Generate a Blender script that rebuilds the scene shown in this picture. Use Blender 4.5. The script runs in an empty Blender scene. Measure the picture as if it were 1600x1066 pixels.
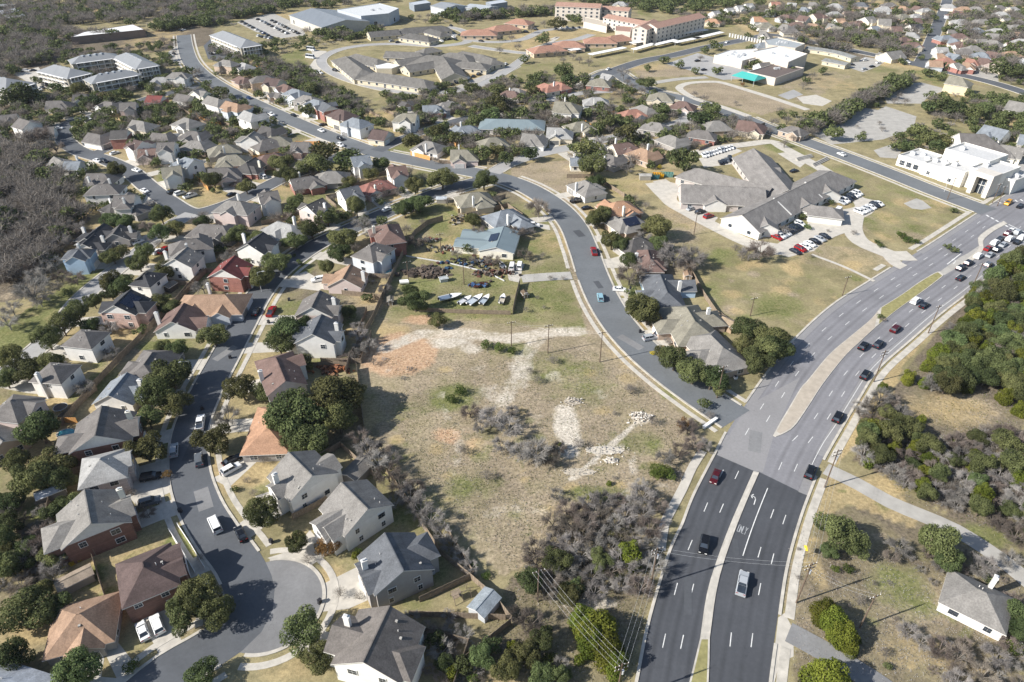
import bpy, bmesh, math, random
import numpy as np
from mathutils import Vector, Matrix
random.seed(7); RNG = np.random.default_rng(7)
R = math.radians
SC = bpy.context.scene
COL = SC.collection
# ------------------------------------------------------------------ camera
PITCH = 35.1; CAMH = 120.0; FPX = 1600*24/36
cd = bpy.data.cameras.new('camera'); cam = bpy.data.objects.new('camera', cd); COL.objects.link(cam)
cam.location = (0, 0, CAMH); cam.rotation_euler = (R(90-PITCH), 0, 0)
cd.lens = 24; cd.sensor_width = 36; cd.clip_start = 1; cd.clip_end = 20000
SC.camera = cam
# ------------------------------------------------------------------ sky, sun, exposure
SUN_AZ = 199.0            # direction towards the sun, degrees counter-clockwise from +x
SUN_EL = 34.0
W = bpy.data.worlds.new('World'); SC.world = W; W.use_nodes = True
nt = W.node_tree; bg = nt.nodes['Background']
sky = nt.nodes.new('ShaderNodeTexSky'); sky.sky_type = 'NISHITA'; sky.sun_disc = False
sky.sun_elevation = R(SUN_EL); sky.sun_rotation = R(90-SUN_AZ); sky.altitude = 200
nt.links.new(sky.outputs[0], bg.inputs[0]); bg.inputs[1].default_value = 0.088
sd = bpy.data.lights.new('sun', 'SUN'); sun = bpy.data.objects.new('sun', sd); COL.objects.link(sun)
sd.energy = 5.0; sd.angle = R(0.55); sd.color = (1.0, 0.955, 0.89)
tosun = Vector((math.cos(R(SUN_AZ))*math.cos(R(SUN_EL)), math.sin(R(SUN_AZ))*math.cos(R(SUN_EL)), math.sin(R(SUN_EL))))
sun.rotation_euler = tosun.to_track_quat('Z', 'Y').to_euler()
sun.location = (-150, -50, 200)
SC.view_settings.view_transform = 'Standard'; SC.view_settings.look = 'None'
SC.view_settings.exposure = 0.7; SC.view_settings.gamma = 1.0
SC.render.engine = 'CYCLES'
cy = SC.cycles
cy.max_bounces = 5; cy.diffuse_bounces = 3; cy.glossy_bounces = 2; cy.transmission_bounces = 2
cy.transparent_max_bounces = 4; cy.volume_bounces = 0
cy.use_denoising = True; cy.caustics_reflective = False; cy.caustics_refractive = False
# ------------------------------------------------------------------ ground point seen at a photo pixel, on the level z
CP, SP = math.cos(R(PITCH)), math.sin(R(PITCH))
def P(px, py, z=0.0):
    u = px-800; v = py-533
    dy = FPX*CP-v*SP; dz = -FPX*SP-v*CP
    t = (z-CAMH)/dz
    return Vector((u*t, dy*t, z))
def proj(x, y, z=0.0):
    z = z-CAMH; d = y*CP-z*SP
    return 800+FPX*x/d, 533-FPX*(y*SP+z*CP)/d
def srgb(h, k=1.0):
    h = h.lstrip('#'); c = [int(h[i:i+2], 16)/255 for i in (0, 2, 4)]
    return tuple(min(1, k*(x/12.92 if x <= .04045 else ((x+.055)/1.055)**2.4)) for x in c)
# ------------------------------------------------------------------ registry
THINGS = []
def prop(o, **k):
    for a, b in k.items():
        if b is not None: o[a] = b
def structure(o): o['kind'] = 'structure'; return o
def thing(o, desc, cat, px, py, noun=None, group=None, label=None):
    """remember a thing: its own look (desc) and the pixel near which it stands; labels are made at the end"""
    o['category'] = cat
    if group: o['group'] = group
    THINGS.append(dict(o=o, desc=desc, noun=noun or cat, px=px, py=py, label=label, group=group))
    return o
def empty(name, loc, rz=0.0):
    o = bpy.data.objects.new(name, None); o.empty_display_size = .5
    o.location = loc; o.rotation_euler = (0, 0, rz); COL.objects.link(o); return o
def link(name, me, parent=None, loc=None, rz=None, color=None):
    o = bpy.data.objects.new(name, me); COL.objects.link(o)
    if parent is not None: o.parent = parent
    if loc is not None: o.location = loc
    if rz is not None: o.rotation_euler = (0, 0, rz)
    if color is not None: o.color = (*color[:3], 1)
    return o
# ------------------------------------------------------------------ mesh collector
class MB:
    def __init__(s): s.v = []; s.f = []; s.m = []
    def face(s, pts, m=0):
        n = len(s.v); s.v += [tuple(p) for p in pts]; s.f.append(tuple(range(n, n+len(pts)))); s.m.append(m)
    def box(s, x0, x1, y0, y1, z0, z1, m=0, M=None, top=None):
        c = [Vector((x, y, z)) for z in (z0, z1) for x, y in ((x0, y0), (x1, y0), (x1, y1), (x0, y1))]
        if M is not None: c = [M @ p for p in c]
        n = len(s.v); s.v += [tuple(p) for p in c]
        for i, q in enumerate(((3, 2, 1, 0), (4, 5, 6, 7), (0, 1, 5, 4), (1, 2, 6, 5), (2, 3, 7, 6), (3, 0, 4, 7))):
            s.f.append(tuple(n+k for k in q)); s.m.append(top if (top is not None and i == 1) else m)
    def prism(s, pts, z0, z1, m=0, top=None, mside=None):
        k = len(pts); n = len(s.v)
        a = sum(pts[i][0]*pts[(i+1) % k][1]-pts[(i+1) % k][0]*pts[i][1] for i in range(k))
        if a < 0: pts = pts[::-1]
        s.v += [(p[0], p[1], z0) for p in pts]+[(p[0], p[1], z1) for p in pts]
        s.f.append(tuple(range(n+k, n+2*k))); s.m.append(m if top is None else top)
        s.f.append(tuple(range(n+k-1, n-1, -1))); s.m.append(m)
        for i in range(k):
            j = (i+1) % k; s.f.append((n+i, n+j, n+k+j, n+k+i)); s.m.append(m if mside is None else mside)
    def slab(s, pts, th=.18, m=0, ms=1):
        """sloping polygon with a thickness: top m, edges and underside ms"""
        a, b, c = (Vector(pts[i]) for i in range(3))
        nrm = (b-a).cross(c-b)
        if nrm.z < 0: pts = pts[::-1]
        k = len(pts); n = len(s.v)
        s.v += [tuple(p) for p in pts]+[(p[0], p[1], p[2]-th) for p in pts]
        s.f.append(tuple(range(n, n+k))); s.m.append(m)
        s.f.append(tuple(range(n+2*k-1, n+k-1, -1))); s.m.append(ms)
        for i in range(k):
            j = (i+1) % k; s.f.append((n+j, n+i, n+k+i, n+k+j)); s.m.append(ms)
    def tube(s, a, b, r0, r1=None, n=6, m=0, cap=True):
        a = Vector(a); b = Vector(b); r1 = r0 if r1 is None else r1
        d = (b-a); 
        if d.length < 1e-6: return
        q = d.to_track_quat('Z', 'Y').to_matrix(); k = len(s.v)
        for p, r in ((a, r0), (b, r1)):
            for i in range(n):
                t = 2*math.pi*i/n; s.v.append(tuple(p+q @ Vector((math.cos(t)*r, math.sin(t)*r, 0))))
        for i in range(n):
            j = (i+1) % n; s.f.append((k+i, k+j, k+n+j, k+n+i)); s.m.append(m)
        if cap: s.f.append(tuple(range(k+n, k+2*n))); s.m.append(m)
    def mesh(s, name, mats, smooth=False):
        me = bpy.data.meshes.new(name); me.from_pydata(s.v, [], s.f)
        for x in mats: me.materials.append(x)
        if len(mats) > 1: me.polygons.foreach_set('material_index', s.m)
        if smooth: me.shade_smooth()
        me.update(); return me
def np_mesh(name, V, F, mats, mi=None):
    """V (n,3), F (m,k): fast mesh from arrays"""
    V = np.asarray(V, dtype=np.float32); F = np.asarray(F, dtype=np.int32)
    me = bpy.data.meshes.new(name); me.vertices.add(len(V)); me.vertices.foreach_set('co', V.ravel())
    k = F.shape[1]; me.loops.add(F.size); me.loops.foreach_set('vertex_index', F.ravel())
    me.polygons.add(len(F)); me.polygons.foreach_set('loop_start', np.arange(0, F.size, k, dtype=np.int32))
    me.polygons.foreach_set('loop_total', np.full(len(F), k, dtype=np.int32))
    for x in mats: me.materials.append(x)
    if mi is not None: me.polygons.foreach_set('material_index', np.asarray(mi, dtype=np.int32))
    me.update(); me.validate(); return me
# ------------------------------------------------------------------ materials
def mat(name):
    m = bpy.data.materials.new(name); m.use_nodes = True
    b = m.node_tree.nodes['Principled BSDF']; b.inputs['Roughness'].default_value = .85
    b.inputs['Specular IOR Level'].default_value = .25
    return m, m.node_tree, b
def nod(t, ty, **k):
    n = t.nodes.new(ty)
    for a, v in k.items(): setattr(n, a, v)
    return n
def mixc(t, fac, a, b, mode='MIX'):
    n = nod(t, 'ShaderNodeMix', data_type='RGBA', blend_type=mode)
    for s, v in ((0, fac), (6, a), (7, b)):
        if hasattr(v, 'is_output') or isinstance(v, bpy.types.NodeSocket): t.links.new(v, n.inputs[s])
        else: n.inputs[s].default_value = v if s == 0 else (*v[:3], 1)
    return n.outputs[2]
def noise(t, scale, detail=3, rough=.6, coord='Object', stretch=None):
    tc = nod(t, 'ShaderNodeTexCoord'); n = nod(t, 'ShaderNodeTexNoise')
    n.inputs['Scale'].default_value = scale; n.inputs['Detail'].default_value = detail; n.inputs['Roughness'].default_value = rough
    if stretch:
        mp = nod(t, 'ShaderNodeMapping'); mp.inputs['Scale'].default_value = stretch
        t.links.new(tc.outputs[coord], mp.inputs[0]); t.links.new(mp.outputs[0], n.inputs[0])
    else: t.links.new(tc.outputs[coord], n.inputs[0])
    return n.outputs[0]
def ramp(t, src, lo, hi, a=0.0, b=1.0):
    n = nod(t, 'ShaderNodeMapRange'); t.links.new(src, n.inputs[0])
    for i, v in enumerate((lo, hi, a, b)): n.inputs[i+1].default_value = v
    return n.outputs[0]
def mathn(t, op, a, b=None):
    n = nod(t, 'ShaderNodeMath', operation=op)
    for i, v in enumerate((a, b)):
        if v is None: continue
        if isinstance(v, bpy.types.NodeSocket): t.links.new(v, n.inputs[i])
        else: n.inputs[i].default_value = v
    return n.outputs[0]
def plain(name, col, rough=.8, var=.12, scale=1.5, metal=0.0, spec=.25, detail=3, coord='Object'):
    m, t, b = mat(name)
    c = mixc(t, ramp(t, noise(t, scale, detail, coord=coord), .3, .7), tuple(x*(1-var) for x in col), tuple(min(1, x*(1+var)) for x in col))
    t.links.new(c, b.inputs['Base Color']); b.inputs['Roughness'].default_value = rough; b.inputs['Metallic'].default_value = metal
    b.inputs['Specular IOR Level'].default_value = spec
    return m
def tinted(name, rough=.85, var=.15, scale=1.0, stretch=None, bump=0, fine=None, spec=.25, metal=0.0, rand=0.0):
    """surface whose colour is the object's own colour, with weathering"""
    m, t, b = mat(name); oi = nod(t, 'ShaderNodeObjectInfo')
    f = ramp(t, noise(t, scale, 4, stretch=stretch), .3, .7, 1-var, 1+var)
    v = nod(t, 'ShaderNodeVectorMath', operation='SCALE'); t.links.new(oi.outputs['Color'], v.inputs[0]); t.links.new(f, v.inputs['Scale'])
    c = v.outputs[0]
    if fine:
        f2 = ramp(t, noise(t, fine, 2), .35, .65, .84, 1.14)
        v2 = nod(t, 'ShaderNodeVectorMath', operation='SCALE'); t.links.new(c, v2.inputs[0]); t.links.new(f2, v2.inputs['Scale']); c = v2.outputs[0]
    t.links.new(c, b.inputs['Base Color']); b.inputs['Roughness'].default_value = rough; b.inputs['Specular IOR Level'].default_value = spec
    b.inputs['Metallic'].default_value = metal
    return m
M = {}
M['shingle'] = tinted('asphalt_shingle', .9, .22, .5, stretch=(1, .45, 1), fine=3.2, spec=.2)
M['metalroof'] = tinted('metal_roofing', .45, .08, .3, stretch=(1, .2, 1), spec=.5)
def wall_mat():
    m, t, b = mat('painted_wall'); oi = nod(t, 'ShaderNodeObjectInfo')
    tc = nod(t, 'ShaderNodeTexCoord'); wv = nod(t, 'ShaderNodeTexWave', wave_type='BANDS', bands_direction='Z')
    wv.inputs['Scale'].default_value = 1.6; wv.inputs['Distortion'].default_value = 0; t.links.new(tc.outputs['Object'], wv.inputs[0])
    f = mathn(t, 'MULTIPLY', ramp(t, wv.outputs[0], 0, .35, .86, 1), ramp(t, noise(t, .5, 4), .3, .7, .9, 1.06))
    v = nod(t, 'ShaderNodeVectorMath', operation='SCALE'); t.links.new(oi.outputs['Color'], v.inputs[0]); t.links.new(f, v.inputs['Scale'])
    t.links.new(v.outputs[0], b.inputs['Base Color']); return m
def brick_mat():
    m, t, b = mat('brick_wall'); oi = nod(t, 'ShaderNodeObjectInfo')
    br = nod(t, 'ShaderNodeTexBrick'); tc = nod(t, 'ShaderNodeTexCoord'); mp = nod(t, 'ShaderNodeMapping')
    mp.inputs['Rotation'].default_value = (R(90), 0, 0)
    t.links.new(tc.outputs['Object'], mp.inputs[0]); t.links.new(mp.outputs[0], br.inputs[0])
    br.inputs['Scale'].default_value = 2.2; br.inputs['Color1'].default_value = (.75, .75, .75, 1); br.inputs['Color2'].default_value = (1.2, 1.1, 1.05, 1); br.inputs['Mortar'].default_value = (1.35, 1.4, 1.4, 1)
    c = mixc(t, 1.0, oi.outputs['Color'], br.outputs[0], 'MULTIPLY')
    f = ramp(t, noise(t, 1.2, 4), .3, .7, .85, 1.15)
    v = nod(t, 'ShaderNodeVectorMath', operation='SCALE'); t.links.new(c, v.inputs[0]); t.links.new(f, v.inputs['Scale'])
    t.links.new(v.outputs[0], b.inputs['Base Color']); return m
M['wall'] = wall_mat(); M['brick'] = brick_mat()
M['trim'] = plain('white_trim', (.66, .64, .6), .7, .08)
M['glass'] = plain('window_glass', (.035, .045, .06), .12, .3, .7, spec=.6)
M['frame'] = plain('window_frame', (.7, .69, .66), .6, .05)
M['conc'] = plain('concrete', (.47, .44, .385), .9, .14, .45, detail=6)
M['conc2'] = plain('weathered_concrete', (.36, .345, .315), .9, .16, .3, detail=6)
M['kerb'] = plain('kerb_concrete', (.46, .43, .375), .9, .22, .5, detail=7)
M['bark'] = plain('bark', (.13, .105, .08), .95, .25, 2)
M['wood'] = plain('weathered_wood', (.24, .19, .14), .95, .25, 1.2)
M['newwood'] = plain('new_wood', (.62, .33, .12), .9, .15, 1.2)
M['pole'] = plain('pole_wood', (.13, .095, .07), .95, .2, 2)
M['steel'] = plain('galvanised_steel', (.5, .51, .52), .5, .1, 1, spec=.5)
M['white'] = plain('white_paint', (.8, .79, .77), .6, .06, .5)
M['rubber'] = plain('tyre_rubber', (.02, .02, .02), .9, .1)
M['dark'] = plain('dark_paint', (.03, .03, .035), .5, .1)
M['mark'] = plain('road_paint', (.62, .62, .6), .8, .2, 1.5)
M['mark2'] = plain('worn_road_paint', (.36, .37, .38), .8, .3, 3)
M['yellowpaint'] = plain('yellow_paint', (.7, .45, .03), .6, .08)
M['paint'] = tinted('car_paint', .25, .02, .5, spec=.5)
M['solar'] = plain('solar_panel', (.015, .02, .04), .15, .2, 1.2, spec=.6)
M['water'] = plain('pool_water', (.05, .30, .36), .08, .15, 1.2, spec=.6)
M['stuffcol'] = tinted('coloured_surface', .7, .12, 1.5)
M['tile'] = tinted('clay_tile_roof', .85, .16, .6, fine=2.0)
def asphalt(name, col, var=.12, wear=False):
    m, t, b = mat(name)
    n1 = ramp(t, noise(t, .06, 6, .7), .32, .68, 1-var*1.4, 1+var*1.4); n2 = ramp(t, noise(t, 1.4, 4), .3, .7, .93, 1.07)
    n3 = ramp(t, noise(t, .35, 6, .75), .62, .72, 1.0, .86)
    f = mathn(t, 'MULTIPLY', mathn(t, 'MULTIPLY', n1, n2), n3)
    v = nod(t, 'ShaderNodeVectorMath', operation='SCALE'); v.inputs[0].default_value = col; t.links.new(f, v.inputs['Scale'])
    c = v.outputs[0]
    # thin sealed cracks
    vo = nod(t, 'ShaderNodeTexVoronoi', feature='DISTANCE_TO_EDGE'); vo.inputs['Scale'].default_value = .09
    tc = nod(t, 'ShaderNodeTexCoord'); nz = nod(t, 'ShaderNodeTexNoise'); nz.inputs['Scale'].default_value = .5
    t.links.new(tc.outputs['Object'], nz.inputs[0])
    ad = nod(t, 'ShaderNodeMix', data_type='VECTOR'); ad.inputs[0].default_value = .12
    sc = nod(t, 'ShaderNodeVectorMath', operation='SCALE'); sc.inputs['Scale'].default_value = 30; t.links.new(nz.outputs[1], sc.inputs[0])
    t.links.new(tc.outputs['Object'], ad.inputs[4]); t.links.new(sc.outputs[0], ad.inputs[5]); t.links.new(ad.outputs[1], vo.inputs[0])
    cr = ramp(t, vo.outputs[0], .001, .004, .84, 1.0)
    v3 = nod(t, 'ShaderNodeVectorMath', operation='SCALE'); t.links.new(c, v3.inputs[0]); t.links.new(cr, v3.inputs['Scale'])
    if wear:
        at = nod(t, 'ShaderNodeAttribute', attribute_name='wear'); v4 = nod(t, 'ShaderNodeVectorMath', operation='SCALE')
        t.links.new(v3.outputs[0], v4.inputs[0]); t.links.new(mathn(t, 'ADD', mathn(t, 'MULTIPLY', mathn(t, 'SUBTRACT', at.outputs['Fac'], 1.0), ramp(t, noise(t, .05, 4), .3, .7, .5, 1.5)), 1.0), v4.inputs['Scale']); v3 = v4
    t.links.new(v3.outputs[0], b.inputs['Base Color']); b.inputs['Roughness'].default_value = .85; return m
M['asph'] = asphalt('asphalt_residential', (.098, .105, .115))
M['asph_dark'] = asphalt('asphalt_new', (.066, .07, .078), .1, True)
M['asph_grey'] = asphalt('asphalt_worn', (.2, .198, .208), .1, True)
M['asph_light'] = asphalt('asphalt_bleached', (.33, .325, .315), .1)
M['asph_mid'] = asphalt('asphalt_collector', (.138, .148, .156), .1)
# ------------------------------------------------------------------ ground sheet, painted with what grows or lies there
def axis(lo, hi, core0, core1, step, grow):
    a = [core0]; s = step
    while a[-1] < core1: a.append(a[-1]+step)
    x = a[-1]
    while x < hi: s *= grow; x += s; a.append(min(x, hi))
    s = step; x = core0; b = []
    while x > lo: s *= grow; x -= s; b.append(max(x, lo))
    return np.array(b[::-1]+a)
gx = axis(-5000, 5000, -190, 190, 1.25, 1.022); gy = axis(-300, 7000, 50, 330, 1.25, 1.018)
GX, GY = np.meshgrid(gx, gy)
KL = dict(g=0, d=1, w=2, l=3, y=4, o=5)   # green, dirt, white caliche, woodland floor, golden dry grass, clay
LAY = [np.zeros(GX.shape, np.float32) for _ in KL]
def blob(k, px, py, rx, ry, s=1.0, rot=0.0):
    """an ellipse of ground cover whose centre and half-axes are read off the photo, laid on the ground"""
    c = P(px, py); a = (P(px+rx, py)-c).length; b = (P(px, py-ry)-P(px, py+ry)).length/2
    dx, dy = GX-c.x, GY-c.y; q = (dx/a)**2+(dy/b)**2
    L = LAY[KL[k]]; np.maximum(L, s*np.clip(1.25-.75*q, 0, 1), out=L)
def band(k, pts, wpx, s=1.0):
    for (x0, y0), (x1, y1) in zip(pts, pts[1:]):
        A, B = P(x0, y0), P(x1, y1); r = (P(x0+wpx, y0)-A).length
        d = B-A; L2 = max(d.x*d.x+d.y*d.y, 1e-6)
        t = np.clip(((GX-A.x)*d.x+(GY-A.y)*d.y)/L2, 0, 1)
        q = ((GX-A.x-t*d.x)**2+(GY-A.y-t*d.y)**2)/(r*r)
        L = LAY[KL[k]]; np.maximum(L, s*np.clip(1.6-1.15*q, 0, 1), out=L)
def region(k, pts, s=1.0):
    """a polygonal plot of ground cover"""
    W_ = [P(*p) for p in pts]; ins = np.zeros(GX.shape, bool); n = len(W_)
    for i in range(n):
        a, b = W_[i], W_[(i+1) % n]
        c = ((a.y > GY) != (b.y > GY)) & (GX < (b.x-a.x)*(GY-a.y)/((b.y-a.y) or 1e-9)+a.x)
        ins ^= c
    L = LAY[KL[k]]; L[ins] = np.maximum(L[ins], s)
G_REG = [  # plots
 ('d', .66, [(560,560),(600,505),(700,498),(880,515),(960,545),(1060,640),(1110,690),(1040,800),(900,860),(780,900),(600,720)]),
 ('g', .55, [(590,500),(640,370),(690,335),(790,310),(860,330),(895,430),(915,515),(800,500),(700,495)]),
 ('l', .85, [(-20,130),(110,170),(70,240),(130,330),(120,380),(60,460),(-30,480)]),
 ('l', .85, [(0,20),(200,60),(330,20),(340,70),(250,80),(100,95),(0,140)]),
 ('l', .7, [(1600,380),(1520,450),(1430,560),(1370,640),(1330,720),(1420,760),(1520,830),(1600,860)]),
 ('l', .55, [(800,900),(900,860),(1000,800),(1050,830),(1000,1000),(940,1066),(700,1066),(760,980)]),
 ('l', .55, [(1280,800),(1420,770),(1600,870),(1600,1100),(1240,1100),(1240,960)]),
 ('l', .4, [(-50,560),(60,640),(90,830),(70,1100),(-150,1100)]),
 ('d', .45, [(1230,380),(1380,390),(1420,420),(1380,440),(1250,410)]),
 ('l', .75, [(1200,60),(1440,100),(1330,92),(1190,70)]),
 ('g', .42, [(1215,245),(1330,262),(1525,328),(1500,350),(1440,390),(1340,345),(1320,290)]),
 ('g', .22, [(1090,360),(1220,410),(1370,450),(1290,520),(1240,530),(1180,480),(1100,430)]),
 ('g', .95, [(-20,520),(130,430),(190,410),(130,470),(30,560),(-30,580)]),
 ('g', .5, [(165,355),(260,322),(300,330),(270,360),(190,365)]),
 ('g', .8, [(425,90),(500,68),(475,85),(490,115),(540,140),(520,150),(440,115)]),
 ('g', .35, [(520,150),(640,155),(780,140),(790,155),(660,175),(560,190)]),
 ('y', .6, [(800,52),(880,40),(960,55),(900,75),(830,85),(780,75)]),
 ('g', .5, [(800,100),(860,95),(900,110),(870,125),(800,130)]),
 ('d', .75, [(985,105),(1070,100),(1095,118),(1000,122)]),
 ('d', .85, [(1062,135),(1110,128),(1145,133),(1250,165),(1190,180),(1080,150)]),
 ('d', .5, [(1215,140),(1280,150),(1330,120),(1300,110),(1240,120)]),
 ('g', .35, [(950,88),(1100,62),(1200,48),(1110,66),(980,96)]),
 ('y', .8, [(760,380),(700,385),(690,410),(640,400),(690,370),(730,365)]),
 ('d', .7, [(800,255),(900,250),(920,290),(870,300),(800,285)]),
 ('g', .6, [(1050,200),(1100,205),(1160,200),(1105,232),(1080,225)]),
 ('y', .75, [(1335,640),(1395,560),(1480,490),(1560,400),(1500,470),(1420,560),(1360,680),(1300,730),(1310,690)]),
 ('y', .6, [(1290,745),(1420,780),(1440,830),(1330,790),(1250,830),(1230,960),(1215,1000),(1250,840)]),
]
for k, s, pts in G_REG: region(k, pts, s)
for b in [('g',710,620,45,24,.95),('g',905,600,60,38,.6),('g',862,575,55,26,.75),('g',1000,690,40,20,.8),('g',640,640,40,20,.5),('g',735,760,50,30,.6),
 ('g',800,548,40,14,.8),('g',930,772,60,14,.8),('g',955,895,22,16,1),('g',650,690,20,60,.4),('g',860,470,40,24,.9),('g',850,455,30,30,.8),('g',700,480,40,20,.9),('g',660,450,40,20,.8),('g',760,440,60,20,.7),
 ('w',885,665,20,34,.95),('w',892,688,18,24,.95),('w',1002,652,14,9,1),('w',700,535,34,10,.7),('w',735,545,22,8,.6),('w',890,705,16,12,1),
 ('o',622,553,56,30,1.4),('o',700,680,22,13,.8),('o',735,690,14,14,.4),('o',660,500,30,8,.8),('o',690,525,24,6,.5),
 ('w',930,942,38,12,.55),('w',880,938,28,12,.4),('d',800,640,60,40,1),('w',775,620,40,22,.35),('w',815,575,20,28,.6),
 ('y',60,183,22,7,1),('y',300,170,14,4,1),('y',745,118,30,8,1),('y',615,200,14,5,.8),('y',750,330,40,10,.8),('y',840,310,30,10,.7),('y',850,150,18,3,1),
 ('y',880,143,16,3,1),('y',1050,340,50,20,.4),('y',960,290,60,18,.6),('y',1000,410,30,14,.6),('g',980,480,14,20,.8),('y',975,460,14,16,.7),
 ('g',470,420,20,16,1),('g',500,400,20,14,.9),('g',540,500,24,12,.7),('g',510,565,26,8,.9),('g',290,395,10,6,.6),('g',310,440,24,16,.9),('y',262,455,20,12,.6),
 ('g',365,490,22,14,1),('g',330,540,20,10,.8),('y',200,520,24,10,.6),('g',240,540,30,8,.9),('g',150,570,20,6,.7),('y',175,560,20,6,.6),
 ('g',280,850,26,26,.95),('y',210,870,34,14,.7),('g',150,900,22,20,1),('g',170,930,16,16,1),('g',60,800,40,14,.9),('y',60,880,50,20,.7),('g',215,775,16,8,.9),
 ('g',420,770,26,16,.6),('y',400,740,26,20,.7),('y',515,900,24,20,.8),('y',560,930,50,14,.7),('g',690,920,60,20,.55),('y',650,925,40,12,.7),('y',700,960,30,14,.5),
 ('g',640,870,60,30,.5),('l',660,1010,50,40,.8),('y',455,1045,60,24,.6),('g',670,840,16,10,.9),('l',420,800,30,20,.5),
 ('g',480,720,24,20,.5),('l',520,650,60,50,.8),('l',600,690,40,60,.6),('g',120,620,14,10,.8),('g',40,760,20,20,.7),
 ('l',300,660,26,30,.5),('l',250,740,22,20,.5),('y',360,755,18,26,.6),('g',1390,1010,40,30,.2),('g',1530,835,60,16,.8),('y',1480,640,70,26,.6),('d',1510,640,60,20,.8),
 ('d',1430,940,60,50,.7),('y',1260,860,16,60,.6),('d',1240,920,30,60,.5),('y',1360,760,60,18,.7),
 ('y',1440,322,40,12,.5),('d',1435,318,24,8,.8),('y',1340,410,40,20,.4),('g',1210,478,50,22,.8),('g',1130,402,34,16,.8),('g',1120,440,40,20,.4),
 ('y',980,70,20,5,.6),('y',1000,105,50,6,.6),('g',930,100,20,5,.5),('y',1300,130,40,14,.4),('d',1260,155,20,6,.8),('g',1370,108,30,6,.7),
 ('y',240,60,40,20,.5),('y',150,12,60,8,.6),('d',270,25,30,8,.8),('y',220,5,40,6,.6),('y',430,25,60,7,.6),('g',330,35,60,6,.6),('g',620,12,60,4,.5),('y',720,75,20,4,.6),
 ('d',300,240,20,8,.5),('d',760,160,20,6,.5),('y',330,262,30,10,.3),('g',315,285,16,10,.5),('g',390,235,14,6,.9),('g',415,235,12,5,.9),('g',430,315,10,12,.8),('g',425,340,20,6,.7)]:
    blob(*b)
band('w', [(600,545),(655,522),(720,520),(800,530),(850,520),(905,518)], 14, .62)
band('w', [(840,530),(815,565),(805,600),(790,625)], 13, .5)
band('w', [(1008,648),(985,668),(955,695),(925,722),(893,748)], 5, .8)
band('w', [(955,690),(985,725),(985,755),(960,785),(925,805)], 3.5, .42)
band('w', [(965,690),(996,722),(996,757),(968,790)], 3, .36)
band('d', [(760,560),(740,620),(760,700),(820,780),(860,850)], 7, .9)
band('w', [(690,640),(720,690),(710,740)], 8, .34)
band('w', [(760,800),(830,790),(880,815)], 12, .3)
band('l', [(620,590),(660,560),(720,575)], 10, .4)
band('o', [(580,560),(600,545),(650,535)], 9, .7)
band('d', [(1165,470),(1290,520)], 10, .4)
band('d', [(890,300),(900,420),(930,520),(1000,600)], 14, .7)
band('d', [(680,330),(600,500),(560,600)], 8, .6)
band('g', [(570,600),(640,710),(760,860)], 20, .35)
_rb = random.Random(9)
for _n, (x0, x1, y0, y1), _k in ((150, (590, 1060, 560, 860), 'ggggdyyylw'), (50, (1250, 1600, 740, 1060), 'ggydl'), (50, (1080, 1340, 380, 520), 'gyyd'), (30, (640, 860, 380, 500), 'ggyd'), (40, (1230, 1500, 250, 380), 'gyyd'), (40, (0, 220, 400, 560), 'ggyd')):
    for _ in range(_n):
        k_ = _rb.choice(_k); q_ = _rb.uniform(5, 19); blob(k_, _rb.uniform(x0, x1), _rb.uniform(y0, y1), q_, q_*_rb.uniform(.35, .8), _rb.uniform(.4, .8)*(.6 if k_ == 'w' else 1))
def yards():
    """lawns of the housing plots: green, golden or bare, each plot its own"""
    rr = random.Random(3)
    for h in HOUSES:
        x, y = (h[0]+h[2])/2, (h[1]+h[3])/2
        sc = 2.2*math.hypot(*(P(x+10, y).xy-P(x, y).xy))/22
        for _ in range(3):
            k = rr.choice('ggyyyld'); q = 16/sc
            blob(k, x+rr.uniform(-1.5, 1.5)*q, y+12/sc*.6+rr.uniform(-1, 1)*q*.5, q*rr.uniform(.4, .9), q*rr.uniform(.2, .45), rr.uniform(.35, .85))
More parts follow.
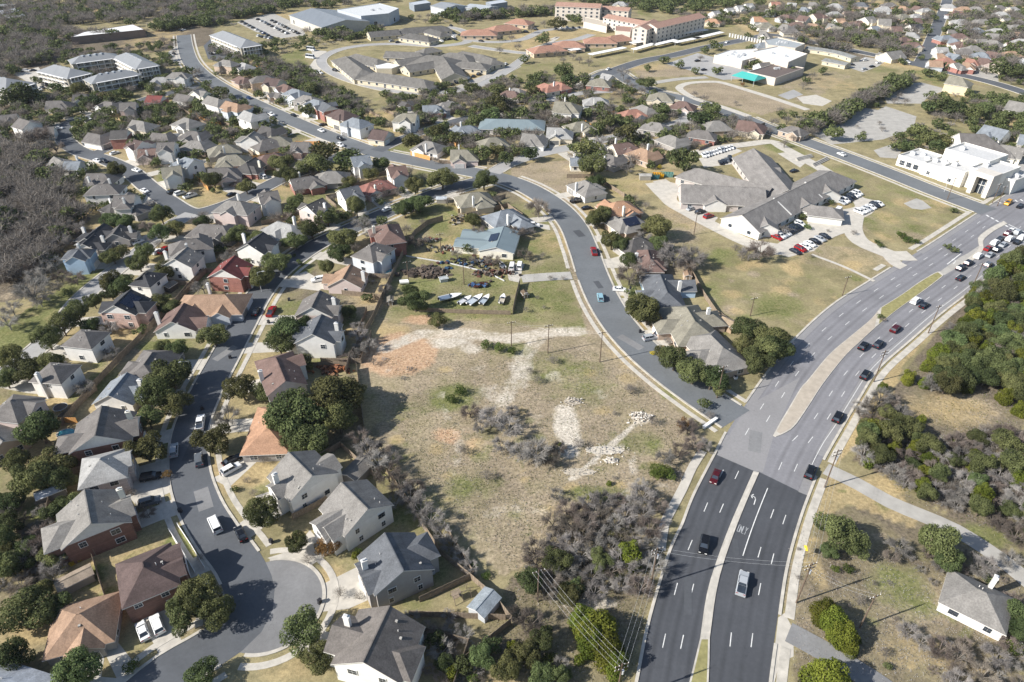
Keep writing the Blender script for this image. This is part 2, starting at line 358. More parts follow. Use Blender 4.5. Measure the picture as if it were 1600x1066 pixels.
def ground_material():
    m, t, b = mat('ground')
    at = nod(t, 'ShaderNodeAttribute', attribute_name='cover_a'); at2 = nod(t, 'ShaderNodeAttribute', attribute_name='cover_b')
    s1 = nod(t, 'ShaderNodeSeparateColor'); s2 = nod(t, 'ShaderNodeSeparateColor')
    t.links.new(at.outputs['Color'], s1.inputs[0]); t.links.new(at2.outputs['Color'], s2.inputs[0])
    big = noise(t, .035, 5, .65); ed = noise(t, .11, 9, .72); midn = noise(t, .22, 6, .7); fine = noise(t, 1.3, 5, .7); micro = noise(t, 4.5, 3, .7)
    c = mixc(t, ramp(t, midn, .35, .65), (.212, .184, .105), (.315, .27, .152))
    c = mixc(t, ramp(t, big, .5, .68, 0, .6), c, (.16, .155, .075))
    def over(c, w, colA, colB, lo=.42, hi=.62, nz=None, amp=.85):
        nz = ed if nz is None else nz
        f = mathn(t, 'ADD', w, mathn(t, 'MULTIPLY', mathn(t, 'SUBTRACT', nz, .5), amp*2))
        f = mathn(t, 'MULTIPLY', ramp(t, f, lo-.2, hi+.12), ramp(t, w, 0, .12))
        return mixc(t, f, c, mixc(t, ramp(t, fine, .35, .65), colA, colB))
    c = over(c, s2.outputs[0], (.10, .085, .065), (.20, .165, .12))
    c = over(c, s1.outputs[1], (.235, .192, .132), (.36, .295, .21))
    c = mixc(t, mathn(t, 'MULTIPLY', ramp(t, noise(t, .16, 8, .75), .52, .66, 0, .5), s1.outputs[1]), c, (.17, .155, .085))
    c = over(c, s2.outputs[1], (.32, .25, .135), (.42, .325, .175))
    c = over(c, s1.outputs[0], (.12, .138, .048), (.205, .2, .09), lo=.5, hi=.78, amp=1.35)
    c = over(c, s2.outputs[2], (.38, .235, .14), (.5, .36, .24), nz=midn)
    c = over(c, s1.outputs[2], (.42, .37, .30), (.60, .55, .465), nz=midn, amp=.75)
    # tufts, stones and scuffs
    f = mathn(t, 'MULTIPLY', ramp(t, fine, .3, .7, .78, 1.2), ramp(t, micro, .3, .7, .82, 1.16))
    f = mathn(t, 'MULTIPLY', f, ramp(t, noise(t, .075, 7, .7), .32, .68, .8, 1.2))
    v = nod(t, 'ShaderNodeVectorMath', operation='SCALE'); t.links.new(c, v.inputs[0]); t.links.new(f, v.inputs['Scale'])
    t.links.new(v.outputs[0], b.inputs['Base Color']); b.inputs['Roughness'].default_value = 1.0; b.inputs['Specular IOR Level'].default_value = .05
    return m
def build_ground():
    yards()
    ny, nx = GX.shape
    V = np.stack([GX.ravel(), GY.ravel(), np.zeros(GX.size)], 1)
    i = (np.arange(ny-1)[:, None]*nx+np.arange(nx-1)[None, :]).ravel()
    F = np.stack([i, i+1, i+nx+1, i+nx], 1)
    me = np_mesh('ground', V, F, [ground_material()])
    for nm, ks in (('cover_a', (0, 1, 2)), ('cover_b', (3, 4, 5))):
        ca = me.color_attributes.new(nm, 'FLOAT_COLOR', 'POINT')
        C4 = np.ones((GX.size, 4), np.float32)
        for j, k in enumerate(ks): C4[:, j] = LAY[k].ravel()
        ca.data.foreach_set('color', C4.ravel())
    structure(link('ground', me))
# ------------------------------------------------------------------ roads
def catmull(pts, step=2.5):
    """pts: list of tuples of any length; smooth curve through them"""
    A = [np.array(p, float) for p in pts]
    A = [2*A[0]-A[1]]+A+[2*A[-1]-A[-2]]; out = []
    for i in range(1, len(A)-2):
        p0, p1, p2, p3 = A[i-1:i+3]; n = max(2, int(np.linalg.norm((p2-p1)[:2])/step))
        for k in range(n):
            t = k/n; out.append(.5*((2*p1)+(-p0+p2)*t+(2*p0-5*p1+4*p2-p3)*t*t+(-p0+3*p1-3*p2+p3)*t**3))
    out.append(A[-2]); return np.array(out)
def world(pts): return [(*P(p[0], p[1]).xy, *p[2:]) for p in pts]
def normals(L):
    d = np.gradient(L[:, :2], axis=0); d /= np.linalg.norm(d, axis=1)[:, None]+1e-9
    return np.stack([-d[:, 1], d[:, 0]], 1)
ROADS = []; ZR = [.030]
def near_road(x, y, skip=None, pad=0.0):
    for i, (L, w) in enumerate(ROADS):
        if i == skip: continue
        d = np.hypot(L[:, 0]-x, L[:, 1]-y)-w/2
        if d.min() < pad: return True
    return False
def strip(mb, L, N, o0, o1, z, keep=None, h=0.0):
    for i in range(len(L)-1):
        if keep is not None and not (keep[i] and keep[i+1]): continue
        a, b = L[i, :2], L[i+1, :2]; q = [(*(a+N[i]*o0), z), (*(b+N[i+1]*o0), z), (*(b+N[i+1]*o1), z), (*(a+N[i]*o1), z)]
        if h == 0: mb.face(q[::-1] if o1 > o0 else q)
        else:
            lo = [(p[0], p[1], z-h) for p in q]; n = len(mb.v); mb.v += q+lo
            for f in ((3, 2, 1, 0), (0, 1, 5, 4), (2, 3, 7, 6)): mb.f.append(tuple(n+k for k in f)); mb.m.append(0)
ROADSPEC = [
 # name, width, material, points, kerb, sidewalk offset on the one and the other side
 ('residential_road', 9.2, 'asph', [(215,1090),(262,1052),(330,1012),(378,975),(392,930),(372,880),(340,838),(312,790),(296,735),(298,672),(322,612),(350,560),(378,508),(404,462),(432,428),(462,404),(496,382),(530,366),(565,350),(605,332),(650,314),(700,296),(745,284),(790,276)], 1, 1),
 ('collector_road', 11.4, 'asph_mid', [(287,55),(290,75),(298,97),(318,118),(352,140),(400,163),(450,186),(500,207),(548,225),(592,240),(640,250),(700,262),(748,271),(790,281),(830,297),(868,322),(895,352),(912,390),(926,430),(944,470),(970,510),(1005,548),(1050,586),(1100,622),(1150,655)], 1, 1),
 ('side_road', 8, 'asph', [(588,236),(630,217),(680,200),(727,186),(775,180)], 1, 0),
 ('woodside_road', 9, 'asph', [(330,132),(285,142),(235,153),(190,170),(150,181),(115,190),(97,202),(104,222),(128,238),(165,250),(203,268),(232,292),(262,314),(300,333),(350,322),(400,300),(440,280),(492,258),(535,243),(560,232)], 1, 0),
 ('lane_road', 7.5, 'asph', [(150,240),(195,222),(240,214),(280,212)], 1, 0),
 ('back_road', 7.5, 'asph_light', [(300,334),(262,355),(225,388),(190,415),(158,440),(125,470),(85,520),(40,560),(-30,610)], 1, 0),
 ('court_road', 8, 'asph_light', [(770,270),(800,254),(845,240),(895,230),(960,215),(1040,199),(1080,184)], 1, 0),
 ('cross_road', 11.5, 'asph_mid', [(930,122),(958,112),(985,128),(1020,143),(1080,157),(1140,176),(1200,200),(1260,222),(1330,248),(1400,275),(1460,299),(1545,331)], 1, 1),
 ('upper_road', 11, 'asph', [(940,118),(1000,97),(1050,87),(1105,74),(1160,63),(1205,55),(1250,62),(1300,72),(1350,83),(1400,93),(1450,105),(1500,117),(1560,132),(1640,158)], 1, 0),
 ('hill_road', 10, 'asph', [(1436,104),(1448,82),(1458,58),(1467,35),(1476,14),(1482,-6)], 1, 0),
 ('quiet_road', 8, 'asph_light', [(858,158),(880,150),(915,145),(955,142)], 0, 0),
 ('loop_road', 7.5, 'asph_light', [(830,82),(810,98),(780,118),(740,136),(690,145),(630,144),(575,134),(530,119),(505,103),(505,90),(530,78),(570,71),(620,69),(680,72),(722,68),(735,60),(722,48),(700,42)], 1, 0),
 ('villa_road', 7.5, 'asph_light', [(725,62),(770,66),(815,62),(850,48),(900,44),(950,42)], 1, 0),
 ('villa_road', 7.5, 'asph_light', [(735,72),(790,80),(830,82),(865,68),(900,62),(925,54)], 1, 0),
 ('garden_path', 3, 'conc', [(860,62),(872,58),(860,66),(830,76)], 0, 0),
 ('school_track', 5, 'conc', [(1170,182),(1130,168),(1088,155),(1066,143),(1062,136),(1078,130),(1110,128),(1130,130),(1170,142),(1215,156),(1262,172)], 0, 0),
 ('access_path', 6, 'conc2', [(1020,130),(1060,124),(1105,121)], 0, 0),
 ('centre_driveway', 7, 'conc', [(1030,282),(1048,296),(1046,314),(1078,334),(1120,356),(1170,380),(1215,392),(1262,378),(1300,362),(1328,352),(1334,335)], 0, 0),
 ('centre_driveway', 7.5, 'conc', [(1335,335),(1332,358),(1345,378),(1378,393),(1400,400),(1425,400)], 0, 0),
 ('centre_driveway', 5, 'conc', [(1385,396),(1400,412),(1412,418)], 0, 0),
 ('centre_driveway', 6.5, 'conc', [(1085,240),(1120,232),(1165,226),(1205,222),(1225,232),(1262,252),(1290,268),(1325,292)], 0, 0),
 ('wooded_driveway', 4.3, 'conc2', [(1290,733),(1340,757),(1390,785),(1440,806),(1495,830),(1560,872),(1620,920)], 0, 0),
 ('cracked_driveway', 4.6, 'asph_patch', [(1232,988),(1262,1004),(1305,1028),(1360,1062),(1400,1090)], 0, 0),
 ('gravel_driveway', 5.5, 'conc2', [(893,431),(855,433),(815,436)], 0, 0),
 ('park_path', 2.2, 'conc', [(160,400),(215,376),(245,362)], 0, 0),
 ('field_path', 1.4, 'conc', [(1268,398),(1320,418),(1366,440)], 0, 0),
 ('shared_path', 2.1, 'conc', [(1098,705),(1082,730),(1066,765),(1050,795),(1038,820),(1032,860)], 0, 0),
]
BULB = (420, 944); BULBR = 10.4
def build_roads():
    for i, (nm, w, mt, pts, kerb, walk) in enumerate(ROADSPEC):
        L = catmull(world(pts)); ROADS.append((L, w))
    c = P(*BULB); ROADS.append((np.array([[c.x, c.y]]), 2*BULBR))
    for i, (nm, w, mt, pts, kerb, walk) in enumerate(ROADSPEC):
        L, _ = ROADS[i]; N = normals(L); z = .03+.0042*i
        mb = MB(); strip(mb, L, N, -w/2, w/2, z); structure(link(nm, mb.mesh(nm, [M[mt]])))
        if kerb:
            mb = MB()
            for s in (-1, 1):
                kp = [not near_road(*(L[k, :2]+N[k]*s*(w/2+.1)), skip=i, pad=.1) and not ARTERIAL(*(L[k, :2]+N[k]*s*(w/2+.1))) for k in range(len(L))]
                o = sorted((s*(w/2-.28), s*(w/2+.3))); strip(mb, L, N, o[0], o[1], .16, kp, .16)
                if walk:
                    mb2 = MB(); o = sorted((s*(w/2+1.6), s*(w/2+2.9)))
                    kp = [kp[k] and not near_road(*(L[k, :2]+N[k]*s*(w/2+2.2)), skip=i, pad=.2) for k in range(len(L))]
                    strip(mb2, L, N, o[0], o[1], .07, kp, .07); structure(link('sidewalk', mb2.mesh('sidewalk', [M['kerb']])))
            structure(link('kerb', mb.mesh('kerb', [M['kerb']])))
# arterial: west edge, east edge (photo pixels)
WEST = [(985,1120),(997,1066),(1017,967),(1050,857),(1067,822),(1085,775),(1120,707),(1138,672),(1165,632),(1205,576),(1245,528),(1300,478),(1360,439),(1405,411),(1450,384),(1490,358),(1530,332),(1580,300),(1640,262)]
EAST = [(1196,1120),(1201,1066),(1210,1000),(1215,965),(1227,887),(1245,820),(1262,772),(1284,720),(1317,662),(1342,620),(1372,575),(1425,528),(1470,489),(1525,447),(1575,405),(1630,360),(1690,318),(1760,270)]
MID_L = [(1060,1120),(1077,1066),(1094,997),(1105,925),(1122,870),(1140,822),(1158,780),(1177,737)]   # lower median, west side
MID_R = [(1100,1120),(1107,1066),(1109,997),(1119,925),(1132,875),(1151,822),(1168,780),(1186,739)]
UP_L = [(1208,681),(1219,660),(1230,642),(1252,605),(1260,597),(1295,555),(1330,525),(1360,500),(1375,482),(1410,460),(1435,442),(1460,427),(1468,425)]
UP_R = [(1212,683),(1237,671),(1260,640),(1286,600),(1320,557),(1345,533),(1370,510),(1400,486),(1425,468),(1450,450),(1472,433),(1474,430)]
TIP_L = [(1500,413),(1520,398),(1530,385),(1528,372),(1545,358),(1568,346)]
TIP_R = [(1504,418),(1526,403),(1537,388),(1536,376),(1552,362),(1574,350)]
def resample(L, n):
    s = np.r_[0, np.cumsum(np.hypot(*np.diff(L[:, :2], axis=0).T))]
    t = np.linspace(0, s[-1], n); return np.stack([np.interp(t, s, L[:, 0]), np.interp(t, s, L[:, 1])], 1)
WL = catmull(world(WEST)); EL = catmull(world(EAST))
AW, AE = resample(WL, 160), resample(EL, 160)
AC = (AW+AE)/2; ACW = np.hypot(*(AW-AE).T)/2
def ARTERIAL(x, y, pad=0.3):
    d = np.hypot(AC[:, 0]-x, AC[:, 1]-y); k = int(d.argmin())
    # signed test against the two edges
    def side(L):
        i = int(np.hypot(L[:, 0]-x, L[:, 1]-y).argmin()); i = min(max(i, 1), len(L)-2)
        t = L[i+1]-L[i-1]; return t[0]*(y-L[i, 1])-t[1]*(x-L[i, 0])
    return side(AW) < pad and side(AE) > -pad
def band_mesh(name, A, B, z, m):
    mb = MB()
    for i in range(len(A)-1): mb.face([(*A[i], z), (*B[i], z), (*B[i+1], z), (*A[i+1], z)])
    return structure(link(name, mb.mesh(name, [m])))
def worn_band(name, A, B, z, m, lanes, mid=(.44, .56)):
    """carriageway sheet whose wheel tracks and oil lines are worn into the surface"""
    nc = 72; f = np.linspace(0, 1, nc+1); V = (A[:, None]*(1-f)[None, :, None]+B[:, None]*f[None, :, None]).reshape(-1, 2); V = np.column_stack([V, np.full(len(V), z)])
    n = len(A); i = (np.arange(n-1)[:, None]*(nc+1)+np.arange(nc)[None]).ravel(); me = np_mesh(name, V, np.stack([i, i+1, i+nc+2, i+nc+1], 1), [m])
    w = np.ones(nc+1)
    for a, b in ((0, mid[0]), (mid[1], 1)):
        s_ = (f >= a) & (f <= b); u = (f[s_]-a)/(b-a)*lanes % 1
        w[s_] = 1-.17*np.exp(-((u-.5)/.10)**2)+.09*np.exp(-((u-.24)/.07)**2)+.09*np.exp(-((u-.76)/.07)**2)
    ca = me.attributes.new('wear', 'FLOAT', 'POINT'); ca.data.foreach_set('value', np.tile(w, n).astype(np.float32)); return structure(link(name, me))
def dash_line(A, B, f, z, on=3.0, off=9.0, w=.085, i0=0, i1=None, solid=False, mb=None):
    """painted line at the fraction f between two edge curves"""
    C_ = A+(B-A)*f; C_ = C_[i0:i1]; s = np.r_[0, np.cumsum(np.hypot(*np.diff(C_, axis=0).T))]
    def at(t): return np.array([np.interp(t, s, C_[:, 0]), np.interp(t, s, C_[:, 1])])
    t = 0 if solid else 1.5
    while t < s[-1]-on:
        e = t+(2.0 if solid else on); p, q = at(t), at(min(e, s[-1])); d = q-p; d /= np.linalg.norm(d)+1e-9; n = np.array([-d[1], d[0]])*w
        mb.face([(*(p-n), z), (*(q-n), z), (*(q+n), z), (*(p+n), z)]); t = e+(0 if solid else off)
def polyobj(name, pts, z, m, kind='structure', h=0):
    mb = MB(); w = [tuple(P(*p).xy) for p in pts]
    if h: mb.prism(w, 0, h)
    else:
        a = sum(w[i][0]*w[(i+1) % len(w)][1]-w[(i+1) % len(w)][0]*w[i][1] for i in range(len(w)))
        mb.face([(x, y, z) for x, y in (w if a > 0 else w[::-1])])
    o = link(name, mb.mesh(name, [m])); structure(o); return o
def build_arterial():
    cut = 0
    # dark new asphalt south of the seam (1120,712)-(1258,772), worn asphalt north of it
    def idx(L, px, py): p = P(px, py); return int(np.hypot(L[:, 0]-p.x, L[:, 1]-p.y).argmin())
    wi, ei = idx(AW, 1119, 709), idx(AE, 1260, 773)
    k = 60
    worn_band('arterial_road', resample(AW[:wi+1], k), resample(AE[:ei+1], k), .020, M['asph_dark'], 3)
    worn_band('arterial_road', resample(AW[wi:], k), resample(AE[ei:], k), .0245, M['asph_grey'], 3)
    structure_mb = MB()
    for L, sg in ((AW[wi:], -1), (AE[ei:], 1)):
        Lp = resample(L, 120); N = normals(Lp); mb = MB(); o = (-2.0, 0) if sg < 0 else (0, 2.0)
        strip(mb, Lp, N, *o, .0262, [not near_road(*q_, pad=.4) for q_ in Lp]); structure(link('road_shoulder', mb.mesh('road_shoulder', [M['asph_bleach']])))
    zz = .19
    for L, a, b in ((AW, 0.0, -.6), (AE, 0.0, .6)):
        Lp = resample(L, 220); N = normals(Lp)
        kp = []
        for q, n in zip(Lp, N):
            x, y = q+n*(-a)*1
            side = 1 if L is AW else -1
            x, y = q+n*side*.5
            kp.append(not near_road(x, y, pad=.6) and not (P(1532,300).y < y < P(1525,338).y+8 and x > P(1525,338).x-3))
        o = (0, .6) if L is AW else (-.6, 0)
        strip(structure_mb, Lp, N, o[0], o[1], .165, kp, .165)
        mb2 = MB(); o = (1.9, 3.7) if L is AW else (-3.0, -1.2)
        kp2 = [kp[i] and (L is AE or i > 118) for i in range(len(Lp))]
        strip(mb2, Lp, N, o[0], o[1], .072, kp2, .072); structure(link('sidewalk', mb2.mesh('sidewalk', [M['kerb']])))
    structure(link('kerb', structure_mb.mesh('kerb', [M['kerb']])))
    # medians: a raised kerb ring with paving or grass inside
    def median(A, B, top, nm, ins=.35, h=.17):
        A = catmull(world(A), 3); B = catmull(world(B), 3); A, B = resample(A, 40), resample(B, 40)
        mb = MB(); ring = [tuple(p) for p in A]+[tuple(p) for p in B[::-1]]
        mb.prism(ring, 0, h); structure(link('median_kerb', mb.mesh('median_kerb', [M['kerb']])))
        d = (B-A); ln = np.hypot(*d.T)[:, None]+1e-9; u = d/ln; k = np.minimum(ins, ln*.3)
        band_mesh(nm, (A+u*k)[1:-1], (B-u*k)[1:-1], h+.006, M[top]) 
    median(MID_L[2:], MID_R[2:], 'conc', 'median_paving'); median(MID_L[:3], MID_R[:3], 'grassy', 'median_grass', h=.166)
    i = 8; j = 8
    median(UP_L[:9], UP_R[:7], 'stamped', 'median_paving'); median(UP_L[8:], UP_R[6:], 'grassy', 'median_grass', h=.174)
    median(TIP_L, TIP_R, 'conc', 'median_paving')
    # paint
    mL, mR = catmull(world(MID_L), 2.5), catmull(world(MID_R), 2.5)
    mb = MB(); z = .031
    a = AW[:idx(AW, 1119, 709)]; A_, B_ = resample(a, 80), resample(mL, 80)
    for f in (.34, .68): dash_line(A_, B_, f, z, mb=mb)
    e = AE[:idx(AE, 1256, 786)]; A_, B_ = resample(mR, 80), resample(e, 80)
    dash_line(A_, B_, .27, z, mb=mb, i0=47, solid=True, w=.1)
    dash_line(A_, B_, .33, z, mb=mb, i1=47); dash_line(A_, B_, .52, z, mb=mb, i0=47); dash_line(A_, B_, .66, z, mb=mb, i1=47); dash_line(A_, B_, .76, z, mb=mb, i0=47)
    # upper carriageways
    w0 = idx(AW, 1150, 655); w1 = idx(AW, 1525, 335); e0 = idx(AE, 1270, 750); e1 = idx(AE, 1660, 338)
    cl = catmull(world([(1188,735),(1210,682),(1232,645),(1254,606),(1296,556),(1361,500),(1411,460),(1462,427),(1502,400),(1535,375),(1568,347)]), 2.5)
    cr = catmull(world([(1188,738),(1213,684),(1240,668),(1288,600),(1345,533),(1400,486),(1450,450),(1474,432),(1506,418),(1540,388),(1576,352)]), 2.5)
    A_, B_ = resample(AW[w0:w1], 140), resample(cl, 140)
    for f in (.37, .66): dash_line(A_, B_, f, z, mb=mb, w=.075)
    A_, B_ = resample(cr, 140), resample(AE[e0:e1], 140)
    for f in (.31, .60): dash_line(A_, B_, f, z, mb=mb, w=.075)
    dash_line(A_, B_, .86, z, mb=mb, solid=True, w=.07)
    # stop lines, turn bay line, crosswalks
    def bar(p, q, w, zz=z): 
        a, b = np.array(P(*p).xy), np.array(P(*q).xy); d = (b-a)/np.linalg.norm(b-a); n = np.array([-d[1], d[0]])*w/2
        mb.face([(*(a-n), zz), (*(b-n), zz), (*(b+n), zz), (*(a+n), zz)])
    bar((1480,413), (1502,396), .35); bar((1576,351), (1612,368), .5)
    for t in np.linspace(0, 1, 11): x, y = 1541+t*74, 336+t*40; bar((x, y), (x+4.2, y+2.8), .8)
    for t in np.linspace(0, 1, 8): x, y = 1560+t*60, 315-t*6; bar((x, y), (x+4, y+3), .7)
    structure(link('lane_markings', mb.mesh('lane_markings', [M['mark']])))
    # seam of lighter concrete in the turn bay
    polyobj('turn_bay_pavement', [(1474,431),(1468,425),(1500,402),(1512,396),(1530,384),(1526,392),(1503,414)], .0285, M['conc2'])
    polyobj('lane_pavement', [(1120,711),(1168,634),(1250,590),(1245,600),(1209,680),(1192,738),(1180,737)], .0275, M['asph_bleach'])
    # arrow and the word in the turn lane
    def glyph(strokes, px, py, ang, w, h, t=.2, nm='arrow', mk='mark'):
        c = P(px, py); mb = MB(); ca, sa = math.cos(ang), math.sin(ang)
        def tr(u, v): u *= w; v *= h; return (c.x+u*ca-v*sa, c.y+u*sa+v*ca)
        for s in strokes:
            for (a, b), (c2, d) in zip(s, s[1:]):
                p, q = np.array(tr(a, b)), np.array(tr(c2, d)); e = (q-p)/(np.linalg.norm(q-p)+1e-9); n = np.array([-e[1], e[0]])*t/2; p = p-e*t*.4; q = q+e*t*.4
                mb.face([(*(p-n), .0315), (*(q-n), .0315), (*(q+n), .0315), (*(p+n), .0315)])
        return structure(link(nm, mb.mesh(nm, [M[mk]])))
    d = P(1182,760)-P(1165,815); ang = math.atan2(d.y, d.x)-math.pi/2
    glyph([[(.5, -.5), (.5, .1), (.2, .3), (-.35, .3)], [(-.1, .5), (-.45, .3), (-.1, .1)]], 1176, 780, ang, 1.2, 3.0, .2, 'turn_arrow_marking')
    O = [(0, 0), (0, 1), (1, 1), (1, 0), (0, 0)]
    def sh(s, k): return [((x*.8+k-2)/4, y-.5) for x, y in s]
    word = [sh(O, 0), sh([(0, 0), (0, 1), (1, 0), (1, 1)], 1), sh([(0, 1), (0, 0), (1, 0)], 2), sh([(0, 1), (.5, .5), (1, 1)], 3), sh([(.5, .5), (.5, 0)], 3)]
    glyph(word, 1160.5, 828, ang-.06, 2.0, 2.1, .12, 'word_marking', 'mark2')
    for (x, y) in ((1489,408),): glyph([[(.5, -.5), (.5, .1), (.2, .3), (-.35, .3)], [(-.1, .5), (-.45, .3), (-.1, .1)]], x, y, R(-45), 1.6, 4, .3, 'turn_arrow_marking')
M['grassy'] = plain('median_turf', (.25, .23, .10), 1, .25, .8, detail=6)
M['stamped'] = plain('stamped_concrete', (.40, .35, .285), .9, .14, .5, detail=6)
M['asph_bleach'] = asphalt('asphalt_patch', (.24, .235, .235), .05)
LOTS = []
def build_lots():
    c = P(*BULB); mb = MB(); n = 48; r = BULBR
    mb.face([(c.x+r*math.cos(2*math.pi*i/n), c.y+r*math.sin(2*math.pi*i/n), .026) for i in range(n)])
    structure(link('cul_de_sac_road', mb.mesh('cul_de_sac_road', [M['asph_patch']])))
    mb = MB(); pts = []
    for i in range(n+1):
        a = 2*math.pi*i/n; pts.append((c.x+(r+.1)*math.cos(a), c.y+(r+.1)*math.sin(a)))
    L = np.array(pts); N = normals(L); me_ = [i for i, (l_, w_) in enumerate(ROADS) if len(l_) == 1][0]; kp = [not near_road(x, y, skip=me_, pad=.3) for x, y in L]
    strip(mb, L, N, -.55, .15, .163, kp, .163); structure(link('kerb', mb.mesh('kerb', [M['kerb']])))
    mb = MB(); strip(mb, L, N, -3.1, -1.7, .071, [a and b for a, b in zip(kp, [not near_road(*(l-n_*2.4), skip=me_, pad=.3) for l, n_ in zip(L, N)])], .071); structure(link('sidewalk', mb.mesh('sidewalk', [M['kerb']])))
    lots = [('parking_lot', 'conc2', [(1250,200),(1290,180),(1330,165),(1372,172),(1384,166),(1432,182),(1428,200),(1380,218),(1300,226)]),
     ('parking_lot', 'conc2', [(1378,143),(1402,131),(1440,129),(1482,140),(1452,150),(1440,162),(1386,162)]),
     ('parking_lot', 'conc2', [(1320,104),(1352,89),(1385,95),(1372,104),(1348,113)]),
     ('parking_lot', 'asph_light', [(1040,100),(1090,83),(1125,92),(1205,121),(1130,125),(1085,112)]),
     ('parking_lot', 'conc', [(1172,374),(1215,381),(1262,350),(1262,338),(1330,325),(1352,318),(1338,345),(1330,352),(1300,366),(1272,392),(1232,402),(1190,390)]),
     ('parking_lot', 'conc', [(1325,296),(1352,310),(1380,316),(1362,334),(1330,350),(1318,345),(1336,322)]),
     ('parking_lot', 'conc', [(1092,248),(1145,230),(1160,236),(1130,248),(1160,246),(1150,256),(1100,262)]),
     ('parking_lot', 'conc', [(1008,287),(1040,283),(1062,288),(1060,298),(1040,320),(1020,300)]),
     ('parking_lot', 'conc', [(1062,326),(1078,320),(1122,340),(1112,352),(1080,340)]),
     ('parking_lot', 'conc', [(1215,240),(1250,262),(1262,252),(1240,236)]),
     ('parking_lot', 'conc2', [(370,35),(425,20),(470,40),(478,55),(440,60),(400,50)]),
     ('parking_lot', 'conc2', [(262,82),(285,66),(300,70),(310,92),(290,100),(270,98)]),
     ('parking_lot', 'asph', [(318,72),(330,60),(345,82),(380,84),(350,100),(325,92)]),
     ('parking_lot', 'conc', [(20,115),(60,105),(75,125),(85,140),(60,138)]),
     ('parking_lot', 'conc', [(485,78),(510,80),(512,92),(495,118),(480,108),(492,92)]),
     ('parking_lot', 'conc2', [(620,60),(700,45),(715,55),(690,66),(640,70)]),
     ('parking_lot', 'conc2', [(700,140),(800,100),(815,104),(760,134),(720,146)]),
     ('parking_lot', 'conc2', [(1500,120),(1530,105),(1560,115),(1560,128)]),
     ('parking_lot', 'conc2', [(1560,262),(1600,240),(1640,250),(1600,285)]),
     ('parking_lot', 'conc2', [(1365,235),(1395,225),(1410,235),(1400,248),(1375,246)]),
     ('concrete_pad', 'conc', [(792,424),(800,411),(820,412),(815,426),(812,442),(795,438)]),
     ('concrete_pad', 'conc', [(820,345),(858,352),(860,360),(822,352)]),
     ('turnaround_pad', 'conc', [(1216,965),(1226,958),(1240,985),(1240,1026),(1218,1036),(1210,1066),(1203,1066),(1212,1000)])]
    for i, (nm, m, pts) in enumerate(lots): polyobj(nm, pts, .0060+.0007*i, M[m]); LOTS.append([tuple(P(*p_).xy) for p_ in pts])
def build_drives():
    for i, pts in enumerate([[(220,966),(262,950),(284,1002),(248,1022)],[(160,1012),(184,1003),(216,1044),(186,1068)],[(500,915),(570,880),(582,900),(510,945)],[(330,748),(352,738),(395,705),(405,718),(358,762)],[(200,775),(262,752),(274,766),(215,792)],
        [(212,740),(262,733),(272,757),(205,772)],[(398,776),(438,762),(446,790),(425,802)],[(418,872),(462,858),(484,828),(498,845),(478,868),(438,882)],[(455,432),(478,424),(505,440),(500,455),(462,450)],[(262,612),(290,606),(292,622),(262,630)],[(998,530),(1040,512),(1062,520),(1058,535),(1010,545)],[(940,462),(958,448),(985,452),(985,462)]]):
        polyobj('driveway', pts, .0125+.0003*i, M['conc'])
    for i, (x, y, w, h, a_, mt) in enumerate([(318,780,3.2,7,30,'asph_patch'),(300,700,2.2,9,3,'asph_dark2'),(352,552,2.4,8,-28,'asph_patch'),(905,365,3,6,20,'asph_dark2'),(985,535,2.6,9,40,'asph_patch'),(935,445,2.0,5,15,'asph_dark2'),(1180,690,3,8,-20,'asph_patch'),(1150,860,1.2,6,-10,'asph_dark2'),(1075,930,1.5,9,-12,'asph_dark2'),(420,170,3,8,50,'asph_patch')]):
        c = P(x, y); ca, sa = math.cos(R(a_)), math.sin(R(a_)); mb = MB(); mb.face([(c.x+u*w/2*ca-v*h/2*sa, c.y+u*w/2*sa+v*h/2*ca, .0455+.0002*i) for u, v in ((-1, -1), (1, -1), (1, 1), (-1, 1))])
        structure(link('road_patch', mb.mesh('road_patch', [M[mt]])))
M['asph_dark2'] = asphalt('asphalt_sealed_patch', (.075, .08, .088), .12)
M['asph_patch'] = asphalt('asphalt_faded', (.19, .19, .19), .16)
# ------------------------------------------------------------------ houses
PAL = dict(G1='#8b8781', G2='#76716d', G3='#5e5b59', G4='#a3a29f', GB='#848c94', GD='#48494d', BR='#7b6259', PL='#665450', TN='#a9876a', TR='#a87561', RD='#86433e', OL='#8d8877', SL='#65696f', OR='#b88a66', MB='#85979c', DR='#9a6357',
           W='#dad7d0', C='#cfc2a6', P='#c9b4ab', K='#955f52', KB='#7a5648', T='#b49c84', S='#b9c0c8', Y='#9c9690', L='#9fbfda', MV='#b5a9a3', CW='#e0d9c4', KP='#b8998b')
NAMES = dict(G1='warm grey', G2='mid grey', G3='dark grey', G4='pale grey', GB='blue grey', GD='charcoal', BR='brown', PL='plum brown', TN='tan', TR='terracotta', RD='dark red', OL='olive grey', SL='slate', OR='orange brown', MB='blue metal', DR='red',
             W='white', C='cream', P='pink', K='red brick', KB='brown brick', T='tan', S='pale blue grey', Y='grey', L='light blue', MV='mauve stone', CW='ivory', KP='pale brick')
SLOPE = .58
HOUSES = []
def r(x1, y1, x2, y2, w, ends='hh', st=1, roof='G1', wall='W', *ex): HOUSES.append((x1, y1, x2, y2, w, ends, st, roof, wall, ex))
def zeave(st): return 3.0 if st == 1 else 5.6
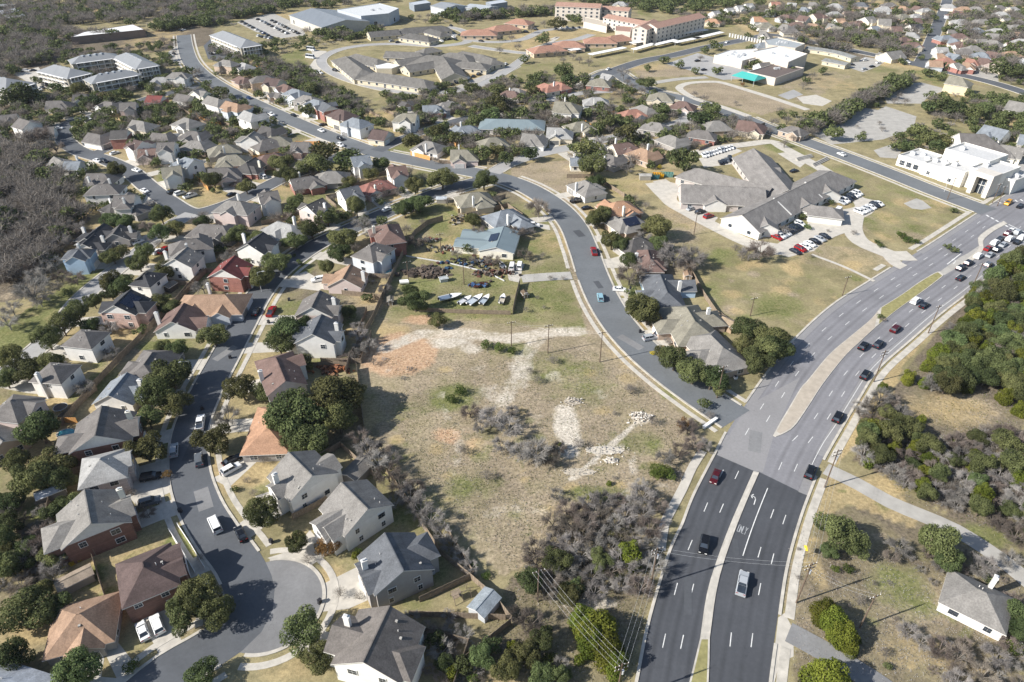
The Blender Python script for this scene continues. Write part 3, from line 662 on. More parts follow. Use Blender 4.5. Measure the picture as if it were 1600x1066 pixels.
def q(ax, ay, bx, by, cx, cy_, ends='hh', st=2, roof='G1', wall='W', *ex):
    z = zeave(st)-.25; A, B, C_ = P(ax, ay, z), P(bx, by, z), P(cx, cy_, z)
    u = (B-A); L = u.length; u.normalize(); n = Vector((-u.y, u.x, 0)); w = (C_-B).dot(n); c = A+u*L/2+n*w/2
    L -= .9; w = abs(w)-.9
    if w > L: u, L, w = n, w, L
    e0 = L/2-(w/2 if ends[0] == 'h' else 0); e1 = L/2-(w/2 if ends[1] == 'h' else 0)
    zr = zeave(st)+w/2*SLOPE; p, s = c-u*max(e0, .3), c+u*max(e1, .3)
    HOUSES.append((*proj(p.x, p.y, zr), *proj(s.x, s.y, zr), w, ends, st, roof, wall, ex+('q',)))
# wing: (place along the ridge 0..1, side -1/1, width, length, 'g' or 'h');  's' solar on side, 'c' chimney
# --- cul-de-sac and the near streets
q(190,953,283,914,252,853,'hh',2,'PL','KB',(.3,-1,4.5,1.6,'g'),(.85,-1,5,1.8,'g'))
q(67,1033,178,1003,146,934,'hh',1,'TN','Y',(.7,-1,6,1.0,'g'))
r(-40,1060,20,1080,11,'hh',1,'S','Y')
r(132,768,141,815,14.5,'gg',2,'G1','KB',(.55,1,6,1.2,'g'),(.75,-1,7,3,'h'),'c')
q(121,765,199,745,187,703,'hh',2,'G4','MV',(.8,-1,5,1.0,'g'))
r(158,637,149,677,15,'gg',2,'G2','KB',(.5,1,7,1.5,'g'),(.8,-1,6,3.5,'h'),'c')
r(199,581,168,619,12,'gg',1,'GB','W',(.3,1,6,2,'h'),'c')
r(238,550,224,570,13,'hh',1,'G2','Y',(.5,-1,6,2,'h'))
q(-25,655,29,661,69,622,'hh',2,'G2','P',(.8,-1,5,1.0,'g'))
r(-22,668,4,690,11,'hg',1,'G1','T')
q(45,597,94,601,131,570,'hh',2,'G2','W','c')
q(94,541,143,546,176,519,'hh',2,'G2','W')
r(205,451,177,478,12.5,'gg',2,'GD','KP',(.5,1,6,2.5,'h'),(.8,-1,6,1,'g'),'s1')
q(200,446,234,450,257,427,'hh',2,'GD','W','s1')
q(94,406,141,403,167,388,'hh',2,'SL','L','s1','c')
r(163,348,131,373,11,'gg',1,'GD','Y','c')
r(188,350,176,366,11,'gg',1,'G3','Y',(.4,1,5,2,'g'))
r(148,364,128,382,10,'gg',1,'GD','W','c')
r(287,474,268,502,14,'gg',1,'BR','W',(.6,1,6,2.5,'g'),'c')
r(303,461,352,460,14,'hh',1,'TN','S',(.2,-1,7,3,'g'),(.8,-1,6,2,'g'),'c')
r(366,400,347,420,13,'gg',2,'RD','K',(.4,1,5,1.5,'g'))
r(293,385,271,405,12,'gg',2,'G1','W')
r(283,376,306,372,11,'hh',2,'G2','W',(.9,1,5,2,'g'),'c')
r(345,312,388,316,12,'hh',2,'G1','P',(.5,-1,6,2,'g'),'s1')
r(316,350,348,352,12,'hh',1,'G2','Y')
r(412,362,386,382,12.5,'gg',2,'GD','W',(.5,1,4,1.5,'g'),'c')
r(432,346,455,352,12,'hh',1,'G4','Y',(.5,-1,6,3,'h'),'c')
r(546,416,537,432,13,'gg',1,'TN','P',(.35,-1,6,2.5,'g'),'c')
r(578,385,586,380,11,'hh',2,'G2','S',(.3,-1,5,2,'g'))
r(604,350,608,360,11.5,'hh',2,'BR','K','c')
r(500,453,486,481,13,'gg',2,'G2','P',(.7,1,5,1.5,'g'),'c')
r(503,490,487,523,13,'gg',2,'SL','W',(.7,1,5,1.5,'g'),(.4,-1,7,2.5,'h'),'c')
r(430,557,446,596,11.5,'hg',2,'BR','W',(.2,1,5,2,'g'),'c')
r(427,642,418,668,13,'hh',1,'OR','Y',(.9,1,5,2.5,'h'))
r(452,708,486,742,13.5,'gg',2,'G1','W',(.75,1,5.5,1.8,'g'),(.5,-1,5,1.6,'g'),'c')
r(536,757,571,792,13.5,'gg',2,'G1','W',(.5,-1,5.5,3.5,'g'),(.85,-1,5,2.5,'g'))
r(602,835,629,889,13.5,'gg',2,'SL','Y',(.3,-1,5,1.2,'g'),(.85,-1,5,1.2,'g'),(.3,1,6,2.4,'h'),'c')
r(606,952,570,1028,14.5,'gg',2,'BR2','W',(.45,-1,7,2.5,'g'),(.85,1,6,1.5,'h'),'c')
q(1466,941,1573,994,1600,942,'hh',1,'G1','W','c')
# --- east side of the collector road
r(958,316,978,313,14,'hh',1,'OR','KB','c')
r(975,340,988,337,12,'hh',1,'G1','T','s0')
r(990,374,1001,371,12,'hh',1,'G3','Y',(.7,-1,5,2,'h'))
r(1012,390,1016,405,10,'hh',1,'BR','T','c')
r(1031,428,1043,457,12.5,'hh',1,'SL','L',(.25,1,7,6,'g'),(.6,-1,5,3,'h'),'c')
r(1072,479,1086,502,15,'hh',1,'OL','T',(.3,1,8,5,'h'),(.5,-1,7,4,'h'),'c')
r(1110,523,1130,543,14,'hh',1,'G1','T',(.6,-1,7,3,'h'))
r(780,330,796,326,14,'hh',1,'GB','Y',(.9,-1,7,6,'h'))
r(787,354,775,386,12.5,'gg',1,'MB','CW',(.05,-1,6.5,9,'g'),(.8,-1,7,10,'g'),'metal','s2')
r(722,303,760,298,13.5,'hh',1,'OL','C',(.8,-1,7,3,'h'),'c')
r(905,276,930,292,13,'hh',1,'G1','W',(.5,1,6,2,'h'),'c')
r(890,247,906,247,9,'gh',1,'GB','CW')
r(955,226,985,222,13,'gh',1,'BR','CW',(.5,-1,6,2,'g'),'c')
r(998,230,1015,236,13,'hh',1,'TN','T')
r(1045,210,1058,215,12,'hh',1,'G1','Y')
r(1085,202,1112,206,11,'hh',1,'G2','K')
r(1108,189,1132,188,14,'hh',1,'G1','T')
r(1152,187,1182,191,15,'gh',1,'BR','C')
r(1235,196,1250,200,10,'hh',1,'G2','T')
# --- rows above the collector road
r(657,219,683,223,13,'hh',1,'G1','W','c')
r(702,234,732,234,13,'gh',1,'OL','P','c')
r(583,202,606,205,13,'gg',1,'PL','C')
r(755,216,785,213,14,'hh',1,'OL','T')
r(715,198,740,195,12,'hh',1,'GB','Y','c')
r(776,186,825,187,18,'hh',1,'MB','W','metal')
r(855,157,904,161,15,'gh',2,'OL','W',(.2,-1,10,2,'h'),'c')
r(920,152,944,152,12,'hh',1,'G4','S','c')
r(888,192,924,188,13,'hh',1,'OL','C','c')
r(853,199,880,200,14,'gh',1,'G4','C','c')
r(815,208,838,210,14,'gh',1,'G1','W')
r(978,172,1000,170,12,'hh',1,'TR','S')
r(1022,144,1046,146,13,'hh',2,'OL','C')
r(1055,157,1080,160,13,'hh',1,'BR','P','c')
r(1002,163,1014,168,11,'hh',1,'G1','W')
r(925,122,950,124,13,'hh',1,'OL','K')
r(940,114,958,118,9,'gg',1,'G4','C')
r(846,128,862,134,12,'hh',1,'TR','C','c')
r(868,127,880,131,10,'hh',1,'TR','K')
r(802,137,812,139,10,'hh',1,'G1','CW','c')
r(1015,190,1035,193,12,'hh',1,'G1','Y')
r(948,240,960,244,11,'hh',1,'G2','Y')
r(790,141,806,143,11,'hh',1,'BR','Y')
r(658,165,684,164,12,'gh',1,'GB','K')
r(690,160,708,158,11,'hh',1,'G1','T')
r(628,177,653,178,12,'hg',2,'OL','W',(.7,-1,6,2,'g'))
# --- row along the far side of the long straight road
for a in [(347,93,361,95,10,'hh',2,'G1','T'),(372,96,390,101,12,'hh',1,'G4','W'),(400,119,418,117,11,'hh',2,'G2','T'),(414,121,440,124,13,'gg',2,'PL','C'),(438,129,456,136,11,'hh',2,'BR','S'),(454,138,470,141,11,'hh',2,'GB','S'),
 (470,148,490,151,11,'hh',2,'G1','Y'),(487,154,502,158,12,'hh',2,'GB','S'),(503,158,518,166,11,'hg',2,'SL','K'),(522,168,546,175,13,'hh',2,'PL','C'),(544,182,568,188,12,'hh',2,'GB','S'),(372,118,384,122,10,'hh',1,'BR','T'),(628,158,636,161,7,'gg',1,'G3','T')]: r(*a)
# --- rows on the near side of it
for a in [(237,121,262,120,12,'hh',1,'G4','C'),(268,113,286,113,10,'hh',2,'G1','W'),(228,149,256,150,11,'gg',1,'RD','K'),(275,146,300,150,11,'gg',1,'G2','W'),(301,142,316,137,10,'gg',2,'G1','CW'),(322,149,344,155,11,'gh',2,'G1','W'),
 (350,157,374,163,11,'gh',2,'TN','S'),(380,172,396,178,11,'gh',2,'G4','W'),(281,182,302,187,13,'hh',1,'G1','W'),(184,161,214,159,11,'gg',2,'G2','P'),(162,158,176,160,10,'hh',1,'G2','W'),(150,147,162,143,9,'gg',1,'TN','T'),
 (112,148,136,147,11,'gh',1,'G3','W'),(70,158,98,157,12,'gh',1,'G2','W'),(3,180,22,178,11,'gg',1,'G2','W'),(28,184,48,190,12,'gg',2,'G2','W'),(205,187,226,190,12,'gh',1,'G1','C'),(236,207,262,210,11,'gh',1,'G2','W'),
 (288,204,314,206,12,'hh',1,'G2','Y'),(292,219,318,221,12,'hh',1,'G1','T'),(333,228,362,224,13,'hh',1,'OL','Y'),(347,243,378,241,13,'hh',1,'OL','C'),(386,214,398,204,11,'gg',2,'G1','W'),(408,196,425,200,12,'gh',1,'G3','T'),
 (396,222,436,212,13,'hh',1,'G2','C'),(416,215,444,212,13,'hh',1,'OL','C'),(456,222,482,222,12,'gg',1,'G2','KP'),(404,243,440,238,12,'hh',1,'BR','T'),(383,255,400,245,12,'hg',1,'G3','K'),(322,264,358,261,13,'gh',1,'G2','P'),
 (255,262,278,259,11,'gg',2,'OL','W'),(287,245,304,250,10,'hg',2,'GB','W'),(248,223,270,222,11,'gg',2,'G2','W'),(218,233,242,232,11,'gg',1,'BR','P'),(204,217,222,221,11,'gg',2,'PL','W'),(136,207,158,211,12,'gh',1,'G2','W'),
 (176,204,196,203,11,'gg',2,'G3','K'),(83,244,97,252,10,'gg',1,'G1','W'),(106,252,120,252,10,'gg',1,'GB','W'),(133,271,165,271,12,'gh',1,'G2','W'),(150,288,172,287,11,'hh',2,'G2','W','c'),(176,306,212,304,11,'gg',2,'G2','W'),
 (172,318,188,312,9,'hh',1,'G3','Y'),(400,303,436,297,11,'gg',2,'G2','W'),(478,321,504,309,12,'gg',2,'G3','P'),(528,297,562,289,11.5,'gg',2,'SL','W'),(575,286,598,281,11,'hh',1,'DR','KP'),(605,262,634,258,11,'gg',2,'BR','W'),
 (545,246,579,241,11.5,'gg',2,'GB','W'),(508,268,526,267,13,'hh',1,'G1','Y'),(450,281,490,274,12,'gh',1,'G2','K'),(470,262,484,258,8,'hh',1,'G2','T'),(200,318,214,322,8,'hh',1,'G2','Y'),
 (60,200,80,198,11,'gg',1,'G2','W'),(430,140,440,146,9,'hh',1,'G2','T')]: r(*a)
# --- suburb beyond the school and under the trees
for a in [(1112,18,1124,16,12,'gg',1,'G4','W'),(1134,13,1146,12,12,'gg',1,'G4','W'),(1150,9,1162,8,12,'gg',1,'G4','W'),(1164,6,1176,5,12,'gg',1,'G4','W'),(1176,26,1190,26,13,'gh',2,'OR','W'),(1228,44,1246,44,12,'hh',1,'G2','C'),
 (1250,24,1264,26,13,'gg',2,'BR','C'),(1268,22,1284,20,13,'gh',2,'BR','C'),(1262,36,1278,38,11,'gh',1,'TN','CW'),(1350,27,1366,25,14,'gg',2,'G1','C'),(1372,29,1394,30,14,'gg',2,'G1','C'),(1382,82,1410,78,15,'gg',1,'G1','C'),
 (1405,59,1420,57,12,'hh',1,'BR','CW'),(1416,50,1430,51,11,'gh',1,'G4','W'),(1420,39,1440,37,12,'gg',1,'GD','W'),(1414,29,1440,28,13,'gg',1,'BR','T'),(1422,22,1442,21,12,'hh',1,'G4','T'),(1494,30,1512,30,12,'hh',1,'G4','W'),
 (1494,40,1510,42,12,'hh',1,'G4','T'),(1492,52,1506,52,12,'hh',1,'BR','C'),(1496,64,1508,68,11,'hh',1,'BR','W'),(1468,90,1492,90,15,'hh',1,'TR','T'),(1482,82,1500,86,12,'gg',1,'GB','W'),(1510,91,1524,93,11,'gh',1,'TR','T'),
 (1528,90,1546,92,13,'gh',1,'BR','C'),(1550,94,1572,98,14,'hh',1,'MV2','C'),(1476,6,1490,7,11,'hh',1,'G4','W'),(1440,13,1452,12,11,'hh',1,'G4','C'),(1384,4,1398,4,12,'hh',1,'G2','TN'),(1340,3,1352,4,12,'hh',1,'SL','T'),(1300,5,1312,6,12,'hh',1,'G4','W'),
 (1205,3,1218,3,12,'gg',1,'TR','C'),(1232,4,1244,5,12,'gg',1,'G4','W'),(1264,3,1276,4,12,'gh',1,'G1','W'),(1552,44,1566,45,12,'hh',1,'G4','W'),(1546,62,1560,64,12,'hh',1,'G1','C'),(1584,30,1598,31,12,'hh',1,'G2','T'),(1560,18,1572,19,12,'hh',1,'G4','W'),
 (1520,10,1532,11,12,'hh',1,'G1','W'),(1420,66,1434,66,11,'hh',1,'BR','C'),(1320,18,1332,18,12,'gg',1,'BR','T'),(1196,14,1206,15,11,'gh',1,'G1','W'),(1300,18,1310,18,11,'hh',1,'G4','T'),(1108,29,1120,30,11,'hh',1,'OR','C'),
 (960,2,980,3,12,'hh',1,'G4','C'),(1530,30,1542,30,11,'hh',1,'G1','C'),(1590,60,1604,62,12,'hh',1,'G4','W'),(1572,80,1590,80,12,'hh',1,'TN','C')]: r(*a)
_r = random.Random(77)
for _ in range(900):
    x, y = _r.uniform(1185, 1600), _r.uniform(2, 100)
    if len(HOUSES) > 262: break
    if (1190 < x < 1440 and 44 < y < 100) or abs(x+5-1480+(y*.43)) < 19 or any(abs(x-(h_[0]+h_[2])/2)+2*abs(y-h_[1]) < 24 for h_ in HOUSES): continue
    r(x, y, x+_r.uniform(8, 13), y+_r.uniform(-1, 2), 12, _r.choice(('hh', 'gh', 'gg')), 1, _r.choice(('G1', 'G2', 'G4', 'TN', 'BR', 'OL', 'GB')), _r.choice(('W', 'C', 'T', 'S', 'K')))
# --- church and neighbours behind the white arts centre
r(1500,208,1540,210,24,'gh',1,'G2','W')
r(1566,226,1600,232,14,'gg',1,'G1','CW')
r(1520,232,1548,236,15,'hh',1,'G2','W')
r(1535,194,1580,205,15,'gg',1,'GB','W')
r(1596,210,1630,215,14,'gg',1,'GB','W')
r(1482,118,1506,122,14,'gh',2,'OL','YC')
r(1584,158,1606,162,16,'gg',1,'G1','W')
PAL.update(BR2='#77706a', MV2='#b5a094', YC='#cfbd90', S='#b9c0c8'); NAMES.update(BR2='brown', MV2='pale pinkish', YC='yellow', S='pale blue grey')
ROOFK, WALLK = .78, 1.08
def fade(c, k=.78): g = sum(c)/3; return tuple(g+(x-g)*k for x in c)
def rc(k): return fade(srgb(PAL.get(k, k), ROOFK))
def wc(k): return fade(srgb(PAL.get(k, k), WALLK), .72)

WIN = {}
def winmesh(w, h, bars=1):
    k = (round(w, 1), round(h, 1), bars)
    if k not in WIN:
        mb = MB(); t = .09
        mb.box(-w/2, w/2, -.05, .04, 0, h, 1)                                   # pane
        for x0, x1, z0, z1 in ((-w/2-t, w/2+t, -t, 0), (-w/2-t, w/2+t, h, h+t), (-w/2-t, -w/2, 0, h), (w/2, w/2+t, 0, h)): mb.box(x0, x1, -.06, .08, z0, z1, 0)
        for i in range(1, bars+1): mb.box(-w/2+w*i/(bars+1)-.03, -w/2+w*i/(bars+1)+.03, -.05, .06, .0, h, 0)
        mb.box(-w/2, w/2, -.05, .058, h*.48, h*.53, 0)
        WIN[k] = mb.mesh('window', [M['frame'], M['glass']])
    return WIN[k]
_m = {}
def shared(name, fn):
    if name not in _m: _m[name] = fn()
    return _m[name]
def garage_mesh(w):
    def f():
        mb = MB(); mb.box(-w/2, w/2, -.05, .05, 0, 2.2)
        for i in range(4): mb.box(-w/2+.05, w/2-.05, -.05, .065, .06+i*.55, .5+i*.55)
        return mb.mesh('garage_door', [M['white']])
    return shared('garage%g' % w, f)
def door_mesh():
    def f():
        mb = MB(); mb.box(-.5, .5, -.05, .04, 0, 2.1, 0)
        for x0, x1, z0, z1 in ((-.62, -.5, 0, 2.2), (.5, .62, 0, 2.2), (-.5, .5, 2.1, 2.2)): mb.box(x0, x1, -.05, .08, z0, z1, 1)
        return mb.mesh('door', [M['wood'], M['frame']])
    return shared('door', f)
def chimney_part(parent, x, y, z0, z1, col):
    mb = MB(); mb.box(-.35, .35, -.55, .55, z0, z1, 0); mb.box(-.42, .42, -.62, .62, z1, z1+.12, 0); mb.box(-.2, .2, -.3, .3, z1+.15, z1+.45, 1)
    o = link('chimney', mb.mesh('chimney', [M['wall'], M['steel']]), parent, color=col); o.location = (x, y, 0); return o
def roof_faces(rb, a0, a1, b, e, ze, s, h0, h1, dx=0.0):
    """gable/hip roof over x in [-a0, a1], y in [-b, b]"""
    zl = ze-e*s; zr = ze+b*s; g = .35
    x0 = -a0-(e if h0 else g); x1 = a1+(e if h1 else g)
    r0 = -a0+b if h0 else x0; r1 = a1-b if h1 else x1
    if r0 > r1: r0 = r1 = (r0+r1)/2
    B = b+e
    rb.slab([(x0, -B, zl), (x1, -B, zl), (r1, 0, zr), (r0, 0, zr)], .2)
    rb.slab([(x1, B, zl), (x0, B, zl), (r0, 0, zr), (r1, 0, zr)], .2)
    if h0: rb.slab([(x0, B, zl), (x0, -B, zl), (r0, 0, zr)], .2)
    if h1: rb.slab([(x1, -B, zl), (x1, B, zl), (r1, 0, zr)], .2)
    rb.box(r0, r1, -.12, .12, zr-.05, zr+.06, 0)
    return r0, r1, zr
def walls_of(wb, a0, a1, b, ze, s, h0, h1, gm=1):
    wb.box(-a0, a1, -b, b, -.3, ze, 0)
    for x, hip in ((-a0, h0), (a1, h1)):
        if not hip:
            zr = ze+b*s-.1; t = .25 if x > 0 else -.25
            n = len(wb.v); wb.v += [(x, -b, ze), (x, b, ze), (x, 0, zr), (x-t, -b, ze), (x-t, b, ze), (x-t, 0, zr)]
            for f in ((0, 1, 2), (5, 4, 3), (0, 2, 5, 3), (1, 4, 5, 2)): wb.f.append(tuple(n+k for k in (f if x > 0 else f[::-1]))); wb.m.append(gm)
def street_dir(x, y):
    best = (1e9, None)
    for L, w in ROADS[:10]+ROADS[-1:]:
        d = np.hypot(L[:, 0]-x, L[:, 1]-y); k = int(d.argmin())
        if d[k]-w/2 < best[0]: best = (d[k]-w/2, L[k], w)
    return best
NDRIVE = [0]
def build_house(h, idx):
    x1, y1, x2, y2, w, ends, st, roof, wall, ex = h
    rr = random.Random(idx*13+5); metal = 'metal' in ex
    ze = zeave(st); b = w/2; s = SLOPE if not metal else .3; zr = ze+b*s
    ym = (y1+y2)/2; far = ym < 335 and not metal and w < 20
    near = not far and not metal and 'q' not in ex and w < 20
    if far: w *= .84; b = w/2; zr = ze+b*s
    if near: w *= .86; b = w/2; zr = ze+b*s
    A, B_ = P(x1, y1, zr), P(x2, y2, zr); d = B_-A; Lr = d.length; c = (A+B_)/2; c.z = 0
    rz = math.atan2(d.y, d.x)
    if near: Lr = Lr*.96-(.35 if ends[0] == 'g' else 0)-(.35 if ends[1] == 'g' else 0)
    if far: Lr = min(Lr*.82, 15-b*sum(e_ == 'h' for e_ in ends)); Lr = max(Lr, 2)
    h0, h1 = ends[0] == 'h', ends[1] == 'h'
    a0 = Lr/2+(b if h0 else 0); a1 = Lr/2+(b if h1 else 0)
    if w+2 > 0 and a0+a1 < w*.8: a0 = a1 = w*.42
    lod = 0 if ym > 425 else (1 if ym > 215 else 2)
    root = empty('house', c, rz)
    rb, wb = MB(), MB(); r0, r1, zr = roof_faces(rb, a0, a1, b, .45, ze, s, h0, h1)
    walls_of(wb, a0, a1, b, ze, s, h0, h1)
    wings = [x for x in ex if isinstance(x, tuple)]
    if lod > 0 and not wings and not metal:      # each plot's house has its own front gable
        sd, L_, _w = street_dir(c.x, c.y); loc = Matrix.Rotation(-rz, 2) @ Vector((L_[0]-c.x, L_[1]-c.y))
        wings = [(rr.choice((.15, .3, .75, .85)), 1 if loc.y > 0 else -1, rr.uniform(5, 6.5), rr.uniform(1, 3), rr.choice('ggh'))]
        if rr.random() < .4: wings.append((rr.choice((.2, .5, .8)), -wings[0][1], rr.uniform(4.5, 6), rr.uniform(1, 3), rr.choice('ghh')))
    for t, side, ww, wl, wt in wings:
        wx = -a0+ww/2+.2+(a0+a1-ww-.4)*t; hb = ww/2; zw = ze+hb*s-.02; zl = ze-.45*s; e = .45; g = .3
        yo = b+wl+(g if wt == 'g' else e); yr = yo if wt == 'g' else b+wl-hb; yi = max(b-hb-.1, 0.0)
        yr = max(yr, yi+.1)
        for sx in (-1, 1): rb.slab([(wx, side*yi, zw), (wx, side*yr, zw), (wx+sx*(hb+e), side*yo, zl-.02), (wx+sx*(hb+e), side*(b+.1), zl-.02)], .18)
        if wt == 'h': rb.slab([(wx, side*yr, zw), (wx-hb-e, side*yo, zl-.02), (wx+hb+e, side*yo, zl-.02)], .18)
        y0_, y1_ = sorted((side*(b-.5), side*(b+wl))); wb.box(wx-hb, wx+hb, y0_, y1_, -.3, ze-.02, 0)
        if wt == 'g':
            y = side*(b+wl); t_ = side*.2; n = len(wb.v); wb.v += [(wx-hb, y, ze-.02), (wx+hb, y, ze-.02), (wx, y, zw-.1), (wx-hb, y-t_, ze-.02), (wx+hb, y-t_, ze-.02), (wx, y-t_, zw-.1)]
            for f in ((0, 1, 2), (5, 4, 3), (0, 2, 5, 3), (1, 4, 5, 2)): wb.f.append(tuple(n+k for k in f)); wb.m.append(1)
    if lod < 2:      # vent pipes and box vents
        for _ in range(rr.randint(2, 5)):
            x = rr.uniform(r0, r1) if r1 > r0 else 0; sd_ = rr.choice((-1, 1)); y = sd_*rr.uniform(.25, .7)*b; z = ze+(b-abs(y))*s
            if rr.random() < .5: rb.box(x-.06, x+.06, y-.06, y+.06, z-.1, z+.45, 1)
            else: rb.box(x-.22, x+.22, y-.22, y+.22, z-.15, z+.22, 2)
    brick = wall in ('K', 'KB', 'KP', 'MV')
    wm = [M['brick'] if brick else M['wall'], M['trim'] if (brick or rr.random() < .2) else M['wall']]
    link('wall', wb.mesh('wall', wm), root, color=wc(wall))
    ro = link('roof', rb.mesh('roof', [M['metalroof'] if metal else M['shingle'], M['trim'], M['conc2']]), root, color=rc(roof))
    if 'c' in ex or (lod == 1 and rr.random() < .4 and not metal):
        cx_ = rr.uniform(-.3, .3)*a0; sd_ = rr.choice((-1, 1)); chimney_part(ro, cx_, sd_*(b+.1), 0 if lod == 0 else ze-1, zr+rr.uniform(.1, .6), wc('W' if not brick else 'CW'))
    for f in ex:
        if isinstance(f, str) and f[0] == 's' and len(f) == 2:
            sd_ = 1 if f[1] == '1' else -1; mb = MB(); ca = math.atan(s)
            n = 6; off = .3 if f[1] != '2' else .25
            if f[1] == '2': sd_ = -1
            for i in range(n):
                for j in range(2):
                    x = -n*.53+i*1.06; y0 = .7+j*1.7
                    mb.slab([(x, sd_*y0, zr-y0*s+off), (x+1.04, sd_*y0, zr-y0*s+off), (x+1.04, sd_*(y0+1.66), zr-(y0+1.66)*s+off), (x, sd_*(y0+1.66), zr-(y0+1.66)*s+off)], .06, 0, 0)
            link('solar_panel', mb.mesh('solar_panel', [M['solar'], M['steel']]), ro)
    # faces: (point, outward normal angle, length, kind)
    walls = [((0, -b), -90, a0+a1, -1), ((0, b), 90, a0+a1, 1), ((-a0, 0), 180, w, 0), ((a1, 0), 0, w, 0)]
    loc_cam = Matrix.Rotation(-rz, 2) @ Vector((-c.x, -c.y))
    best, Lp, rw = street_dir(c.x, c.y); ls = Matrix.Rotation(-rz, 2) @ Vector((Lp[0]-c.x, Lp[1]-c.y)); sa = math.atan2(ls.y, ls.x)
    fr = max(walls, key=lambda q_: math.cos(R(q_[1])-sa)+(.15 if q_[3] else 0))
    sd_b = fr[3] or 1
    if lod < 2 or ym > 120:
        side = fr[3]
        gw = [x for x in wings if x[1] == side] if side else []
        if gw: t, _s, ww, wl, wt = max(gw, key=lambda q_: q_[2]); gx_ = -a0+ww/2+.2+(a0+a1-ww-.4)*t; gp = (gx_, side*(b+wl)); ga = 90*side
        elif side: gp = (-a0+3.4, side*b); ga = 90*side
        else: gp = (fr[0][0], -b+3.4); ga = fr[1]
        if best < 40 and not metal:
            go = link('garage_door', garage_mesh(4.6), root); n = Vector((math.cos(R(ga)), math.sin(R(ga)))); go.location = (gp[0]+n.x*.04, gp[1]+n.y*.04, 0); go.rotation_euler = (0, 0, R(ga+90))
            # driveway
            Mw = Matrix.Rotation(rz, 2); G = Mw @ Vector(gp)+c.xy; nn = Mw @ n; T = Vector((Lp[0], Lp[1])); dd = Vector(min(((L[int(np.hypot(L[:, 0]-(G.x+nn.x*6), L[:, 1]-(G.y+nn.y*6)).argmin())], ) for L, w_ in ROADS[:10]+ROADS[-1:]), key=lambda z_: np.hypot(z_[0][0]-G.x-nn.x*6, z_[0][1]-G.y-nn.y*6))[0])
            if 4 < (dd-G).length < 45 and (dd-G).normalized().dot(nn) > .2:
                mb = MB(); mid = G+nn*min(4, (dd-G).length*.4); tn = Vector((-nn.y, nn.x))*2.5; dv = (dd-mid).normalized(); tv = Vector((-dv.y, dv.x))*2.6
                if tv.dot(tn) < 0: tv = -tv
                z = .018+.0002*(NDRIVE[0] % 50); NDRIVE[0] += 1
                mb.face([(*(G+tn), z), (*(mid+tn), z), (*(mid-tn), z), (*(G-tn), z)]); mb.face([(*(mid+tn), z), (*(dd+tv*1.15), z), (*(dd-tv*1.15), z), (*(mid-tn), z)])
                for f_ in range(2):
                    ff = mb.f[f_]; p = [Vector(mb.v[k]) for k in ff]
                    if (p[1]-p[0]).cross(p[2]-p[1]).z < 0: mb.f[f_] = ff[::-1]
                structure(link('driveway', mb.mesh('driveway', [M['conc']])))
        if lod == 0:
            ac = link('air_conditioner', shared('ac', lambda: (lambda m_: (m_.box(-.45, .45, -.45, .45, 0, .9), m_.box(-.35, .35, -.35, .35, .9, .96, 1), m_.mesh('ac', [M['steel'], M['dark']]))[2])(MB())), root); ac.location = ((a1+.9)*rr.choice((-1, 1)) if ends[0] == 'h' else rr.uniform(-.5, .5)*a0, (rr.uniform(-.5, .5)*b if ends[0] == 'h' else -sd_b*(b+.9)), 0)
        for (px_, py_), ang, ln, sd_ in walls:
            n = Vector((math.cos(R(ang)), math.sin(R(ang)))); facing = n.dot(loc_cam-Vector((px_, py_))) > 0
            if not facing: continue
            t = Vector((-n.y, n.x)); cnt = max(1, int(ln/(4.6 if lod == 0 else 6)))
            for fl in range(st):
                for i in range(cnt):
                    if rr.random() < .25: continue
                    u = (i+.5)/cnt*ln-ln/2+rr.uniform(-.4, .4); pos = Vector((px_, py_))+t*u+n*.05
                    if sd_ and any(x[1] == sd_ and abs(pos.x-(-a0+x[2]/2+.2+(a0+a1-x[2]-.4)*x[0])) < x[2]/2+.9 for x in wings): continue
                    if not sd_ and abs(u) > ln/2-1: continue
                    if (Vector(gp)-pos).length < 3.4 and fl == 0: continue
                    if lod == 2 and fl == 0 and st == 2: continue
                    wo = link('window', winmesh(rr.choice((.9, 1.7, 1.3)), 1.35, 1 if lod == 0 else 0), root); wo.location = (pos.x, pos.y, .9+fl*2.75); wo.rotation_euler = (0, 0, R(ang+90))
        for t, side_, ww, wl, wt in wings:
            if lod == 0 and wt == 'g' and st == 2:
                hb = ww/2; gx2 = -a0+ww/2+.2+(a0+a1-ww-.4)*t
                wo = link('window', winmesh(1.7, 1.3, 1), root); wo.location = (gx2, side_*(b+wl+.04), 3.7); wo.rotation_euler = (0, 0, R(90*side_+90))
    kind = {'hh': 'hip roofed', 'gg': 'gabled', 'hg': 'half hipped', 'gh': 'half hipped'}[ends]
    desc = f"{'two storey ' if st == 2 else ''}{NAMES.get(wall, 'pale')} house with {NAMES.get(roof, 'grey')} {'hip' if ends == 'hh' else 'gable'} roof"
    thing(root, desc, 'house', (x1+x2)/2, ym+6, 'house', 'houses of the suburb')
    h_ = c.copy(); HFOOT.append((c.x, c.y, rz, a0, a1, b))
HFOOT = []
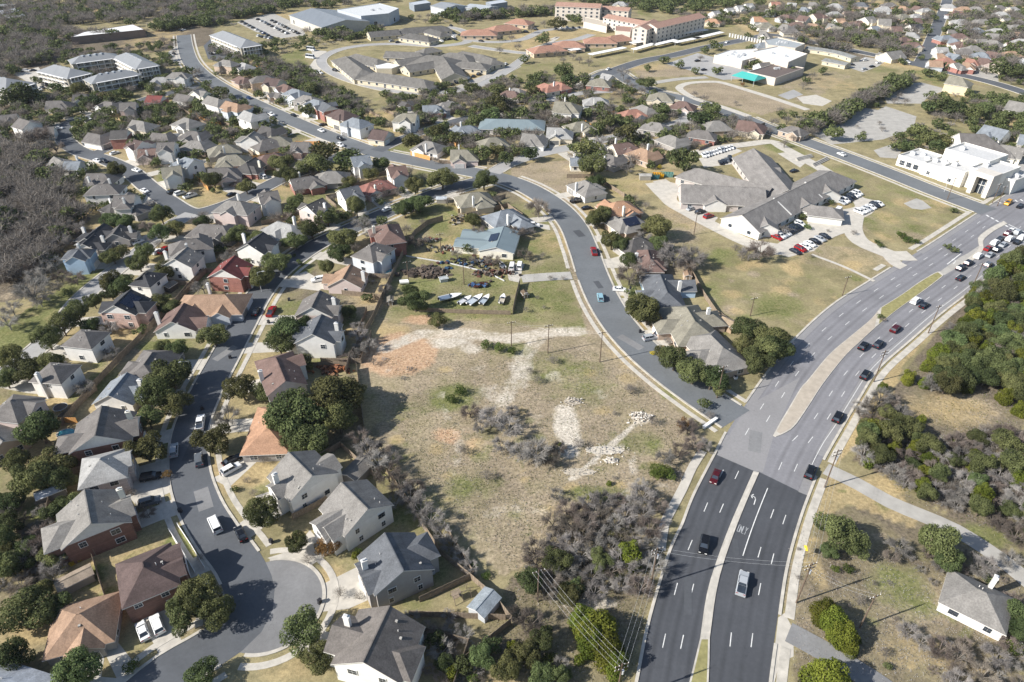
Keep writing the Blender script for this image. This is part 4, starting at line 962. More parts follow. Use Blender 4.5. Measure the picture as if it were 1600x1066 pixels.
# ------------------------------------------------------------------ large buildings made of wings
def wing(root, x1, y1, x2, y2, w, ends, ze, s, roofm, roofc, wallc, wallm='wall', nm='roof'):
    """a straight wing whose ridge is read off the photo; wall and roof are parts of root (root at world origin orientation)"""
    b = w/2; zr = ze+b*s; A, B_ = P(x1, y1, zr), P(x2, y2, zr); d = B_-A; c = (A+B_)/2; rz = math.atan2(d.y, d.x)
    h0, h1 = ends[0] == 'h', ends[1] == 'h'; Lr = d.length; a0 = Lr/2+(b if h0 else 0); a1 = Lr/2+(b if h1 else 0)
    rb, wb = MB(), MB(); roof_faces(rb, a0, a1, b, .6, ze, s, h0, h1); walls_of(wb, a0, a1, b, ze, s, h0, h1, 0)
    T = Matrix.Translation(Vector((c.x, c.y, 0))-root.location) @ Matrix.Rotation(rz, 4, 'Z')
    for mb in (rb, wb): mb.v = [tuple(T @ Vector(p)) for p in mb.v]
    wo = link('wall', wb.mesh('wall', [M[wallm]]), root, color=wallc)
    ro = link('roof', rb.mesh('roof', [M[roofm], M['trim']]), root, color=roofc)
    F = []
    for (px_, py_), ang, ln in (((0, -b), -90, a0+a1), ((0, b), 90, a0+a1), ((-a0, 0), 180, w), ((a1, 0), 0, w)):
        F.append((T @ Vector((px_+(a1-a0)/2*(1 if abs(ang) == 90 else 0), py_, 0)), rz+R(ang), ln))
    return ro, F
def win_row(root, F, z, pitch, ww, wh, facing_only=True, bars=1, prob=1.0, maxn=40):
    for c, ang, ln in F:
        n = Vector((math.cos(ang), math.sin(ang), 0)); t = Vector((-n.y, n.x, 0)); pw = c+root.location
        if facing_only and n.dot(-pw) < 0: continue
        k = min(maxn, max(1, int(ln/pitch)))
        for i in range(k):
            if random.random() > prob: continue
            p = c+t*((i+.5)/k*ln-ln/2)+n*.05
            o = link('window', winmesh(ww, wh, bars), root); o.location = (p.x, p.y, z); o.rotation_euler = (0, 0, ang+R(90))
def flat(root, pts, h, roofc, wallc, parapet=.5, wallm='wall', nm='roof', units=0, base=0):
    """flat-roofed block: roof outline read off the photo at its own height"""
    W_ = [P(x, y, h)-root.location for x, y in pts]; W_ = [(p.x, p.y) for p in W_]
    a = sum(W_[i][0]*W_[(i+1) % len(W_)][1]-W_[(i+1) % len(W_)][0]*W_[i][1] for i in range(len(W_)))
    if a < 0: W_ = W_[::-1]
    wb = MB(); wb.prism(W_, base-.3 if base == 0 else base, h-parapet)
    cx = sum(p[0] for p in W_)/len(W_); cy2 = sum(p[1] for p in W_)/len(W_)
    n = len(W_); inn = [(cx+(x-cx)*.975, cy2+(y-cy2)*.975) for x, y in W_]
    for i in range(n):       # parapet
        j = (i+1) % n; k = len(wb.v)
        wb.v += [(*W_[i], h-parapet), (*W_[j], h-parapet), (*inn[j], h-parapet), (*inn[i], h-parapet), (*W_[i], h), (*W_[j], h), (*inn[j], h), (*inn[i], h)]
        for f in ((4, 5, 6, 7), (0, 1, 5, 4), (2, 3, 7, 6)): wb.f.append(tuple(k+q_ for q_ in f)); wb.m.append(0)
    link('wall', wb.mesh('wall', [M[wallm]]), root, color=wallc)
    rb = MB(); rb.prism(inn, h-parapet-.1, h-parapet+.06)
    ro = link('roof', rb.mesh('roof', [M['stuffcol']]), root, color=roofc)
    rr = random.Random(len(pts)*7+int(h*10))
    for i in range(units):
        t = rr.random(); u = rr.random(); a_, b_, c_ = rr.sample(inn, 3); x = (a_[0]+b_[0]+c_[0])/3*.5+cx*.5; y = (a_[1]+b_[1]+c_[1])/3*.5+cy2*.5
        x += rr.uniform(-2, 2); y += rr.uniform(-2, 2)
        mb = MB(); mb.box(-1, 1, -.7, .7, 0, 1.1); mb.box(-.6, .6, -.4, .4, 1.1, 1.35)
        o = link('roof_unit', shared('roof_unit', lambda: mb.mesh('roof_unit', [M['steel']])), ro); o.location = (x, y, h-parapet+.06)
    F = []
    for i in range(n):
        p, q_ = Vector((*W_[i], 0)), Vector((*W_[(i+1) % n], 0)); d = q_-p; F.append(((p+q_)/2, math.atan2(-d.x, d.y), d.length))
    return ro, F
def base_at(px, py): p = P(px, py); return (p.x, p.y, 0)
def build_large():
    G = rc('G2'); GR = srgb('#95918d', .66)
    # school-like community centre with long grey gable wings
    rt = empty('community_centre', base_at(1190, 330))
    WH = wc('W'); BK = wc('MV')
    for a in [(1065,288,1195,294,17,'gg'), (1178,232,1232,296,18,'gg'), (1092,263,1205,293,14,'hg'), (1160,336,1298,267,17,'gh')]:
        ro, F = wing(rt, *a, 3.4, .5, 'shingle', GR, BK if a[0] != 1160 else WH)
        win_row(rt, F, 1.0, 6, 1.6, 1.4)
    for a in [(1190,330,1200,350,9,'gg'), (1250,306,1264,318,9,'hg'), (1285,282,1298,297,10,'gg'), (1112,296,1120,312,9,'gg'), (1205,262,1218,262,11,'gg'), (1262,318,1290,326,7,'gg'), (1284,322,1300,324,9,'hh')]:
        wing(rt, *a, 3.3, .5, 'shingle', GR, WH)
    for (x0, y0, x1, y1) in ((1209,309,1228,330), (1258,284,1277,302)):
        mb = MB(); A = P(x0, y0, 7.9); rd = P(1298, 267, 7.65)-P(1160, 336, 7.65); rd.normalize(); A -= rt.location; B_ = A+Vector((rd.y, -rd.x, 0))*9.1; B_.z = 3.55; n = rd*.35
        mb.slab([tuple(A+n), tuple(A-n), tuple(B_-n), tuple(B_+n)], .5); link('fire_wall', mb.mesh('fire_wall', [M['trim'], M['trim']]), rt)
    thing(rt, 'sprawling community centre with long grey gable roofed wings', 'building', 1190, 330, label='sprawling community centre with long grey gabled wings beside its parking lots')
    # white arts centre: stepped flat blocks along the road and a tall portal
    O, E_ = P(1399, 258), P(1499, 291); u = E_-O; LU = u.length; rt = empty('arts_centre', O, math.atan2(u.y, u.x)); w_ = srgb('#efece4', .84)
    blocks = [('front_block', .0, .41, 0, 17, 5.2), ('middle_block', .41, .70, -1.2, 15, 5.8), ('road_block', .70, 1.03, -1.8, 13, 7.2), ('hall', .47, 1.12, 11, 27, 10.5), ('foyer', 1.03, 1.42, 1.0, 20, 9.2), ('rear_block', 1.12, 1.55, 9, 24, 6.5)]
    def facade(mb, x0, x1, y0, y1, h):
        mb.box(x0, x1, y0, y1, -.2, h-.9)
        for a_ in ((x0, x1, y0, y0+.35), (x0, x1, y1-.35, y1), (x0, x0+.35, y0+.35, y1-.35), (x1-.35, x1, y0+.35, y1-.35)): mb.box(*a_, h-.9, h)
    for nm, a0, a1, y0, y1, h in blocks:
        mb = MB(); facade(mb, a0*LU, a1*LU, y0+random.random()*.01, y1, h); bo = link('wall', mb.mesh(nm, [M['wall']]), rt, color=w_)
        rb = MB(); rb.box(a0*LU+.36, a1*LU-.36, y0+.37, y1-.36, h-.89, h-.8); ro = link('roof', rb.mesh('roof', [M['stuffcol']]), rt, color=srgb('#dcdcda', .7))
        for k in range(3 if h < 7 else 1):
            mb = MB(); x = a0*LU+(a1-a0)*LU*(k+.7)/3.4; y = y0+(y1-y0)*(.45+.15*(k % 2)); mb.box(x-1.2, x+1.2, y-.8, y+.8, h-.8, h+.6); mb.box(x-.6, x+.6, y-.5, y+.5, h+.6, h+.8); link('roof_unit', mb.mesh('roof_unit', [M['steel']]), ro)
    for t in (.09, .2, .31): o = link('window', winmesh(2.4, 2.2, 2), rt); o.location = (t*LU, -.04, .9)
    for t in (.53, .86): o = link('window', winmesh(1.5, 1.5, 1), rt); o.location = (t*LU, -1.24 if t < .7 else -1.84, 1)
    px0 = 1.17*LU; pw = .27*LU; mb = MB()
    for x0, x1, z0, z1 in ((px0, px0+pw*.22, 0, 10), (px0+pw*.78, px0+pw, 0, 10), (px0+pw*.22, px0+pw*.78, 7.9, 10)): mb.box(x0, x1, -4.5, 2.5, z0, z1)
    link('portal', mb.mesh('portal', [M['wall']]), rt, color=srgb('#e2dbd0', .84)); mb = MB(); mb.box(px0+pw*.22, px0+pw*.78, -1.2, -1, 0, 7.9)
    link('window', mb.mesh('portal_glass', [M['glass']]), rt); mb = MB()
    for k in (1, 2): mb.box(px0+pw*(.22+.56*k/3)-.08, px0+pw*(.22+.56*k/3)+.08, -1.3, -1.2, 0, 7.9)
    mb.box(px0+pw*.22, px0+pw*.78, -1.3, -1.21, 3.8, 4.0); link('mullion', mb.mesh('mullion', [M['frame']]), rt)
    for i in range(4):      # four round letters on the front wall of the hall
        mb = MB(); cx = LU*.76+i*2.3; r_ = .8; sx = -1 if i == 3 else 1
        for k in range(10):
            a0, a1 = R(50+k*26), R(50+(k+1)*26); p = [(cx+sx*rr_*math.cos(a), 10.9, 9.0+rr_*math.sin(a)) for rr_, a in ((r_, a0), (r_, a1), (r_*.6, a1), (r_*.6, a0))]; mb.face(p if sx < 0 else p[::-1])
        if i == 3: mb.box(cx-.62, cx-.36, 10.88, 10.99, 8.3, 9.7)
        link('emblem', mb.mesh('emblem', [M['conc2']]), rt)
    thing(rt, 'white arts centre', 'building', 1490, 270, label='bright white flat roofed arts centre with tall portal by the crossroads')
    # office blocks with pale metal hip roofs and white balconies
    for i, (a, lab) in enumerate([((84,101,110,107,16,'hh'),'westernmost of the pale roofed apartment blocks, beside its parking lot'), ((125,87,164,82,14,'hh'),'rear apartment block with pale hip roof behind the courtyard trees'), ((197,82,222,94,15,'hh'),'apartment block with pale dormered roof nearest the curving road'), ((153,116,193,109,14,'hh'),'apartment block with white balconies facing the brown houses'),
                                ((-20,118,10,122,20,'hh'),'pale roofed apartment block cut by the photo edge'), ((348,48,384,62,16,'hh'),'detached white balconied apartment block beside the straight road')]):
        rt = empty('apartment_block', base_at((a[0]+a[2])/2, (a[1]+a[3])/2+14))
        ro, F = wing(rt, *a, 8.2, .42, 'metalroof', srgb('#a9abac', .62), srgb('#b9b3a4', .7))
        for z in (1, 3.6, 6.2): win_row(rt, F, z, 5, 2.4, 1.7, bars=0, maxn=9)
        for c, ang, ln in F:      # balcony floors
            n = Vector((math.cos(ang), math.sin(ang), 0))
            if n.dot(-(c+rt.location)) < 0 or ln < 15: continue
            t = Vector((-n.y, n.x, 0)); T = Matrix.Translation(c) @ Matrix.Rotation(ang-R(90), 4, 'Z'); mb = MB()
            for z in (2.7, 5.3, 7.9): mb.box(-ln*.42, ln*.42, 0, 1.5, z, z+.2, 0, T)
            for k in range(7): x = -ln*.42+k*ln*.14; mb.box(x-.12, x+.12, 1.25, 1.5, 0, 7.9, 0, T)
            link('balcony', mb.mesh('balcony', [M['white']]), rt)
        for k in range(4):
            t = (k+.5)/4; p = P(a[0]+(a[2]-a[0])*t, a[1]+(a[3]-a[1])*t+4, 9.6)-rt.location; mb = MB(); mb.box(p.x-.9, p.x+.9, p.y-1.4, p.y+1, 9, 11.2, 0); link('dormer', mb.mesh('dormer', [M['metalroof']]), ro, color=srgb('#c8ced4', .7))
        thing(rt, lab, 'apartment block', a[0], a[1]+8, label=lab)
    # warehouses
    for a, ze, rcol, wcol, lab in [((487,13,540,31,44,'gg'),7,'#9aa0a6','#cfcac0','long grey roofed warehouse beside the crowded car yard'),
                     ((690,3,712,8,26,'gg'),7,'#a9adb0','#c9ced2','pale metal warehouse beyond the brushy fence line'), ((735,6,768,10,22,'gg'),6,'#c9cfd2','#b9c0c4','low white roofed metal shed left of the cypress trees')]:
        rt = empty('warehouse', base_at(a[0], a[1]+20)); ro, F = wing(rt, *a, ze, .16, 'metalroof', srgb(rcol, .62), srgb(wcol, .8)); win_row(rt, F, 1, 14, 2.6, 3, bars=0, prob=.5)
        thing(rt, lab, 'warehouse', a[0], a[1]+10, label=lab)
    rt = empty('warehouse', base_at(575, 36)); ro, F = flat(rt, [(527,15),(592,5),(623,13),(607,21),(564,25)], 10, srgb('#dfe2e2', .72), srgb('#c3cad2', .78), .4, units=3); win_row(rt, F, 1, 16, 3, 3.4, bars=0)
    thing(rt, '', 'warehouse', 575, 36, label='big white flat roofed warehouse with blue grey walls')
    rt = empty('warehouse', base_at(160, 50)); flat(rt, [(110,58),(130,50),(208,38),(226,46)], 6, srgb('#f0f0ee', .8), srgb('#8a7a70', .8), .3); mb = MB(); p = P(112, 64)-rt.location; q0 = P(143, 61)-rt.location
    mb.slab([(p.x, p.y, 3.4), (q0.x, q0.y, 3.4), (q0.x, q0.y+6, 3.6), (p.x, p.y+6, 3.6)], .2); link('canopy', mb.mesh('canopy', [M['trim'], M['trim']]), rt)
    thing(rt, '', 'warehouse', 160, 50, label='long low building with white roof at the wood edge')
    for i, (x, y) in enumerate(((5, 8), (12, 17), (22, 24), (655, 4), (775, 3))):
        rt = empty('industrial_shed', base_at(x, y)); flat(rt, [(x-16, y), (x+10, y-4), (x+18, y), (x-8, y+4)], 6, srgb('#ccd2d8', .7), srgb('#9aa3ad', .7), .3)
        thing(rt, 'pale flat roofed industrial shed', 'shed', x, y, 'shed', 'far industrial sheds')
    # clay tiled four-storey residence with white walls
    TL = srgb('#bb9786', .66); CWH = srgb('#e6dcd0', .76)
    rt = empty('residence', base_at(1030, 60))
    for a, ze in (((1016,37,1092,20,14,'gg'),12), ((1000,41,1022,30,12,'gg'),12), ((950,22,1010,33,12,'gg'),9), ((870,3,940,6,14,'gg'),12), ((925,8,985,12,12,'gg'),9)):
        ro, F = wing(rt, *a, ze, .35, 'tile', TL, CWH)
        for z in ([1, 4, 7, 10] if ze > 10 else [1, 4, 7]): win_row(rt, F, z, 5, 1.8, 1.6, bars=0, maxn=12)
    flat(rt, [(962,40),(988,42),(985,50),(962,48)], 6, TL, CWH, .3); flat(rt, [(912,26),(950,34),(948,42),(912,34)], 5, srgb('#d9cdbb', .7), CWH, .3)
    thing(rt, '', 'residence', 1030, 60, label='large white walled residence with clay tile roofs and four storeys')
    for i, (x1, y1, x2, y2, lab) in enumerate([(735,46,762,46,'westernmost clay tiled villa by the round island'), (776,40,796,38,'clay tiled villa behind the large round oak'), (806,29,818,30,'smallest clay tiled villa beyond the oak hedge'), (843,72,866,70,'clay tiled villa beside the golden lawn'), (880,64,898,64,'clay tiled villa between the carport and the lawn'), (928,58,948,58,'clay tiled villa with arched porch near the carports'), (955,56,972,54,'clay tiled villa next to the four storey residence')]):
        rt = empty('villa', base_at((x1+x2)/2, y1+8)); ro, F = wing(rt, x1, y1, x2, y2, 15, 'hh', 3.4, .42, 'tile', srgb('#b98f7b', .66), srgb('#d8c3a8', .78)); win_row(rt, F, 1, 6, 1.8, 1.6, bars=0)
        thing(rt, '', 'villa', x1, y1, label=lab)
    # carports
    cps = [(1110,56,1178,46), (1096,62,1174,51), (1060,60,1104,52), (1024,67,1056,62), (988,80,1026,71), (926,84,980,74), (985,66,1008,64), (1010,70,1050,62)]
    for i, (x1, y1, x2, y2) in enumerate([(1035,58,1070,50), (1066,52,1104,46), (1055,66,1095,58), (1085,60,1128,50), (990,77,1022,68), (1022,70,1056,62), (922,85,976,74), (986,67,1008,64), (890,78,906,76)]):
        A, B_ = P(x1, y1, 2.8), P(x2, y2, 2.8); d = B_-A; L_ = d.length; rt = empty('carport', (A.x, A.y, 0), math.atan2(d.y, d.x)); mb = MB(); mb.box(0, L_, -2.6, 2.6, 2.6, 2.8); link('canopy', mb.mesh('carport_roof', [M['white']]), rt)
        for k in range(int(L_/6)+1):
            mb2 = MB(); mb2.box(-.1, .1, -.1, .1, 0, 2.6); o = link('post', shared('carport_post', lambda: mb2.mesh('post', [M['steel']])), rt); o.location = (min(L_-.2, .2+k*6), 0, 0)
        thing(rt, 'long white roofed carport', 'carport', x1, y1, 'carport', 'carports by the residence')
    # senior living complex: grey wings inside the loop road
    rt = empty('care_home', base_at(640, 110)); GG = srgb('#87847f', .62); CR = srgb('#cfc5ae', .9)
    for a in [(540,88,566,108,17,'hh'), (556,84,590,92,15,'hh'), (584,113,625,118,16,'hh'), (622,118,662,124,16,'hh'), (632,103,686,94,13,'gh'), (618,94,672,86,13,'gh'), (603,80,655,82,13,'gh'), (668,86,692,88,24,'hh'), (694,90,710,114,17,'gg'), (702,82,724,84,18,'hh'), (722,96,750,98,13,'hh'), (722,80,756,86,13,'hh'), (745,84,770,92,12,'hh'), (664,76,676,74,10,'hh')]:
        ro, F = wing(rt, *a, 3.3, .42, 'shingle', GG, CR); win_row(rt, F, 1, 5.5, 1.5, 1.4, bars=0, maxn=8)
    flat(rt, [(585,101),(605,98),(626,102),(612,107),(588,107)], 4.2, srgb('#eef0f0', .8), CR, .3)
    thing(rt, '', 'care home', 640, 110, label='sprawling care home with many grey hipped wings inside the loop road')
    rt = empty('care_home', base_at(610, 55))
    for a in [(575,50,622,46,13,'gg'), (632,44,690,40,14,'hh'), (640,52,668,56,13,'hh'), (672,45,690,50,11,'hh')]:
        ro, F = wing(rt, *a, 3.3, .42, 'shingle', srgb('#757370', .62), CR); win_row(rt, F, 1, 6, 1.5, 1.4, bars=0, maxn=7)
    thing(rt, '', 'care home', 610, 55, label='low dark grey roofed annex behind the loop road')
    # school
    rt = empty('school', base_at(1180, 100)); wr = srgb('#e9ebea', .78); cw = srgb('#d6ccc0', .85)
    flat(rt, [(1116,86),(1140,78),(1180,76),(1200,84),(1160,95),(1148,92)], 5.5, wr, cw, .5, units=8)
    flat(rt, [(1175,80),(1215,72),(1262,84),(1232,97),(1205,90)], 8.5, wr, cw, .6, units=2)
    flat(rt, [(1194,62),(1215,58),(1258,68),(1243,75),(1200,70)], 6.5, srgb('#b4babc', .7), cw, .6, units=4)
    flat(rt, [(1162,88),(1186,84),(1196,88),(1172,95)], 5, wr, cw, .5)
    ro, F = flat(rt, [(1168,112),(1215,98),(1257,106),(1212,122)], 5, srgb('#7d706a', .62), cw, .6, units=3)
    thing(rt, '', 'school', 1180, 100, label='white roofed school with flat brown gymnasium roof in front')
    for i, a in enumerate([(1262,72,1290,76), (1290,76,1312,80), (1312,80,1338,88), (1290,91,1326,98)]):
        rt = empty('portable_classroom', base_at((a[0]+a[2])/2, a[1]+8)); ro, F = wing(rt, *a, 8, 'gg', 3, .25, 'shingle', srgb('#9a9c9a', .62), srgb('#d8cfb8', .8)); win_row(rt, F, 1, 6, 1.2, 1, bars=0)
        thing(rt, 'cream portable classroom with grey roof', 'classroom', a[0], a[1], 'classroom', 'portable classrooms')
    # teal shade canopy on posts
    A = [P(x, y, z) for x, y, z in ((1142,115,3.6), (1157,112,5.2), (1177,117,5.2), (1180,127,3.6), (1157,122,3.6))]
    rt = empty('shade_canopy', base_at(1160, 130)); loc = rt.location; mb = MB(); A = [p-loc for p in A]
    c0, c1 = P(1143, 117, 4), P(1179, 126, 4); c0 -= loc; c1 -= loc; u = (c1-c0); L_ = u.length; u.normalize(); n = Vector((-u.y, u.x, 0))
    Q = lambda s_, t_, z: tuple(c0+u*L_*s_+n*t_+Vector((0, 0, z-4)))
    mb.slab([Q(0, 0, 3.6), Q(1, 0, 3.6), Q(.85, 7, 5.8), Q(.15, 7, 5.8)], .08); mb.slab([Q(1, 14, 3.6), Q(0, 14, 3.6), Q(.15, 7, 5.8), Q(.85, 7, 5.8)], .08)
    mb.slab([Q(0, 14, 3.6), Q(0, 0, 3.6), Q(.15, 7, 5.8)], .08); mb.slab([Q(1, 0, 3.6), Q(1, 14, 3.6), Q(.85, 7, 5.8)], .08)
    link('fabric', mb.mesh('fabric', [M['stuffcol'], M['stuffcol']]), rt, color=srgb('#4fb8b0', .75))
    for s_ in (0.02, .5, .98):
        for t_ in (.2, 13.8):
            mb = MB(); p = Q(s_, t_, 3.6); mb.tube((p[0], p[1], 0), (p[0], p[1], 3.65), .14); link('post', mb.mesh('post', [M['steel']]), rt)
    thing(rt, '', 'canopy', 1160, 120, label='teal fabric shade canopy on posts beside the school track')
M['asph_patch2'] = M['asph_patch'] if 'asph_patch' in M else None
# ------------------------------------------------------------------ trees
def leafmat(name, dark, light, sat=.10):
    m, t, b = mat(name); oi = nod(t, 'ShaderNodeObjectInfo')
    c = mixc(t, ramp(t, noise(t, .55, 3, .6), .35, .65), dark, light)
    h = nod(t, 'ShaderNodeHueSaturation'); t.links.new(c, h.inputs['Color'])
    t.links.new(ramp(t, oi.outputs['Random'], 0, 1, .5-sat*.16, .5+sat*.22), h.inputs['Hue']); t.links.new(ramp(t, mathn(t, 'FRACT', mathn(t, 'MULTIPLY', oi.outputs['Random'], 7.31)), 0, 1, .6, 1.35), h.inputs['Value'])
    t.links.new(h.outputs[0], b.inputs['Base Color']); b.inputs['Roughness'].default_value = .75; b.inputs['Specular IOR Level'].default_value = .12
    tr = nod(t, 'ShaderNodeBsdfTranslucent'); t.links.new(h.outputs[0], tr.inputs[0]); mx = nod(t, 'ShaderNodeMixShader'); mx.inputs[0].default_value = .3
    t.links.new(b.outputs[0], mx.inputs[1]); t.links.new(tr.outputs[0], mx.inputs[2]); t.links.new(mx.outputs[0], t.nodes['Material Output'].inputs[0])
    return m
M['leaf_E'] = leafmat('oak_foliage', (.054, .066, .026), (.19, .205, .082), .22)
M['leaf_J'] = leafmat('juniper_foliage', (.085, .105, .016), (.19, .205, .034))
M['leaf_R'] = leafmat('rust_foliage', (.16, .085, .03), (.28, .16, .07))
M['leaf_Y'] = leafmat('yellow_foliage', (.42, .34, .02), (.7, .6, .05))
M['leaf_G'] = leafmat('shrub_foliage', (.05, .08, .015), (.15, .19, .05))
M['leaf_C'] = leafmat('cypress_foliage', (.025, .04, .014), (.06, .08, .03))
M['twig'] = leafmat('bare_twigs', (.16, .135, .115), (.3, .255, .22))
M['twig3'] = leafmat('dark_twigs', (.098, .087, .077), (.21, .188, .168))
M['twig2'] = leafmat('grey_twigs', (.22, .205, .19), (.40, .375, .35))
def quads(C_, Nn, size, rng, aspect=1.0):
    n = len(C_); a = rng.normal(size=(n, 3)); t = np.cross(Nn, a); t /= np.linalg.norm(t, axis=1)[:, None]+1e-9; u = np.cross(Nn, t)
    s = (size*rng.uniform(.6, 1.3, n))[:, None]*.5; t = t*s*aspect; u = u*s
    V = np.stack([C_-t-u, C_+t-u, C_+t+u, C_-t+u], 1).reshape(-1, 3); F = np.arange(4*n).reshape(-1, 4); return V, F
def crown_cloud(seed, nleaf, size, lobes=14, flat_=.72, kind='E'):
    rng = np.random.default_rng(seed); C_, N_ = [], []
    L = []
    for i in range(lobes):
        d = rng.normal(size=3); d[2] = abs(d[2])*.9-.25; d /= np.linalg.norm(d); rr = rng.uniform(.38, .86) if kind != 'C' else .3
        L.append((d*rr*np.array([1, 1, flat_]), rng.uniform(.2, .46)))
    L.append((np.array([0, 0, -.05]), .48))
    if kind == 'J': L = [(np.array([math.cos(i*2.4)*.5*rng.uniform(.3, 1), math.sin(i*2.4)*.5*rng.uniform(.3, 1), -.45+1.15*i/lobes]), .5-.27*i/lobes) for i in range(lobes)]
    if kind == 'C': L = [(np.array([0, 0, -.8+1.9*i/lobes]), .42*math.sin(math.pi*(.15+.75*(1-i/lobes)))) for i in range(lobes)]
    tot = sum(r_**2 for _, r_ in L)
    for c, r_ in L:
        k = max(8, int(nleaf*r_**2/tot)); d = rng.normal(size=(k, 3)); d /= np.linalg.norm(d, axis=1)[:, None]
        p = c+d*r_*rng.uniform(.72, 1.08, k)[:, None]
        nn = d+rng.normal(scale=.55, size=(k, 3)); nn /= np.linalg.norm(nn, axis=1)[:, None]; C_.append(p); N_.append(nn)
    C_ = np.concatenate(C_); N_ = np.concatenate(N_)
    keep = np.ones(len(C_), bool)
    for c, r_ in L: keep &= ~(np.linalg.norm(C_-c, axis=1) < r_*.6)
    C_, N_ = C_[keep], N_[keep]; return quads(C_, N_, size, rng)
def trunk_mb(seed, h, r_, spread, top=.75):
    rr = random.Random(seed); mb = MB(); mb.tube((0, 0, -.1), (rr.uniform(-.05, .05), 0, h*.5), r_, r_*.75, 7)
    for i in range(5):
        a = i*1.26+rr.uniform(-.3, .3); mb.tube((0, 0, h*.45), (math.cos(a)*spread, math.sin(a)*spread, h*top+rr.uniform(-.1, .15)), r_*.6, r_*.2, 5)
    return mb
VAR = {}
def variants():
    for k, n in (('E', 6), ('J', 4), ('R', 2), ('Y', 2), ('G', 3), ('C', 1)):
        for lod, (nl, sz) in enumerate(((10500, .05), (1600, .105))):
            VAR[k, lod] = []
            for i in range(n):
                V, F = crown_cloud(i*17+ord(k), nl if k in 'EJ' else nl//2, sz, 16 if k != 'C' else 9, .75 if k != 'J' else 1.0, k if k in 'JC' else 'E')
                V = V.copy(); V[:, 2] += .95 if k in 'ER' else (.62 if k != 'C' else 1.0)
                V[:, 2] = np.maximum(V[:, 2], .02)
                VAR[k, lod].append(np_mesh('crown', V, F, [M['leaf_'+k]]))
    for i in range(4): VAR.setdefault('trunk', []).append(trunk_mb(i, .75, .075, .4, 1.25).mesh('trunk', [M['bark']]))
    for i in range(7):       # leafless trees: trunk, forking limbs and a haze of fine twigs; crown radius about 1
        for lod in (0, 1):
            rg = random.Random(i*31+5); mb = MB(); tips = []
            mb.tube((0, 0, -.05), (0, 0, .42), .06, .045, 6, 0, False)
            for a_ in range(6):
                an = a_*1.05+rg.uniform(-.3, .3); r1 = rg.uniform(.3, .5); p1 = Vector((math.cos(an)*r1, math.sin(an)*r1, rg.uniform(.75, 1.05))); mb.tube((0, 0, .38), p1, .036, .022, 5, 0, False)
                for b_ in range(3 if lod else 4):
                    a2 = an+rg.uniform(-.8, .8); r2 = rg.uniform(.5, .95); p2 = Vector((math.cos(a2)*r2, math.sin(a2)*r2, rg.uniform(.75, 1.5)-.35*r2)); mb.tube(p1, p2, .018, .008, 4, 0, False); tips.append((p1, p2))
            rng = np.random.default_rng(i+40); n = 420 if lod else 1700; V, F = [], []
            T0 = np.array([t_[0] for t_ in tips]); T1 = np.array([t_[1] for t_ in tips]); k = rng.integers(0, len(tips), n); u = rng.uniform(.15, 1.0, n)[:, None]
            p = T0[k]*(1-u)+T1[k]*u+rng.normal(scale=.05, size=(n, 3)); d = p-np.array([0, 0, .55]); d /= np.linalg.norm(d, axis=1)[:, None]; d = d+rng.normal(scale=.6, size=(n, 3)); d /= np.linalg.norm(d, axis=1)[:, None]
            e = p+d*rng.uniform(.14, .36, n)[:, None]; sd_ = np.cross(rng.normal(size=(n, 3)), d); sd_ /= np.linalg.norm(sd_, axis=1)[:, None]; sd_ *= (.015 if lod else .0078)
            VV = np.stack([p-sd_, p+sd_, e+sd_*.5, e-sd_*.5], 1).reshape(-1, 3); n0 = len(mb.v)
            for tone in ('twig', 'twig2'):
                me = bpy.data.meshes.new('crown'); me.from_pydata(mb.v+[tuple(q_) for q_ in VV], [], mb.f+[tuple(n0+4*j+m_ for m_ in range(4)) for j in range(n)]); me.materials.append(M[tone]); me.update(); VAR.setdefault(('B', lod, tone), []).append(me)
TREES = []
KN = dict(E=('oak_tree', 'evergreen oak', 'tree'), J=('juniper_tree', 'bright green juniper', 'tree'), B=('bare_tree', 'bare leafless tree', 'tree'), S=('shrub', 'green shrub', 'shrub'), R=('rust_tree', 'rust brown leaved tree', 'tree'), Y=('yellow_shrub', 'yellow flowering shrub', 'shrub'), C=('cypress_tree', 'dark narrow cypress', 'tree'), G=('bare_shrub', 'leafless brown shrub', 'shrub'))
COUNT = {}
